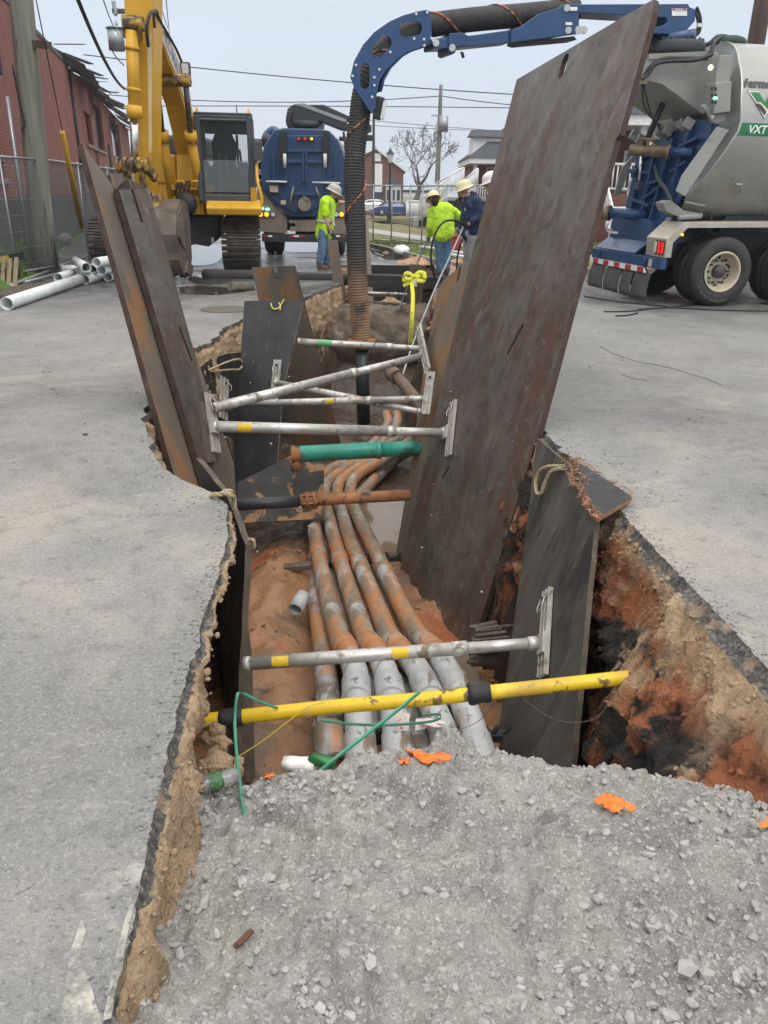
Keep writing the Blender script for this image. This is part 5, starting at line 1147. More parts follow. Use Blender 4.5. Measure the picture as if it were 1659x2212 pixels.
heap(at_z(905, 567, 0), .55, .5, .16, 'low tan soil heap behind the brown post, left of the lime worker', 1); heap(at_z(985, 577, 0), .5, .5, .2, 'reddish soil heap at the feet of the navy worker', 5)
heap(V(.1, 17.2, -1.02), 1.0, .8, .55, 'tan soil heap down in the far end of the trench behind the far braces', 9)
# --- far trench timbers, posts, panel
def log(name, a, b, r, lab, mat, sq=False, cat='timber'):
    W = MB()
    if sq: W.bar(a, b, r*2, r*2)
    else:
        W.tube([lerp(a, b, i/12) for i in range(13)], [r*(1+.08*fbm(V(i, 1, 2))) for i in range(13)], 14)
        for p in W.v: p += V(.02, .02, .02)*fbm(p*6)
    return top(W.build(name, mat, bevel=.008 if sq else 0), lab, cat)
log('timber_log', at_y(440, 594, 16.0), at_y(760, 603, 15.9), .115, 'old black round timber lying across from the excavator track to the trench', m_timber)
log('timber_beam', at_y(752, 604, 15.8), at_y(1035, 614, 15.7), .115, 'black squared timber spanning the far trench behind the yellow sling', m_timber, True)
log('timber_beam', at_y(745, 596, 16.15), at_y(1020, 602, 16.0), .05, 'thin black batten on the far edge of the squared timber', m_timber, True)
log('driftwood_log', at_z(498, 622, .06), at_z(547, 619, .06), .075, 'short mossy log lying by the puddle', M('mossy_wood', [(.3, (.07, .06, .045)), (.7, (.16, .14, .11))], scale=8, rough=.9, bump=.8), cat='log')
W = MB(); W.bb((at_y(770, 573, 19.25).x, 19.2, -1.1), (at_y(915, 573, 19.25).x, 19.24, .02)); top(W.build('plywood_panel', m_ply), 'wide black panel lining the far end of the trench', 'trench panel', GL)
for (u1, v1, u2, v2, y, w_, mat, lab) in ((786, 470, 801, 690, 17.2, .17, M('pale_wood', [(.3, (.22, .19, .15)), (.7, (.38, .34, .28))], scale=6, st=(3, 3, .2), rough=.85, bump=.3), 'pale wooden post right of the hanging vacuum hose'),
      (718, 520, 738, 660, 15.4, .2, m_plate2, 'brown steel stake beside the vested worker'), (902, 572, 890, 705, 15.2, .3, m_board, 'broad brown post behind the yellow sling'), (757, 610, 762, 690, 15.3, .10, m_timber, 'black post left of the hanging vacuum hose'),
      (728, 660, 770, 725, 14.9, .07, m_timber, 'black diagonal prop under the left end of the squared timber')):
    a, b = at_y(u1, v1, y), at_y(u2, v2, y); W = MB(); W.bar(a, b, w_, .05, (0, 1, 0)); top(W.build('wooden_post', mat, bevel=.004), lab, 'post')
# yellow sling
m_sling = M('sling_yellow', [(.3, (.58, .55, .03)), (.7, (.72, .70, .07))], scale=20, rough=.7, bump=.3, bscale=200, bdist=.003)
m_wh2 = flat('tag_white', (.7, .7, .68), .6); t = thing('yellow_sling', at_y(885, 745, 13.5), 'bright yellow lifting sling knotted round the timber, hanging into the trench', 'sling')
s0 = at_y(893, 600, 15.3)
W = MB(); P_ = smooth_path([at_y(893, 596, 14.95), at_y(889, 606, 14.9), at_y(892, 640, 14.5), at_y(890, 690, 14.05), at_y(886, 745, 13.95)], 6); W.ribbon(P_, .075, V(1, .2, 0), .004); W.build('hanging_strap', m_sling, t)
W = MB()
for loop_ in ([(893, 597), (905, 588), (917, 592), (916, 606), (903, 606), (894, 600)], [(893, 597), (880, 590), (872, 598), (885, 604), (893, 600)], [(893, 599), (882, 604), (869, 606)], [(893, 600), (884, 610), (871, 618)], [(898, 600), (908, 596), (913, 603), (905, 610)]):
    W.ribbon(smooth_path([at_y(u, v, 14.9+.08*math.sin(u)) for u, v in loop_], 6), .075, V(.3, .5, .9), .004)
W.build('knot_loops', m_sling, t)
W = MB(); c = at_y(897, 611, 14.85); W.box(c, (.07, .012, .13)); W.build('tag', m_wh2, t)
vs, fs = text_mb('WLL 2000 LBS 4000 LBS', .06); W = MB(); pA_, pB_ = at_y(889.5, 672, 14.05), at_y(885.5, 742, 13.93); dd = (pB_-pA_); ln = max(v.x for v in vs); dn = dd.normalized()
W.add([pA_+dd*(v.x/ln)+V(1, .2, 0)*(v.y-.02)*.9+V(0, -.012, 0) for v in vs], fs); W.build('lettering', m_black, t)
# manhole, puddles, pipes
mc = at_z(487, 668, .004); t = thing('manhole_cover', mc, 'round cast iron manhole cover in the road left of the trench', 'manhole cover')
W = MB(); W.lathe(mc, (0, 0, 1), [(.36, .0), (.36, .004), (.33, .006), (.325, .002), (.32, .002), (0, .003)], 32); W.build('cover', M('cast_iron', [(.3, (.07, .06, .052)), (.7, (.13, .115, .10))], scale=20, rough=.6, bump=.4), t)
def puddle(pxs, lab, mat=None):
    P = [at_z(u, v, .004) for u, v in pxs]; P = smooth_path(P+[P[0]], 6)[:-1]; W = MB(); W.add([p+V(.05*fbm(p*3), .08*fbm(p*3+V(7, 0, 0)), 0) for p in P], [tuple(range(len(P)))])
    tag(W.build('puddle', mat or m_pud), kind='structure')
m_pud = flat('puddle_water', (.05, .045, .04), .03, bump=.02, bscale=6, spec=.6, rvar=.01)
puddle([(385, 622), (430, 616), (500, 622), (540, 628), (470, 636), (400, 634)], ''); puddle([(405, 600), (440, 594), (500, 600), (480, 612), (420, 612)], ''); puddle([(390, 540), (470, 530), (480, 555), (450, 572), (400, 568)], '')
puddle([(580, 520), (700, 522), (740, 538), (640, 545), (590, 535)], ''); puddle([(800, 540), (850, 545), (880, 558), (820, 560)], ''); puddle([(170, 940), (180, 940), (182, 943), (172, 943)], '')
m_pvc = M('white_pvc', [(.3, (.50, .535, .535)), (.7, (.66, .69, .69))], scale=2, rough=.4, bump=.03, layers=[dict(c=(.33, .33, .31), s=5, st=(1, .3, 1), lo=.6, hi=.72, a=.7), dict(c=(.12, .12, .12), s=9, lo=.68, hi=.72, a=.7)])
def pvc(a, b, r, lab): W = MB(); W.hollow([a, b], r, .008, 24); top(W.build('pvc_pipe', m_pvc), lab, 'pipe', 'white plastic pipes by the left fence')
pvc(at_z(14, 656, .092), at_z(176, 602, .092), .092, 'longest white plastic pipe lying by itself in front of the pile')
pl = [((135, 582), (175, 582), .085, 'white pipe end at the upper left of the pile, touching the fence'), ((187, 578), (163, 564), .3, 'white pipe slanting down over the back of the pile'), ((199, 581), (225, 566), .25, 'dark mouthed white pipe in the middle of the pile'),
      ((208, 567), (250, 560), .40, 'topmost white pipe of the pile'), ((219, 584), (262, 574), .24, 'white pipe end below the topmost one, right side of the pile'), ((233, 599), (275, 585), .085, 'white pipe at the lower right of the pile beside the rusty plate'),
      ((184, 604), (228, 594), .085, 'white pipe directly behind the far end of the long pipe'), ((125, 600), (165, 588), .085, 'short white pipe at the left foot of the pile'), ((157, 590), (195, 583), .1, 'white pipe mostly buried in the middle of the pile')]
for (p, q_, z, lab) in pl: pvc(at_z(*p, z), at_z(*q_, z), .083, lab)
# ladder, rods, plank by the fence
m_lad = M('old_yellow_ladder', [(.3, (.40, .26, .05)), (.7, (.58, .42, .10))], scale=6, rough=.7, bump=.2, layers=[dict(c=(.10, .08, .06), s=6, lo=.55, hi=.65, a=.8)])
t = thing('ladder', at_z(20, 628, 0), 'worn yellow step ladder lying on its edge at the left fence', 'ladder')
a0, a1, b0, b1 = at_y(-40, 569, 14.2), at_y(46, 553, 14.4), at_y(-45, 632, 13.4), at_y(42, 622, 13.7)
W = MB(); W.bar(a0, a1, .04, .10); W.build('rail', m_lad, t); W = MB(); W.bar(b0, b1, .04, .10); W.build('rail', m_lad, t)
for k in range(6):
    s = .08+.16*k; W = MB(); W.bar(lerp(a0, a1, s), lerp(b0, b1, s), .07, .03); W.build('rung', flat('rung_wood', (.22, .17, .11), .8), t)
W = MB(); W.bar(a1-(a1-a0).normalized()*.2, a1+(a1-a0).normalized()*.04, .06, .13); W.build('end_cap', m_black, t)
for (u1, v1, u2, v2, z, r, lab) in ((20, 618, 118, 580, .05, .03, 'grey steel tube lying along the foot of the left fence'), (52, 610, 125, 592, .05, .028, 'second grey tube beside the white pipes')):
    W = MB(); W.cyl(at_z(u1, v1, z), at_z(u2, v2, z), r, 8); top(W.build('steel_tube', m_galv), lab, 'tube')
a, b = at_z(-10, 640, .03), at_z(86, 613, .05); W = MB(); W.bar(a, b, .42, .04); top(W.build('plank', m_board, bevel=.005), 'dark plank lying beside the yellow ladder', 'plank')
b = at_y(141, 518, 18.5); W = MB(); W.ball(b, (.16, .16, .15)); top(W.build('grey_stone', m_stone), 'round grey stone on the weedy bank behind the left fence', 'stone')
for (u1, v1, u2, v2, z, lab) in ((0, 0, 0, 0, 0, ''),): pass
# thin dark strips on the road by the silver truck and a far hose
W = MB()
for (u1, v1, u2, v2) in ((1262, 640, 1440, 662), (1305, 673, 1400, 668), (1380, 668, 1520, 655), (1330, 682, 1378, 676), (1440, 664, 1700, 672)):
    W.tube(smooth_path([at_z(u1, v1, .012), at_z((u1+u2)/2, (v1+v2)/2+2, .012), at_z(u2, v2, .012)], 5), .011, 5)
for wi, lb_ in zip(W.islands(), ('black rubber strip nearest the mud flaps of the silver truck', 'short black strip left of the silver truck wheel', 'thin strip under the silver truck tyre', 'shortest dark strip on the road, nearest the camera', 'black cable running right past the silver truck wheel')):
    top(wi.build('rubber_strip', m_blk), lb_, 'strip', 'dark strips on the road')
W = MB(); W.tube(smooth_path([at_z(793, 530, .02), at_z(812, 548, .02), at_z(840, 557, .02), at_z(890, 560, .02), at_z(915, 566, .02)], 6), .011, 6); top(W.build('black_hose', m_blk), 'black hose lying on the wet road along the kerb', 'hose')
for k, (u, v) in enumerate(((833, 548), (881, 551), (889, 556))):
    W = MB(); stone_mb(W, at_z(u, v, .05), .10, rg, .8); top(W.build('concrete_lump', m_kerb), ['pale concrete lump on the wet road, leftmost near the kerb', 'middle concrete lump beside the kerb', 'rightmost concrete lump, touching the kerb'][k], 'rubble', 'concrete lumps by the kerb')

# worn white paint near the cut edge at the lower left
m_paint = flat('worn_white_paint', (.48, .46, .41), .8, bump=.2)
T_ = m_paint.node_tree; N_ = T_.nodes; nz_ = N_.new('ShaderNodeTexNoise'); nz_.inputs['Scale'].default_value = 11; nz_.inputs['Detail'].default_value = 10; nz_.inputs['Roughness'].default_value = .7
g_ = N_.new('ShaderNodeNewGeometry'); T_.links.new(g_.outputs['Position'], nz_.inputs[0]); mr_ = N_.new('ShaderNodeMapRange'); mr_.inputs[1].default_value = .44; mr_.inputs[2].default_value = .60; mr_.inputs[4].default_value = .75
T_.links.new(nz_.outputs[0], mr_.inputs[0]); T_.links.new(mr_.outputs[0], N_['Principled BSDF'].inputs['Alpha'])
for pl_ in ([(300, 1908), (285, 1975), (262, 2080), (240, 2200), (222, 2205), (245, 2085), (268, 1990)], [(176, 1985), (186, 2010), (172, 2060), (200, 2140), (225, 2230), (120, 2260), (140, 2150), (150, 2060)]):
    W = MB(); W.add([at_z(u, v, .004) for u, v in pl_], [tuple(range(len(pl_)))]); tag(W.build('road_marking', m_paint), kind='structure')

W = MB()
for pts_ in ([(1296, 748), (1320, 762), (1345, 772), (1380, 782), (1420, 788), (1455, 796), (1490, 808), (1525, 818), (1560, 832)], [(1345, 810), (1370, 818), (1395, 822)]):
    W.ribbon([at_z(u, v, .003)+V(.02*fbm(V(u, v, 0)*.1), .02*fbm(V(u, v, 3)*.1), 0) for u, v in pts_], .007, [at_z(u+3, v-8, .003)-at_z(u, v, .003) for u, v in pts_], .0008)
tag(W.build('road_crack', m_lip), kind='structure')
# ================================================================ excavator
def clear_glass(nm, c=(.5, .56, .58), a=.28):
    m = flat(nm, c, .05, bump=0, var=.02); m.node_tree.nodes['Principled BSDF'].inputs['Alpha'].default_value = a; return m
m_cabglass = clear_glass('cab_glass', (.10, .125, .135), .10)
m_dgrey = flat('cab_grey', (.055, .062, .072), .5)
m_track = M('track_steel', [(.3, (.05, .042, .036)), (.6, (.11, .095, .082)), (.8, (.20, .18, .16))], scale=4, rough=.6, metal=.3, bump=.4, bscale=20)
m_chrome = flat('chrome_rod', (.75, .77, .79), .18, .9, bump=0)
m_cream = M('faded_boom_panel', [(.3, (.55, .45, .27)), (.7, (.68, .60, .42))], scale=1.5, rough=.5, bump=.05, layers=[dict(c=(.45, .26, .06), s=2, lo=.58, hi=.72, a=.7)])
m_under = M('undercarriage_black', [(.3, (.02, .024, .03)), (.7, (.05, .055, .062))], scale=3, rough=.6, bump=.2)
m_buck = M('worn_bucket', [(.3, (.07, .058, .05)), (.55, (.13, .105, .085)), (.8, (.22, .18, .14))], scale=3, rough=.6, metal=.25, bump=.4, layers=[dict(c=(.24, .13, .08), s=2.4, lo=.60, hi=.70, a=.7)])
m_greasy = M('greasy_yellow', [(.42, (.05, .035, .022)), (.5, (.16, .10, .035)), (.6, (.46, .27, .04))], scale=6, rough=.55, bump=.3)
ex = thing('excavator', V(-4.0, 18.6, 0), 'yellow tracked excavator with its bucket resting on the road', 'excavator')
def px(u, v, x): return on_pl(u, v, V(x, 0, 0), V(1, 0, 0))
XL, XR = -4.59, -4.2
bot = [(421, 400), (420, 335), (411, 285), (398, 228), (378, 168), (356, 108), (337, 66), (322, 30)]; topp = [(323, -25), (335, 12), (352, 56), (380, 112), (397, 150), (409, 190), (414, 225), (436, 330), (440, 400)]
pb = [px(u, v, XR) for u, v in bot]; pt = [px(u, v, XR) for u, v in topp]
W = MB(); W.prism(pb+pt, (XL-XR, 0, 0)); bo = W.build('boom', m_yellow, ex, bevel=.02)
W = MB(); W.add([p+V(.012, 0, .0) for p in [lerp(pb[6], pt[1], .12), lerp(pb[5], pt[2], .12), lerp(pb[4], pt[3], .12), lerp(pb[3], pt[4], .14), lerp(pb[2], pt[5], .2), lerp(pb[2], pt[5], .9), lerp(pb[3], pt[4], .92), lerp(pb[4], pt[3], .94), lerp(pb[5], pt[2], .94), lerp(pb[6], pt[1], .92)]], [tuple(range(10))]); W.build('side_panel', m_cream, bo)
vs, fs = text_mb('KOMATSU', .34, bold=.012); W = MB(); ln = max(v.x for v in vs); T0, T1 = lerp(lerp(pb[5], pt[2], .35), lerp(pb[4], pt[3], .35), .0), lerp(pb[3], pt[4], .42); dv = T1-T0; up = V(0, -dv.z, dv.y).normalized()*(1 if dv.y > 0 else -1)
W.add([T0+dv*(v.x/ln)+up*v.y*1.0+V(.016, 0, 0) for v in vs], fs); W.build('lettering', flat('faded_blue', (.22, .27, .40), .6), bo)
# stick
sy = 15.55
def ps(u, v, y=sy): return at_y(u, v, y)
W = MB(); f4 = [ps(265, -60), ps(331, -60), ps(329, 330), ps(318, 420), ps(293, 420), ps(282, 330)]
W.prism(f4, (0, .62, 0)); st_ = W.build('stick', m_yellow, ex, bevel=.02)
W = MB(); W.prism([ps(318, 95, sy-.006), ps(328, 60, sy-.006), ps(327, 330, sy-.006), ps(322, 330, sy-.006)], (0, .01, 0)); W.build('edge_plate', m_cream, st_)
cy0 = sy-.32
W = MB(); W.cyl(ps(284, 66, cy0), ps(291, 250, cy0), .105, 20)
for v in (100, 190): W.cyl(ps(284+(v-66)*.038, v, cy0), ps(284+(v-66)*.038, v+8, cy0), .125, 20)
W.cyl(ps(289.5, 228, cy0), ps(291, 256, cy0), .135, 20); W.build('bucket_cylinder', m_yellow, ex)
W = MB(); W.cyl(ps(290, 254, cy0), ps(291, 345, cy0), .07, 16); W.build('cylinder_rod', m_chrome, ex)
W = MB(); W.cyl(ps(266, 52, cy0), ps(312, 52, cy0), .11, 14); W.box(ps(285, 60, cy0+.12), (.26, .3, .34)); W.build('cylinder_mount', m_greasy, ex, bevel=.02)
W = MB(); W.cyl(ps(250, 357, 15.1), ps(322, 357, 15.1), .085, 14)
for u in (256, 272, 288, 302, 318): W.cyl(ps(u-4, 357, 15.1), ps(u+4, 357, 15.1), .135, 14)
for u in (272, 305): W.bar(ps(u, 355, 15.1), ps(u+8, 440, 15.35), .13, .16)
W.bar(ps(315, 357, 15.15), ps(335, 385, 15.5), .1, .16); W.build('bucket_linkage', m_greasy, ex, bevel=.01)
# bucket
prof = [(440, 16.0), (444, 15.3), (470, 15.0), (520, 14.95), (570, 15.05), (605, 15.35)]
x0, x1 = ps(322, 500).x-.55, ps(392, 500).x
zz = lambda v: max(.05, at_y(360, v, 15.5).z)
outer = [V(0, y, zz(v)) for v, y in prof]; W = MB()
W.tube
sh = [V(0, 16.05, 1.35), V(0, 15.55, 1.42), V(0, 15.2, 1.25), V(0, 15.02, .85), V(0, 15.08, .4), V(0, 15.35, .1), V(0, 15.8, .06)]
inn = [p+V(0, .05, 0)+V(0, .0, .03) for p in sh]
W = MB(); poly = sh+inn[::-1]; W.prism([V(x0, p.y, p.z) for p in poly], (x1-x0, 0, 0)); bk = W.build('bucket', m_buck, ex, bevel=.008)
W = MB()
for xx in (x0-.02, x1): W.prism([V(xx, p.y, p.z) for p in sh]+[V(xx, 16.1, .35), V(xx, 16.15, 1.0)], (.03, 0, 0))
W.build('side_plate', m_buck, bk)
W = MB(); W.prism([V(x1+.032, 15.5, 1.35), V(x1+.032, 15.2, 1.2), V(x1+.032, 15.1, .8), V(x1+.032, 15.5, .55)], (.03, 0, 0)); W.prism([V(x1+.032, 15.6, .35), V(x1+.032, 15.4, .15), V(x1+.032, 15.8, .02), V(x1+.032, 16.0, .2)], (.04, 0, 0)); W.build('side_cutter', m_buck, bk)
W = MB()
for k in range(5): xx = x0+.1+(x1-x0-.2)*k/4; W.prism([V(xx-.06, 15.75, .14), V(xx-.06, 16.15, .02), V(xx-.06, 15.75, .01)], (.12, 0, 0))
W.build('tooth', m_buck, bk)
W = MB(); W.cyl(ps(322, 432, 15.5), ps(350, 436, 15.5), .12, 14); W.bar(ps(330, 420, 15.5), ps(338, 470, 15.4), .1, .25); W.build('ears', m_greasy, bk)
# boom cylinders
for (u0, v0, u1, v1, u2, v2, yb, ym, yt) in ((374, 440, 350, 283, 338, 170, 17.9, 17.3, 16.9), (436, 440, 411, 285, 401, 178, 17.9, 17.35, 17.0)):
    a, b, c = at_y(u0, v0, yb), at_y(u1, v1, ym), at_y(u2, v2, yt); W = MB(); W.cyl(a, b, .095, 18); W.cyl(lerp(a, b, .86), b, .125, 18); W.cyl(lerp(a, b, .0), lerp(a, b, .06), .12, 14); cl = W.build('boom_cylinder', m_yellow, ex)
    W = MB(); W.cyl(b, c, .055, 14); W.build('rod', flat('dark_rod', (.10, .105, .11), .3, .8) if u0 == 374 else bpy.data.materials['dark_rod'], cl)
W = MB(); a = at_y(398, 174, 17.0); W.cyl(a-V(.45, 0, 0), a+V(.12, 0, 0), .11, 14); W.build('cylinder_pin', m_greasy, ex)
W = MB(); a = at_y(401, 149, 17.2); W.box(a, (.17, .16, .22)); W.cyl(a-V(0, 0, .3), a, .02, 6); wl = W.build('work_light', m_black, ex, bevel=.01); W = MB(); W.box(a+V(.01, -.085, 0), (.13, .012, .17)); W.build('lens', flat('lamp_lens', (.6, .62, .63), .15), wl)
W = MB(); W.tube(smooth_path([px(334, 60, -4.1), px(332, 30, -4.08), px(338, 24, -4.08), px(346, 45, -4.12), px(380, 105, -4.2), px(398, 148, -4.2)], 6), .025, 6); W.tube(smooth_path([px(320, 100, -4.15), px(317, 60, -4.1), px(325, 28, -4.05), px(335, 30, -4.08)], 6), .03, 6); W.build('hydraulic_hose', m_cable, ex)
# house, deck
W = MB(); a, b = at_y(327, 440, 18.4), at_y(440, 335, 18.4); W.bb((a.x, 18.35, 1.35), (b.x-.62, 21.6, b.z)); W.bb((at_y(345, 430, 18.3).x, 18.4, 1.3), (at_y(440, 430, 18.3).x, 21.4, 1.75)); W.build('body', m_yellow, ex, bevel=.05)
W = MB(); a, b = at_y(330, 336, 19), at_y(432, 292, 19); W.bb((a.x, 19.0, a.z-.02), (b.x, 21.5, b.z)); W.build('engine_cover', m_dgrey, ex, bevel=.08)
W = MB(); W.bb((at_y(336, 385, 18.33).x, 18.31, 1.75), (at_y(360, 385, 18.33).x, 18.35, 2.35)); W.bb((at_y(332, 392, 18.33).x, 18.32, 1.4), (at_y(361, 392, 18.33).x, 18.345, 1.70)); W.build('access_panel', m_yellow, ex, bevel=.01)
W = MB(); W.bb((at_y(330, 465, 17.7).x, 17.75, 1.12), (at_y(440, 465, 17.7).x, 21.6, 1.36)); W.build('deck', m_yellow, ex, bevel=.02)
W = MB(); a, b = at_y(441, 466, 17.25), at_y(556, 440, 17.25); W.prism([V(a.x, 17.25, a.z+.02), V(a.x, 17.2, a.z+.16), V(a.x, 17.45, b.z+.04), V(a.x, 20.5, b.z+.04), V(a.x, 20.5, a.z)], (b.x-a.x, 0, 0)); W.build('cab_step', m_yellow, ex, bevel=.03)
W = MB(); c = at_y(402, 440, 17.6); W.ball(c, (.24, .16, .24)); 
for k in range(4): u = 383+8*k; W.tube(smooth_path([at_y(u, 432, 17.7), at_y(u-2, 412, 17.6), at_y(u+3, 396, 17.6), at_y(u+12, 392, 17.7)], 5), .022, 6)
W.build('swivel_hose', m_cable, ex)
W = MB()
for k, u in enumerate((378, 384, 412, 418)): W.tube(smooth_path([at_y(u, 402, 17.65), at_y(u+4, 392, 17.6), at_y(u+13, 394, 17.62), at_y(u+14, 404, 17.65)], 5), .03, 8)
W.bar(at_y(372, 404, 17.7), at_y(434, 404, 17.7), .1, .1); W.bar(at_y(376, 435, 17.8), at_y(440, 435, 17.8), .1, .2); W.build('pipework', m_yellow, ex)
# cab
yc = 17.75; A = at_y(433, 436, yc); B = at_y(545, 250, yc); x0, x1, z0, z1 = A.x, B.x, A.z, B.z; dep = 1.75; t_ = .10
cab = thing  # (name reuse guard)
W = MB()
for xx in (x0, x1-t_): W.bb((xx, yc, z0), (xx+t_, yc+.12, z1)); W.bb((xx, yc+dep, z0), (xx+t_, yc+dep+.12, z1))
W.bb((x0+t_, yc, z1-.12), (x1-t_, yc+.1, z1)); W.bb((x0+t_, yc, z0), (x1-t_, yc+.1, z0+.16)); W.bb((x0+t_, yc+dep, z1-.25), (x1-t_, yc+dep+.1, z1)); W.bb((x0+t_, yc+dep, z0), (x1-t_, yc+dep+.1, z0+.75))
for xx in (x0, x1-t_): W.bb((xx, yc+.12, z1-.12), (xx+t_, yc+dep, z1)); W.bb((xx, yc+.12, z0), (xx+t_, yc+dep, z0+.55)); W.bb((xx+.005, yc+.95, z0+.55), (xx+t_-.005, yc+1.05, z1-.12))
W.bb((x1-.42, yc+dep+.01, z0+.75), (x1-.36, yc+dep+.08, z1-.25))
cb = W.build('cab', m_dgrey, ex, bevel=.03)
W = MB(); W.bb((x0+.01, yc+.02, z1), (x1-.01, yc+dep+.1, z1+.05)); W.build('cab_roof', m_dgrey, cb, bevel=.02)
W = MB(); W.bb((x0+t_, yc+.03, z0+.16), (x1-t_, yc+.04, z1-.12)); W.build('windscreen', m_cabglass, cb)
W = MB(); W.bb((x0+t_+.04, yc+.015, z0+.2), (x1-t_-.04, yc+.024, z0+.82)); W.build('lower_screen', clear_glass('lower_glass', (.22, .27, .29), .28), cb)
W = MB(); W.bb((x0+t_, yc+dep+.02, z0+.75), (x1-.42, yc+dep+.03, z1-.25)); W.bb((x1-.36, yc+dep+.02, z0+.75), (x1-t_, yc+dep+.03, z1-.25)); W.build('rear_pane', m_cabglass, cb)
W = MB()
for xx in (x0+.04, x1-.05): W.bb((xx, yc+.13, z0+.55), (xx+.01, yc+dep-.01, z1-.12))
W.build('side_pane', m_cabglass, cb)
W = MB()
for xx in (x0+.03, x1-.12): W.add([V(xx, yc+.05, z1+.05), V(xx+.09, yc+.05, z1+.05), V(xx+.09, yc+.14, z1+.05), V(xx, yc+.14, z1+.05), V(xx+.045, yc+.1, z1+.16)], [(0, 1, 4), (1, 2, 4), (2, 3, 4), (3, 0, 4)])
W.build('roof_marker', m_yellow, cb)
m_seat = flat('seat_fabric', (.022, .023, .026), .8); sx = at_y(493, 300, 18.5).x
W = MB(); W.box((sx, yc+.95, z0+.72), (.5, .5, .14)); W.prism([V(sx-.25, yc+1.15, z0+.75), V(sx-.27, yc+1.2, z0+1.2), V(sx-.16, yc+1.25, z0+1.45), V(sx+.16, yc+1.25, z0+1.45), V(sx+.27, yc+1.2, z0+1.2), V(sx+.25, yc+1.15, z0+.75)], (0, .12, 0)); W.box((sx, yc+1.27, z0+1.56), (.28, .12, .24)); W.box((sx, yc+.95, z0+.4), (.36, .4, .5)); W.build('seat', m_seat, cb, bevel=.04)
W = MB()
for s in (-.42, .42): W.box((sx+s, yc+.85, z0+.65), (.18, .55, .3)); W.cyl((sx+s*.9, yc+.6, z0+.8), (sx+s*.85, yc+.55, z0+1.05), .025, 8)
for s in (-.07, .07): W.cyl((sx+s, yc+.25, z0+.1), (sx+s, yc+.4, z0+.95), .016, 6)
W.build('controls', m_dgrey, cb, bevel=.01)
W = MB(); W.box(at_y(556, 327, 17.7), (.2, .1, .36)); W.tube([at_y(545, 345, 17.8), at_y(556, 347, 17.75), at_y(557, 335, 17.75)], .02, 6); W.build('mirror', m_dgrey, cb, bevel=.04)
W = MB(); W.cyl(at_y(531, 252, 19), at_y(530, 228, 19), .012, 5); W.build('antenna', m_black, cb)
W = MB(); W.tube(smooth_path([at_y(556, 340, 17.9), at_y(552, 390, 17.5), at_y(560, 430, 17.4), at_y(556, 455, 17.4)], 5), .035, 8); W.bb((at_y(541, 420, 17.7).x, 17.72, z0-.1), (at_y(552, 420, 17.7).x, 19.5, z0+.3)); W.build('handrail', m_yellow, ex)
# tracks and car body
W = MB(); a, b = at_y(376, 468, 18.2), at_y(486, 540, 18.2); W.prism([V(a.x, 18.2, 1.08), V(b.x, 18.2, 1.08), V(b.x, 18.2, .62), V(b.x-.25, 18.2, .45), V(a.x+.55, 18.2, .5), V(a.x+.2, 18.2, .42), V(a.x-.3, 18.2, .45)], (0, 2.6, 0)); W.build('car_body', m_under, ex, bevel=.02)
W = MB(); W.cyl(V(-4.1, 19.6, 1.08), V(-4.1, 19.6, 1.13), .75, 28); W.build('slew_ring', m_under, ex)
W = MB(); c = at_y(470, 518, 18.19); W.box(c, (.06, .01, .12)); W.build('plate_tag', m_white, ex)
def track(xc, wdt):
    y0, y1, r_ = 18.05, 21.7, .5; P = []
    for k in range(13): a = math.pi/2+math.pi*k/12; P.append((y0+r_*math.cos(a), .52+r_*.96*math.sin(a)))
    for k in range(13): a = -math.pi/2+math.pi*k/12; P.append((y1+r_*math.cos(a), .52+r_*.96*math.sin(a)))
    tr = thing  # noqa
    W = MB(); W.prism([V(xc-wdt*.36, y, .52+(z-.52)*.86) for y, z in P], (wdt*.72, 0, 0)); belt = W.build('track', m_under, ex)
    W = MB(); pts = P+[P[0]]; Ls = []
    for (ya, za), (yb, zb) in zip(pts[:-1], pts[1:]):
        L_ = math.hypot(yb-ya, zb-za); k = max(1, round(L_/.115))
        for i in range(k):
            y = ya+(yb-ya)*(i+.5)/k; z = za+(zb-za)*(i+.5)/k; ty, tz = (yb-ya)/L_, (zb-za)/L_
            d = V(0, ty, tz); W.bar(V(xc, y, z)-d*(.049), V(xc, y, z)+d*.049, wdt, .035, (0, -tz, ty)); W.bar(V(xc, y, z)-d*.03+V(0, tz, -ty)*-.03*0, V(xc, y, z)-d*.012, wdt*.98, .10, (0, -tz, ty))
    W.build('shoes', m_track, belt)
    W = MB()
    for y in (18.05, 19.0, 19.9, 20.8, 21.7): W.cyl(V(xc+wdt*.2, y, .45), V(xc+wdt*.37, y, .45), .28 if y in (18.05, 21.7) else .16, 16)
    W.build('roller', m_under, belt)
xt = at_y(482, 560, 17.6).x; track(xt+.40, .80); track(xt-2.35, .80)
def swing(names, piv, ang):
    def walk(o):
        yield o
        for c in o.children: yield from walk(c)
    m = Matrix.Translation(piv) @ Matrix.Rotation(ang, 4, 'Z') @ Matrix.Translation(-Vector(piv)); b = BASE[ex]; mm = b.inverted() @ m @ b
    for o in ex.children:
        if o.name.split('.')[0] in names:
            for q_ in walk(o): q_.data.transform(mm)
swing({'cab', 'cab_step', 'handrail'}, V(x1, yc, 0), R(8.5)); swing({'track', 'car_body', 'plate_tag'}, V(xt+.8, 17.6, 0), R(8.5))

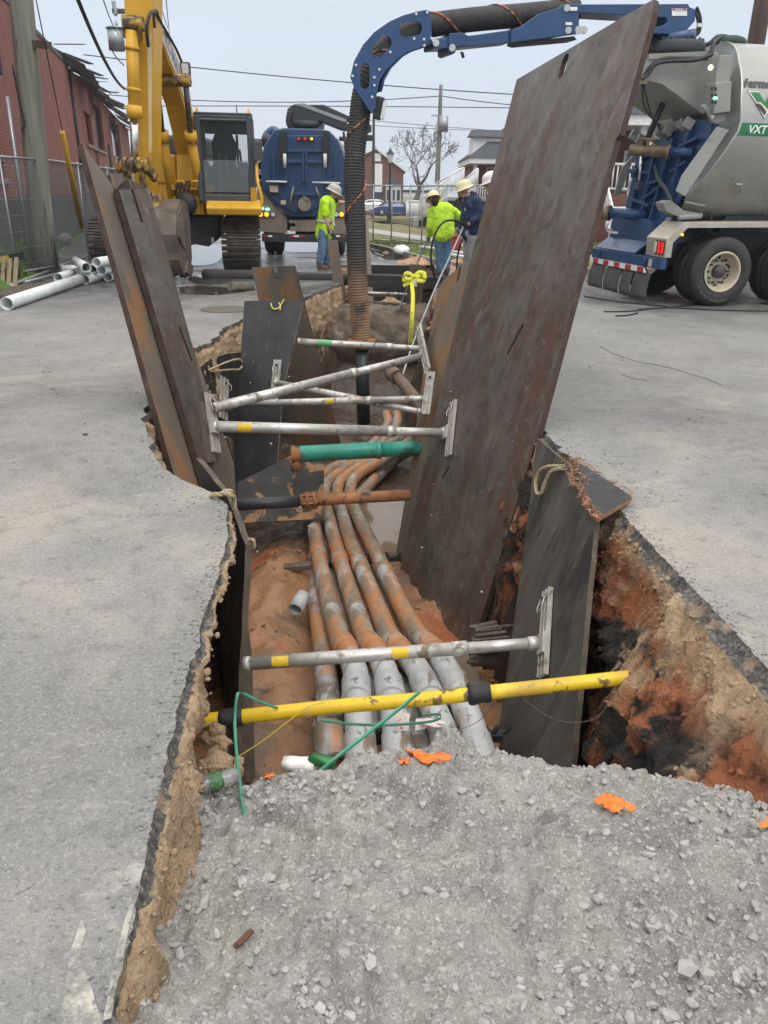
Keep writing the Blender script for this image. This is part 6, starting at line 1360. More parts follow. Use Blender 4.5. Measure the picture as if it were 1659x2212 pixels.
# ================================================================ silver vacuum truck
A_ = R(11); dT = V(math.cos(A_), math.sin(A_), 0); nT = V(-math.sin(A_), math.cos(A_), 0); OT = at_z(1548, 662, 0)
def TW(x, y, z): return OT+dT*x+nT*y+V(0, 0, z)
def TL(u, v, y=0): return on_pl(u, v, OT+nT*y, nT)
def loc(p): q = p-OT; return q.dot(dT), q.dot(nT), q.z
m_blue = M('truck_blue', [(.3, (.012, .045, .125)), (.7, (.02, .068, .18))], scale=2, rough=.38, bump=.04, coat=.25, layers=[dict(c=(.05, .06, .08), s=3, lo=.58, hi=.72, a=.5)])
m_silver = M('silver_tank', [(.3, (.36, .365, .34)), (.6, (.42, .425, .40)), (.8, (.47, .47, .445))], scale=1.2, rough=.33, metal=.5, bump=.02, layers=[dict(c=(.24, .22, .17), s=1.2, st=(1, 1, 1), lo=.5, hi=.7, a=.6, z=(2.2, 1.3), wob=.4), dict(c=(.27, .25, .21), s=3, st=(2, 2, .3), lo=.6, hi=.75, a=.4)])
m_grey = M('grey_paint', [(.3, (.23, .235, .22)), (.7, (.31, .315, .295))], scale=2, rough=.45, bump=.04, layers=[dict(c=(.14, .12, .09), s=4, lo=.58, hi=.7, a=.6)])
m_brass = M('brassy_iron', [(.3, (.13, .10, .06)), (.7, (.26, .20, .12))], scale=7, rough=.5, metal=.4, bump=.2)
m_tread = M('tread_plate', [(.3, (.38, .35, .29)), (.7, (.58, .54, .46))], scale=5, rough=.42, metal=.55, bump=.5, bscale=30)
m_tyre = M('tyre_rubber', [(.3, (.022, .023, .024)), (.7, (.045, .046, .047))], scale=3, rough=.7, bump=.25, bscale=30, layers=[dict(c=(.10, .095, .085), s=5, lo=.56, hi=.68, a=.6)])
m_rim = M('dirty_cream_rim', [(.3, (.40, .34, .24)), (.7, (.58, .52, .40))], scale=6, rough=.5, bump=.1, layers=[dict(c=(.2, .15, .09), s=6, lo=.55, hi=.66, a=.7)])
m_red = flat('red_lens', (.5, .01, .01), .25, emit=((1, .03, .03), .45), bump=0)
m_redoff = flat('red_tape', (.42, .025, .03), .5); m_clear = flat('clear_lens', (.6, .62, .6), .2)
m_amber = flat('amber_lamp', (.9, .35, .02), .3, emit=((1, .40, .03), 2.2), bump=0)
m_greenl = flat('green_lamp', (.1, .8, .4), .3, emit=((.2, 1, .55), 2.5), bump=0)
m_warm = flat('warm_lamp', (.9, .7, .4), .3, emit=((1, .8, .5), 3), bump=0)
vt = thing('vacuum_truck', OT, 'silver vacuum excavation truck with a blue boom arm reaching over the trench', 'vacuum truck', rz=A_)
ztop = loc(TL(1640, 99, 1.25))[2]; zbot = 1.22; rT = (ztop-zbot)/2; zcT = (ztop+zbot)/2; YC = 1.25
kp = [loc(TL(1545, 99, 1.25)), loc(TL(1574, 137, .55)), loc(TL(1584, 219, .15)), loc(TL(1582, 276, .1)), loc(TL(1482, 424, .25)), loc(TL(1455, 478, .9))]
kz = sorted([(k[2], k[0]) for k in kp])
def xr(z):
    if z <= kz[0][0]: return kz[0][1]
    for (a, xa), (b, xb) in zip(kz[:-1], kz[1:]):
        if z <= b: return xa+(xb-xa)*(z-a)/(b-a)
    return kz[-1][1]
W = MB(); NA = 64
rings = []
for k in range(NA):
    a = 2*math.pi*k/NA; y, z = YC-rT*math.cos(a), zcT+rT*math.sin(a); x0_ = xr(z)
    for x in (x0_, x0_+.03, x0_+.05, 2.4, 4.5, 7.2):
        rr = 1.012 if x <= x0_+.03 else 1.0; W.v.append(TW(x, YC-rT*rr*math.cos(a), zcT+rT*rr*math.sin(a)))
m6 = 6; W.f = [(k*m6+j, ((k+1) % NA)*m6+j, ((k+1) % NA)*m6+j+1, k*m6+j+1) for k in range(NA) for j in range(m6-1)]; W.sm = [True]*len(W.f)
W.v.append(TW(xr(zcT)+.25, YC, zcT)); c_ = len(W.v)-1; W.f += [(c_, ((k+1) % NA)*m6, k*m6) for k in range(NA)]; W.sm += [False]*NA
W.f.append(tuple(k*m6+5 for k in range(NA))); W.sm.append(False)
tank = W.build('tank', m_silver, vt)
W = MB()
for yy, poly in ((-.02, [(1574, 281), (1480, 424), (1461, 413), (1473, 381), (1550, 273)]),): W.prism([TL(u, v, yy) for u, v in poly], nT*.03)
W.build('guard_plate', m_grey, vt, bevel=.004)
W = MB(); W.prism([TL(u, v, 2.45) for u, v in [(1373, 330), (1341, 417), (1333, 426), (1328, 418), (1344, 362)]], nT*.03); W.build('guard_plate', m_grey, vt)
# lettering on the tank
def hit(u, v):
    d = ray(u, v); o = EYE-OT; oy, dy = o.dot(nT)-YC, d.dot(nT); oz, dz = o.z-zcT, d.z
    a, b, c = dy*dy+dz*dz, 2*(oy*dy+oz*dz), oy*oy+oz*oz-rT*rT; k = (-b-math.sqrt(max(0, b*b-4*a*c)))/(2*a); p = EYE+d*k; x, y, z = loc(p)
    return x, math.atan2(z-zcT, YC-y)*rT
def S(x, s, lift=.004): a = s/rT; return TW(x, YC-(rT+lift)*math.cos(a), zcT+(rT+lift)*math.sin(a))
def decal(name, poly, mat, lift, par):
    b = bmesh.new(); vs = [b.verts.new(V(p[0], p[1], 0)) for p in poly]; f = b.faces.new(vs); bmesh.ops.triangulate(b, faces=[f]); bmesh.ops.subdivide_edges(b, edges=b.edges, cuts=4, use_grid_fill=True)
    W = MB(); W.add([S(v.co.x, v.co.y, lift) for v in b.verts], [tuple(v.index for v in f.verts) for f in b.faces]) if b.verts.index_update() is None else 0; b.free(); return W.build(name, mat, par)
m_dkl = flat('dark_lettering', (.03, .033, .04), .4); m_lgreen = flat('logo_green', (.015, .15, .06), .4); m_lwhite = flat('logo_white', (.72, .74, .72), .4); m_lbeige = flat('logo_beige', (.55, .45, .33), .4)
xa, sa = hit(1602, 187); xb, sb = hit(1602, 170); vs, fs = text_mb('Vermeer', (sb-sa)/.72*1.0, bold=.012)
W = MB(); W.add([S(xa+v.x*1.05, sa+v.y) for v in vs], fs); W.build('lettering', m_dkl, tank)
xg0, sg1 = hit(1597, 265); _, sg0 = hit(1597, 293); decal('model_band', [(xg0, sg0), (xg0+1.1, sg0), (xg0+1.1, sg1), (xg0, sg1)], m_lgreen, .003, tank)
xv, sv = hit(1614, 287); vs, fs = text_mb('VXT', (sg1-sg0)*.92, shear=.2, bold=.004); W = MB(); W.add([S(xv+v.x, sv+v.y*.95, .007) for v in vs], fs); W.build('lettering', m_lwhite, tank)
xl, s1 = hit(1614, 196); xm, s0 = hit(1650, 258); wv = xm-xl; H_ = s1-s0
def vee(k, top_=1.0, low=0.0, lift=.003, mat=m_lwhite, nm='logo_mark'):
    o = wv*(1-k); L = xl+o*.9; Rr = xm+(xm-L); tp = s1-(1-k)*H_*.35; bt = s0+(1-k)*H_*1.15; th = wv*.62*k
    decal(nm, [(L, tp), (L+th, tp), (xm, lerp(bt, tp, .52)), (Rr-th, tp), (Rr, tp), (xm, bt)], mat, lift, tank)
vee(1.0, mat=m_dkl, lift=.003); vee(.96, mat=m_lwhite, lift=.005); vee(.86, mat=m_lgreen, lift=.007)
decal('logo_road', [(xm-wv*.62, lerp(s0, s1, .62)), (xm-wv*.25, lerp(s0, s1, .58)), (xm+wv*.2, lerp(s0, s1, .33)), (xm+wv*.1, lerp(s0, s1, .24)), (xm-wv*.2, lerp(s0, s1, .48))], m_lbeige, .009, tank)
decal('logo_base', [(xm-wv*.55, lerp(s0, s1, .55)), (xm-wv*.2, lerp(s0, s1, .47)), (xm+wv*.08, lerp(s0, s1, .24)), (xm, lerp(s0, s1, .12))], m_dkl, .0095, tank)
W = MB(); p0 = [S(*hit(u, v), .03) for u, v in ((1590, 396), (1597, 396), (1600, 410), (1592, 414))]; W.tube([S(*hit(1585, 394), .06), S(*hit(1602, 394), .06)], .018, 6); W.tube(smooth_path([S(*hit(1596, 394), .06), S(*hit(1598, 408), .08), S(*hit(1590, 415), .05)], 4), .018, 6); W.build('hook', m_galv, tank)
# hood and boxes
W = MB(); hs = [(1552, 113), (1480, 113), (1402, 123), (1386, 173), (1430, 182), (1517, 246), (1575, 232)]; P_ = [TL(u, v, .62) for u, v in hs]; W.prism(P_, nT*1.45); W.build('hood', m_grey, vt, bevel=.015)
W = MB(); W.prism([TL(1402, 116, .6), TL(1534, 110, .6), TL(1534, 120, .6), TL(1402, 128, .6)], nT*1.5); W.build('hood_flange', m_grey, vt)
W = MB(); W.tube(smooth_path([TL(1390, 172, .55), TL(1400, 150, .55), TL(1430, 128, .5), TL(1480, 126, .5), TL(1530, 124, .5), TL(1540, 100, .6), TL(1546, 88, .7), TL(1560, 80, .8)], 6), .03, 8); W.tube(smooth_path([TL(1386, 172, .5), TL(1400, 160, .5), TL(1425, 135, .48), TL(1500, 130, .46), TL(1538, 118, .5)], 6), .028, 8)
W.tube(smooth_path([TL(1388, 178, .55), TL(1392, 230, .6), TL(1420, 268, .7), TL(1425, 280, .8)], 6), .016, 6); W.tube(smooth_path([TL(1390, 178, .55), TL(1400, 225, .6), TL(1412, 258, .7), TL(1427, 270, .8)], 6), .014, 6)
W.tube(smooth_path([TL(1505, 15, 1.2), TL(1513, 40, 1.2), TL(1510, 70, 1.2), TL(1490, 85, 1.2), TL(1480, 98, 1.2)], 6), .022, 6); W.tube(smooth_path([TL(1500, 20, 1.2), TL(1508, 50, 1.2), TL(1502, 75, 1.2), TL(1485, 90, 1.2)], 6), .02, 6)
W.tube(smooth_path([TL(1500, 100, 1.2), TL(1530, 95, 1.2), TL(1550, 80, 1.2), TL(1575, 82, 1.25), TL(1590, 98, 1.25), TL(1615, 98, 1.25)], 6), .035, 6); W.build('cable', m_cable, vt)
W = MB(); W.box(TL(1388, 174, .55), (.12, .12, .1)); W.build('junction', m_brass, vt)
W = MB(); W.ball(TL(1578, 92, 1.2), (.25, .2, .1)); W.build('rag_bundle', flat('dark_green_canvas', (.03, .06, .045), .8), vt)
W = MB(); q = TL(1552, 155, .25); W.box(q, (.22, .3, .38), Matrix.Rotation(A_, 4, 'Z')); wb = W.build('light_box', m_grey, vt, bevel=.01)
W = MB(); W.ball(TL(1535, 146, .05), .035); W.build('lamp', m_warm, wb)
W = MB(); q = TL(1553, 212, .12); W.box(q, (.26, .2, .4), Matrix.Rotation(A_, 4, 'Z') @ Matrix.Rotation(R(-8), 4, 'Y')); cbx = W.build('control_box', m_grey, vt, bevel=.01)
W = MB(); W.ball(TL(1545, 212, .0), (.035, .02, .02)); W.build('lamp', m_greenl, cbx)
W = MB()
for k in range(6): W.box(TL(1538+8*(k % 2), 192+9*(k//2)*1.6, .012), (.03, .012, .045), Matrix.Rotation(A_, 4, 'Z'))
W.build('switch', m_black, cbx)
# blue door with ribs
D0, nD_ = plane3(TL(1532, 268, .35), TL(1372, 306, 2.2), TL(1396, 505, 1.25))
if nD_.dot(EYE-D0) < 0: nD_ = -nD_
dq = lambda u, v, l=0: on_pl(u, v, D0, nD_)+nD_*l
W = MB(); W.prism([dq(u, v) for u, v in [(1369, 318), (1378, 302), (1400, 318), (1420, 300), (1470, 275), (1500, 256), (1538, 266), (1530, 300), (1482, 385), (1470, 420), (1450, 452), (1420, 485), (1392, 503), (1362, 498), (1350, 480), (1352, 440), (1362, 400), (1372, 350)]], -nD_*.14); dr = W.build('tailgate', m_blue, vt, bevel=.01)
W = MB()
for a, b in (((1395, 325), (1368, 470)), ((1425, 318), (1388, 492)), ((1462, 300), (1412, 478)), ((1498, 280), (1448, 440)), ((1378, 340), (1425, 335)), ((1378, 372), (1412, 376)), ((1402, 402), (1440, 388)), ((1370, 430), (1410, 446)), ((1476, 318), (1515, 300)), ((1440, 400), (1400, 430)), ((1455, 375), (1488, 352))):
    W.bar(dq(*a, .05), dq(*b, .05), .045, .10, nD_)
W.build('ribs', m_blue, dr, bevel=.006)
W = MB(); rm = smooth_path([dq(1352, 478, .0), dq(1360, 500, .0), dq(1390, 508, .0), dq(1420, 490, .0), dq(1452, 455, .0), dq(1472, 420, .0)], 6); W.tube(rm, .045, 8); W.build('door_rim', m_blue, dr)
W = MB(); W.bar(dq(1372, 372, .08), dq(1392, 372, .08), .07, .18, nD_); W.bar(dq(1381, 362, .1), dq(1378, 385, .1), .1, .05, nD_); W.build('latch', m_blue, dr, bevel=.01)
def coupling(nm, a, b, c, r):
    a, b, c = Vector(a), Vector(b), Vector(c); W = MB(); d = (b-a).normalized(); L_ = (b-a).length
    W.lathe(a, d, [(0, 0), (r*.92, 0), (r, .02), (r, L_*.3), (r*.8, L_*.33), (r*.8, L_*.5), (r*1.05, L_*.53), (r*1.05, L_*.9), (r*1.2, L_*.92), (r*1.2, L_), (0, L_)], 20); W.bar(a+d*L_*.42+V(0, 0, r*.8), a+d*L_*.42+V(0, 0, r*2.0), r*.5, r*.5); W.cyl(a+d*L_*.2+V(0, 0, r*1.9), a+d*L_*.62+V(0, 0, r*1.9), r*.35, 10); cp = W.build(nm, m_brass, dr)
    W = MB(); W.cyl(b, c, r*.85, 18); W.build('port', m_blue, cp)
coupling('valve_coupling', dq(1430, 337, .62), dq(1473, 333, .22), dq(1500, 330, .02), .085); coupling('valve_coupling', dq(1310, 471, .9), dq(1365, 468, .45), dq(1400, 465, .02), .105)
W = MB(); W.tube(smooth_path([dq(1444, 300, .3), dq(1450, 318, .35), dq(1458, 325, .35)], 4), .02, 6); W.build('valve_handle', m_grey, dr)
h0, h1, h2 = TL(1435, 216, 1.2), dq(1414, 332, .25), dq(1399, 406, .18)
W = MB(); W.cyl(h0, h1, .05, 14); cy = W.build('door_cylinder', flat('purple_grey', (.045, .04, .048), .4), vt); W = MB(); W.cyl(h1, h2, .026, 12); W.build('rod', m_chrome, cy); W = MB(); W.box(h2, (.1, .1, .12)); W.box(h0+V(.08, 0, .03), (.22, .1, .12)); W.build('clevis', m_dgrey, cy, bevel=.02)
W = MB()
for (u, v, l) in ((1384, 295, .12), (1398, 305, .12), (1440, 288, .1), (1455, 284, .1), (1484, 272, .1), (1498, 270, .1)): W.box(dq(u, v, l), (.16, .1, .16), Matrix.Rotation(R(25), 4, 'Y'))
W.prism([TL(u, v, .1) for u, v in [(1514, 228), (1524, 224), (1534, 230), (1545, 242), (1568, 245), (1568, 262), (1545, 268), (1535, 262), (1528, 245)]], nT*.04)
W.build('hinge_bracket', m_grey, vt, bevel=.02)
W = MB()
for (u, v) in ((1537, 253), (1484, 271), (1447, 286), (1392, 303)): p = TL(u, v, .06) if u > 1530 else dq(u, v, .2); W.cyl(p, p-nT*.03, .03, 8)
W.build('hinge_bolt', m_galv, vt)
W = MB(); W.prism([TL(u, v, .3) for u, v in [(1432, 438), (1448, 432), (1478, 455), (1520, 462), (1516, 472), (1470, 470), (1450, 462), (1438, 455)]], nT*.25); W.cyl(TL(1465, 470, .25), TL(1510, 467, .25), .04, 10); W.bar(TL(1480, 436, .3), TL(1522, 445, .3), .05, .03); W.build('latch_arm', m_grey, vt, bevel=.01)
W = MB(); W.tube(smooth_path([dq(1438, 362, .2), dq(1444, 390, .2), dq(1455, 412, .15), dq(1462, 440, .1)], 4), .035, 8); W.build('hose_lever', m_dgrey, vt)
W = MB(); W.tube(smooth_path([TL(1522, 455, .2), TL(1532, 458, .2), TL(1538, 475, .2)], 4), .014, 6); W.build('latch_cable', m_cable, vt)
# chassis
W = MB(); W.prism([TW(-.55, .75, .55), TW(7.2, .75, .55), TW(7.2, .75, 1.25), TW(.2, .75, 1.25), TW(-.2, .75, .95), TW(-.55, .75, .9)], nT*1.0); W.build('chassis', m_under, vt)
W = MB(); W.prism([TW(.2, .62, 1.1), TW(7.2, .62, 1.1), TW(7.2, .62, 1.35), TW(.3, .62, 1.35)], nT*1.3); W.build('tank_saddle', m_under, vt)
# fender: strip profile (x,z) at near side
fp = [loc(TL(1720, 479, 0)), loc(TL(1480, 480, 0)), loc(TL(1440, 516, 0)), loc(TL(1437, 557, 0))]; pr = [(p[0], p[2]) for p in fp]; th = .085
W = MB(); rin = [(pr[0][0], pr[0][1]-th), (pr[1][0]+.06, pr[1][1]-th), (pr[2][0]+.12, pr[2][1]-.06), (pr[3][0]+.10, pr[3][1])]
W.prism([TW(x, 0, z) for x, z in pr+rin[::-1]], nT*.62); fe = W.build('fender', m_tread, vt, bevel=.006)
W = MB(); xr_, zr0, zr1 = pr[3][0]-.005, pr[3][1], pr[2][1]; W.prism([TW(xr_, .005, zr0), TW(xr_, .40, zr0), TW(xr_, .40, zr1-.02), TW(xr_, .005, zr1)], -dT*.012); W.build('lamp_panel', m_tread, fe)
for yy, mt, nm in ((.07, m_red, 'tail_lamp'), (.17, m_red, 'tail_lamp'), (.28, m_clear, 'reverse_lamp')):
    c = TW(xr_-.018, yy, (zr0+zr1)/2); W = MB()
    ring_ = []
    for k in range(20): a = 2*math.pi*k/20; ring_.append(c+nT*.030*math.cos(a)+V(0, 0, .06*(1 if math.sin(a) > 0 else -1)+.028*math.sin(a)))
    W.prism(ring_, -dT*.02); W.build(nm, mt, fe)
    W = MB(); W.prism([c+(p-c)*1.25+dT*.004 for p in ring_], -dT*.012); W.build('lamp_surround', m_black, fe)
W = MB(); p = TW(loc(TL(1473, 507, 0))[0], -.005, loc(TL(1473, 507, 0))[2]); W.cyl(p, p-nT*.015, .02, 10); W.build('marker_lamp', m_amber, fe)
# bumper, panels, flaps
bxp = loc(TL(1440, 571, 0)); bx0 = bxp[0]; zb1, zb0 = loc(TL(1440, 559, 0))[2], loc(TL(1440, 583, 0))[2]
W = MB(); W.prism([TW(bx0, 0, zb0), TW(bx0-.10, 0, zb0), TW(bx0-.10, 0, zb1), TW(bx0, 0, zb1)], nT*2.5); W.build('bumper', m_blue, vt, bevel=.01)
W = MB(); W.prism([TW(bx0-.11, .5, zb0-.0), TW(bx0-.11, 2.5, zb0), TW(bx0-.11, 2.5, zb0-.085), TW(bx0-.11, .42, zb0-.085)], dT*.02); W.build('tape_backing', m_white, vt)
W = MB()
for k in range(5): y0 = .5+.42*k; W.prism([TW(bx0-.112, y0, zb0-.003), TW(bx0-.112, y0+.2, zb0-.003), TW(bx0-.112, y0+.2, zb0-.082), TW(bx0-.112, y0, zb0-.082)], -dT*.003)
W.build('red_tape', m_redoff, vt)
m_flap = M('mud_flap', [(.3, (.05, .05, .05)), (.7, (.10, .097, .092))], scale=4, rough=.75, bump=.2)
for (y0, y1, sk) in ((.30, .80, .05), (.86, 1.22, .0), (1.28, 1.84, .0), (1.9, 2.45, -.03)):
    W = MB(); P0 = []
    for k in range(7):
        f_ = k/6; zz_ = zb0-.09-(zb0-.16)*f_; xo = bx0-.08-.05*math.sin(f_*2.2)
        P0.append((xo, zz_, sk*f_))
    W.add([TW(x, y0-max(0, s)*.6, z) for x, z, s in P0]+[TW(x, y1+max(0, -s), z) for x, z, s in P0], [(i, i+1, 8+i, 7+i) for i in range(6)], True); o = W.build('mud_flap', m_flap, vt); sd = o.modifiers.new('s', 'SOLIDIFY'); sd.thickness = .012
W = MB(); W.prism([TW(bx0+.15, .75, zb1), TW(bx0+.15, 2.4, zb1), TW(bx0+.15, 2.35, zb1+.55), TW(bx0+.15, 1.2, zb1+.55), TW(bx0+.15, .95, zb1+.5)], dT*.2); W.prism([TW(bx0-.09, .9, zb1+.004), TW(bx0-.09, 2.4, zb1+.004), TW(bx0+.149, 2.4, zb1+.18), TW(bx0+.149, .9, zb1+.18)], V(0, 0, .02)); W.build('rear_panel', m_blue, vt, bevel=.01)
W = MB(); W.prism([TW(bx0-.05, .45, zb1+.005), TW(bx0+.3, .45, zb1+.005), TW(bx0+.62, .45, zb1+.62), TW(bx0+.25, .45, zb1+.6), TW(bx0+.1, .45, zb1+.35)], nT*.2); W.build('side_bracket', m_blue, vt, bevel=.01)
W = MB()
for yy in (.52, 2.2): W.cyl(TW(bx0-.101, yy, (zb0+zb1)/2), TW(bx0-.13, yy, (zb0+zb1)/2), .065, 16)
W.build('tow_eye', m_blue, vt)
W = MB(); W.box(TW(bx0-.104, .32, (zb0+zb1)/2), (.012, .09, .11), Matrix.Rotation(A_, 4, 'Z')); W.build('warning_label', m_lbeige, vt)
W = MB(); W.tube([TL(1310, 483, 2.3), TL(1310, 496, 2.3), TL(1340, 497, 2.3)], .02, 6); W.bar(TL(1325, 502, 2.2), TL(1362, 504, 2.2), .3, .04); W.build('white_bracket', m_white, vt)
# wheels
def wheel(x, y, near):
    c = TW(x, y, .53); ax = nT; r = .53
    W = MB(); W.lathe(c, ax, [(.30, .03), (.335, .0), (.40, -.012), (.47, .0), (.515, .03), (r, .06), (r, .12), (r-.012, .125), (r-.012, .135), (r, .14), (r, .17), (r-.012, .175), (r-.012, .185), (r, .19), (r, .24), (.515, .27), (.45, .30), (.33, .29), (.30, .27)], 48); wh = W.build('wheel', m_tyre, vt)
    if near:
        W = MB(); W.lathe(c, ax, [(.315, .0), (.305, -.012), (.285, -.008), (.275, .02), (.262, .10), (.225, .16), (.215, .165), (.12, .15), (.0, .15)], 40); rm = W.build('rim', m_rim, wh)
        W = MB()
        for k in range(10): a = 2*math.pi*k/10; p = c+(dT*math.cos(a)+V(0, 0, 1)*math.sin(a))*.175; W.cyl(p+ax*.10, p+ax*.155, .016, 8)
        W.build('nut', m_dgrey, rm)
        W = MB()
        for k in range(10): a = 2*math.pi*(k+.5)/10; p = c+(dT*math.cos(a)+V(0, 0, 1)*math.sin(a))*.213; W.cyl(p+ax*.1535, p+ax*.17, .026, 10)
        W.build('hand_hole', m_black, rm)
        W = MB(); W.lathe(c, ax, [(.0, .035), (.06, .035), (.075, .05), (.10, .06), (.105, .15)], 24); W.build('hub', flat('hub_grey', (.06, .062, .065), .55), rm)
for x in (0, 1.38): wheel(x, 0, True); wheel(x, .32, False); wheel(x, 1.86, False); wheel(x, 2.2, False)
vs, fs = text_mb('LONG MARCH', .055, bold=.001); W = MB(); c = TW(0, -.013, .53); wtx = max(v.x for v in vs)
W.add([c+(dT*math.cos(a)+V(0, 0, 1)*math.sin(a))*rr for a, rr in [(R(-150)+(v.x/wtx)*R(80), .425-(.0-v.y)*1) for v in vs]], fs)
W.v = [c+(p-c) for p in W.v]; W.build('tyre_lettering', flat('tyre_letter', (.12, .12, .118), .7), vt)
# turret and boom
tc = TL(1455, 105, 1.25); zt0, zt1 = TL(1455, 121, 1.25).z, TL(1455, 93, 1.25).z
W = MB(); W.lathe(V(tc.x, tc.y, zt0), (0, 0, 1), [(0, 0), (.46, 0), (.47, .05), (.47, zt1-zt0-.04), (.43, zt1-zt0), (.0, zt1-zt0)], 32)
for k in range(22): a = 2*math.pi*k/22; p = V(tc.x+.42*math.cos(a), tc.y+.42*math.sin(a), zt1-.02); W.cyl(p, p+V(0, 0, .05), .02, 6)
W.build('slew_ring', m_under, vt)
TB = V(tc.x, tc.y, 0); EB = at_y(840, 110, 12.25); hb = V(TB.x-EB.x, TB.y-EB.y, 0).normalized(); nb = V(hb.y, -hb.x, 0)    # nb faces the camera
if nb.y > 0: nb = -nb
PBo = V(EB.x, EB.y, 0)
bq = lambda u, v, o=0: on_pl(u, v, PBo+nb*o, nb)
boom = None
W = MB(); W.prism([bq(u, v, .22) for u, v in [(1222, 9), (1488, 8), (1489, 14), (1502, 20), (1502, 45), (1485, 64), (1450, 74), (1400, 72), (1398, 60), (1430, 56), (1442, 48), (1440, 38), (1250, 27), (1222, 28)]], -nb*.44); boom = W.build('boom', m_blue, vt, bevel=.01)
W = MB(); W.cyl(bq(1455, 72, 0), bq(1455, 96, 0), .33, 24); W.build('boom_pedestal', m_blue, vt)
W = MB(); W.prism([bq(u, v, .17) for u, v in [(934, 84), (1020, 76), (1106, 64), (1106, 91), (1010, 101), (936, 106)]], -nb*.34); W.prism([bq(u, v, .20) for u, v in [(972, 72), (1000, 70), (1010, 76), (1010, 98), (985, 101), (984, 114), (977, 118), (970, 114), (969, 84)]], -nb*.40); W.build('lower_arm', m_blue, boom, bevel=.008)
W = MB(); 
for o in (.215, -.16): W.prism([bq(u, v, o) for u, v in [(1104, 65), (1125, 57), (1165, 29), (1203, 19), (1221, 8), (1251, 8), (1251, 73), (1228, 76), (1125, 89), (1104, 92)]], -nb*.055)
W.build('knuckle_plate', m_blue, boom, bevel=.006)
W = MB(); W.prism([bq(u, v, .155) for u, v in [(1110, 60), (1240, 40), (1245, 70), (1120, 93)]], -nb*.31); W.prism([bq(u, v, .14) for u, v in [(1112, 92), (1240, 78), (1246, 86), (1125, 97)]], -nb*.28); W.build('knuckle_core', m_under, boom)
W = MB()
for (u, v) in ((1225, 17), (1228, 65), (977, 103), (942, 92)): W.cyl(bq(u, v, .215), bq(u, v, .245), .045, 12)
for (u, v) in ((1250, 65), (1261, 65)): W.cyl(bq(u, v, .20), bq(u, v, .24), .055, 14)
W.build('pivot_pin', m_clear, boom)
W = MB()
for (u0, v0, u1, v1) in ((1232, 15, 1247, 23), (1222, 48, 1236, 54), (1452, 18, 1484, 34), (1507, 50, 1520, 58)): W.prism([bq(u0, v0, .232), bq(u1, v0, .232), bq(u1, v1, .232), bq(u0, v1, .232)], -nb*.01)
W.build('warning_label', m_white, boom)
W = MB(); W.prism([bq(1453, 18.5, .236), bq(1483, 18.5, .236), bq(1483, 22.5, .236), bq(1453, 22.5, .236)], -nb*.003); W.build('label_band', m_redoff, boom)
vs, fs = text_mb('DANGER', .05, bold=.001); W = MB(); o_ = bq(1458, 22.2, .241); W.add([o_+hb*v.x*.75+V(0, 0, 1)*v.y*.7 for v in vs], fs); W.build('label_lettering', m_lwhite, boom)
ec = [(620, 78), (625, 100), (637, 272), (580, 322), (480, 352), (400, 402), (320, 482), (272, 560), (255, 640), (245, 742), (226, 786), (205, 768), (100, 602), (73, 530), (100, 420), (160, 310), (240, 220), (340, 150), (440, 105), (540, 78), (600, 68)]
ep = [(734.4+.3125*a, .3125*b) for a, b in ec]
def hole(cx, cy, ang, L_, wd_, o):
    u, v = 734.4+.3125*cx, .3125*cy; c = bq(u, v, o); d = bq(u+math.cos(ang)*10, v+math.sin(ang)*10, o)-c; return (c, d, L_, wd_)
for o in (.20, -.19):
    slab('elbow_plate', [bq(u, v, o) for u, v in ep], nb, .02, m_blue, None, None, parent=boom, slots=[hole(488, 200, -.15, .34, .17, o), hole(288, 322, -.78, .33, .17, o), hole(172, 525, -1.55, .31, .14, o)] if o > 0 else ())
W = MB(); ins = [(934, 88), (915, 101), (885, 110), (859, 125), (834, 150), (820, 175), (814, 200)]
W.ribbon([bq(u, v, 0) for u, v in ins], .37, nb, .012); W.build('elbow_web', m_blue, boom)
W = MB()
for (cx, cy) in ((600, 86), (525, 97), (510, 268), (578, 272), (630, 265), (580, 315), (345, 360), (270, 480), (235, 535), (235, 590), (220, 670), (108, 450), (85, 525), (640, 280)):
    p = bq(734.4+.3125*cx, .3125*cy, .2); W.cyl(p, p+nb*.02, .017, 8)
W.build('bolt', m_clear, boom)
W = MB(); q = bq(818, 234, .1); W.box(q, (.12, .2, .28), Matrix.Rotation(R(12), 4, 'Y')); el = W.build('end_light', m_black, boom, bevel=.02); W = MB(); W.box(q+V(.07, -.05, -.03), (.05, .16, .22), Matrix.Rotation(R(12), 4, 'Y')); W.build('lens', m_clear, el)
W = MB(); W.tube(smooth_path([bq(995, 112, .1), bq(998, 118, .1), bq(1000, 124, .1)], 3), .012, 5); W.cyl(bq(998, 113, .1), bq(1001, 125, .1), .022, 8); W.build('pull_tag', m_black, boom)
# vacuum hose
m_hose = M('corrugated_hose', [(.3, (.016, .017, .018)), (.7, (.035, .035, .036))], scale=4, rough=.6, bump=.1, layers=[dict(c=(.27, .165, .09), s=2.6, lo=.28, hi=.5, z=(1.35, .35), wob=.9, d=5, a=.95), dict(c=(.12, .09, .06), s=6, lo=.6, hi=.7, a=.5)])
hy = 12.15
hp = [bq(u, v) for u, v in ((1245, 22), (1200, 26), (1120, 34), (1035, 41), (960, 50), (925, 56), (893, 68), (860, 86), (832, 108), (810, 138), (796, 170))]+[at_y(u, v, y) for u, v, y in ((783, 205, 12.2), (776, 260, 12.15), (767, 330, 12.1), (766, 420, 12.05), (769, 500, 12.0), (772, 600, 12.0), (777, 675, 12.0), (781, 738, 12.0))]
HP = smooth_path(hp, 40); LL = [0]
for a, b in zip(HP[:-1], HP[1:]): LL.append(LL[-1]+(b-a).length)
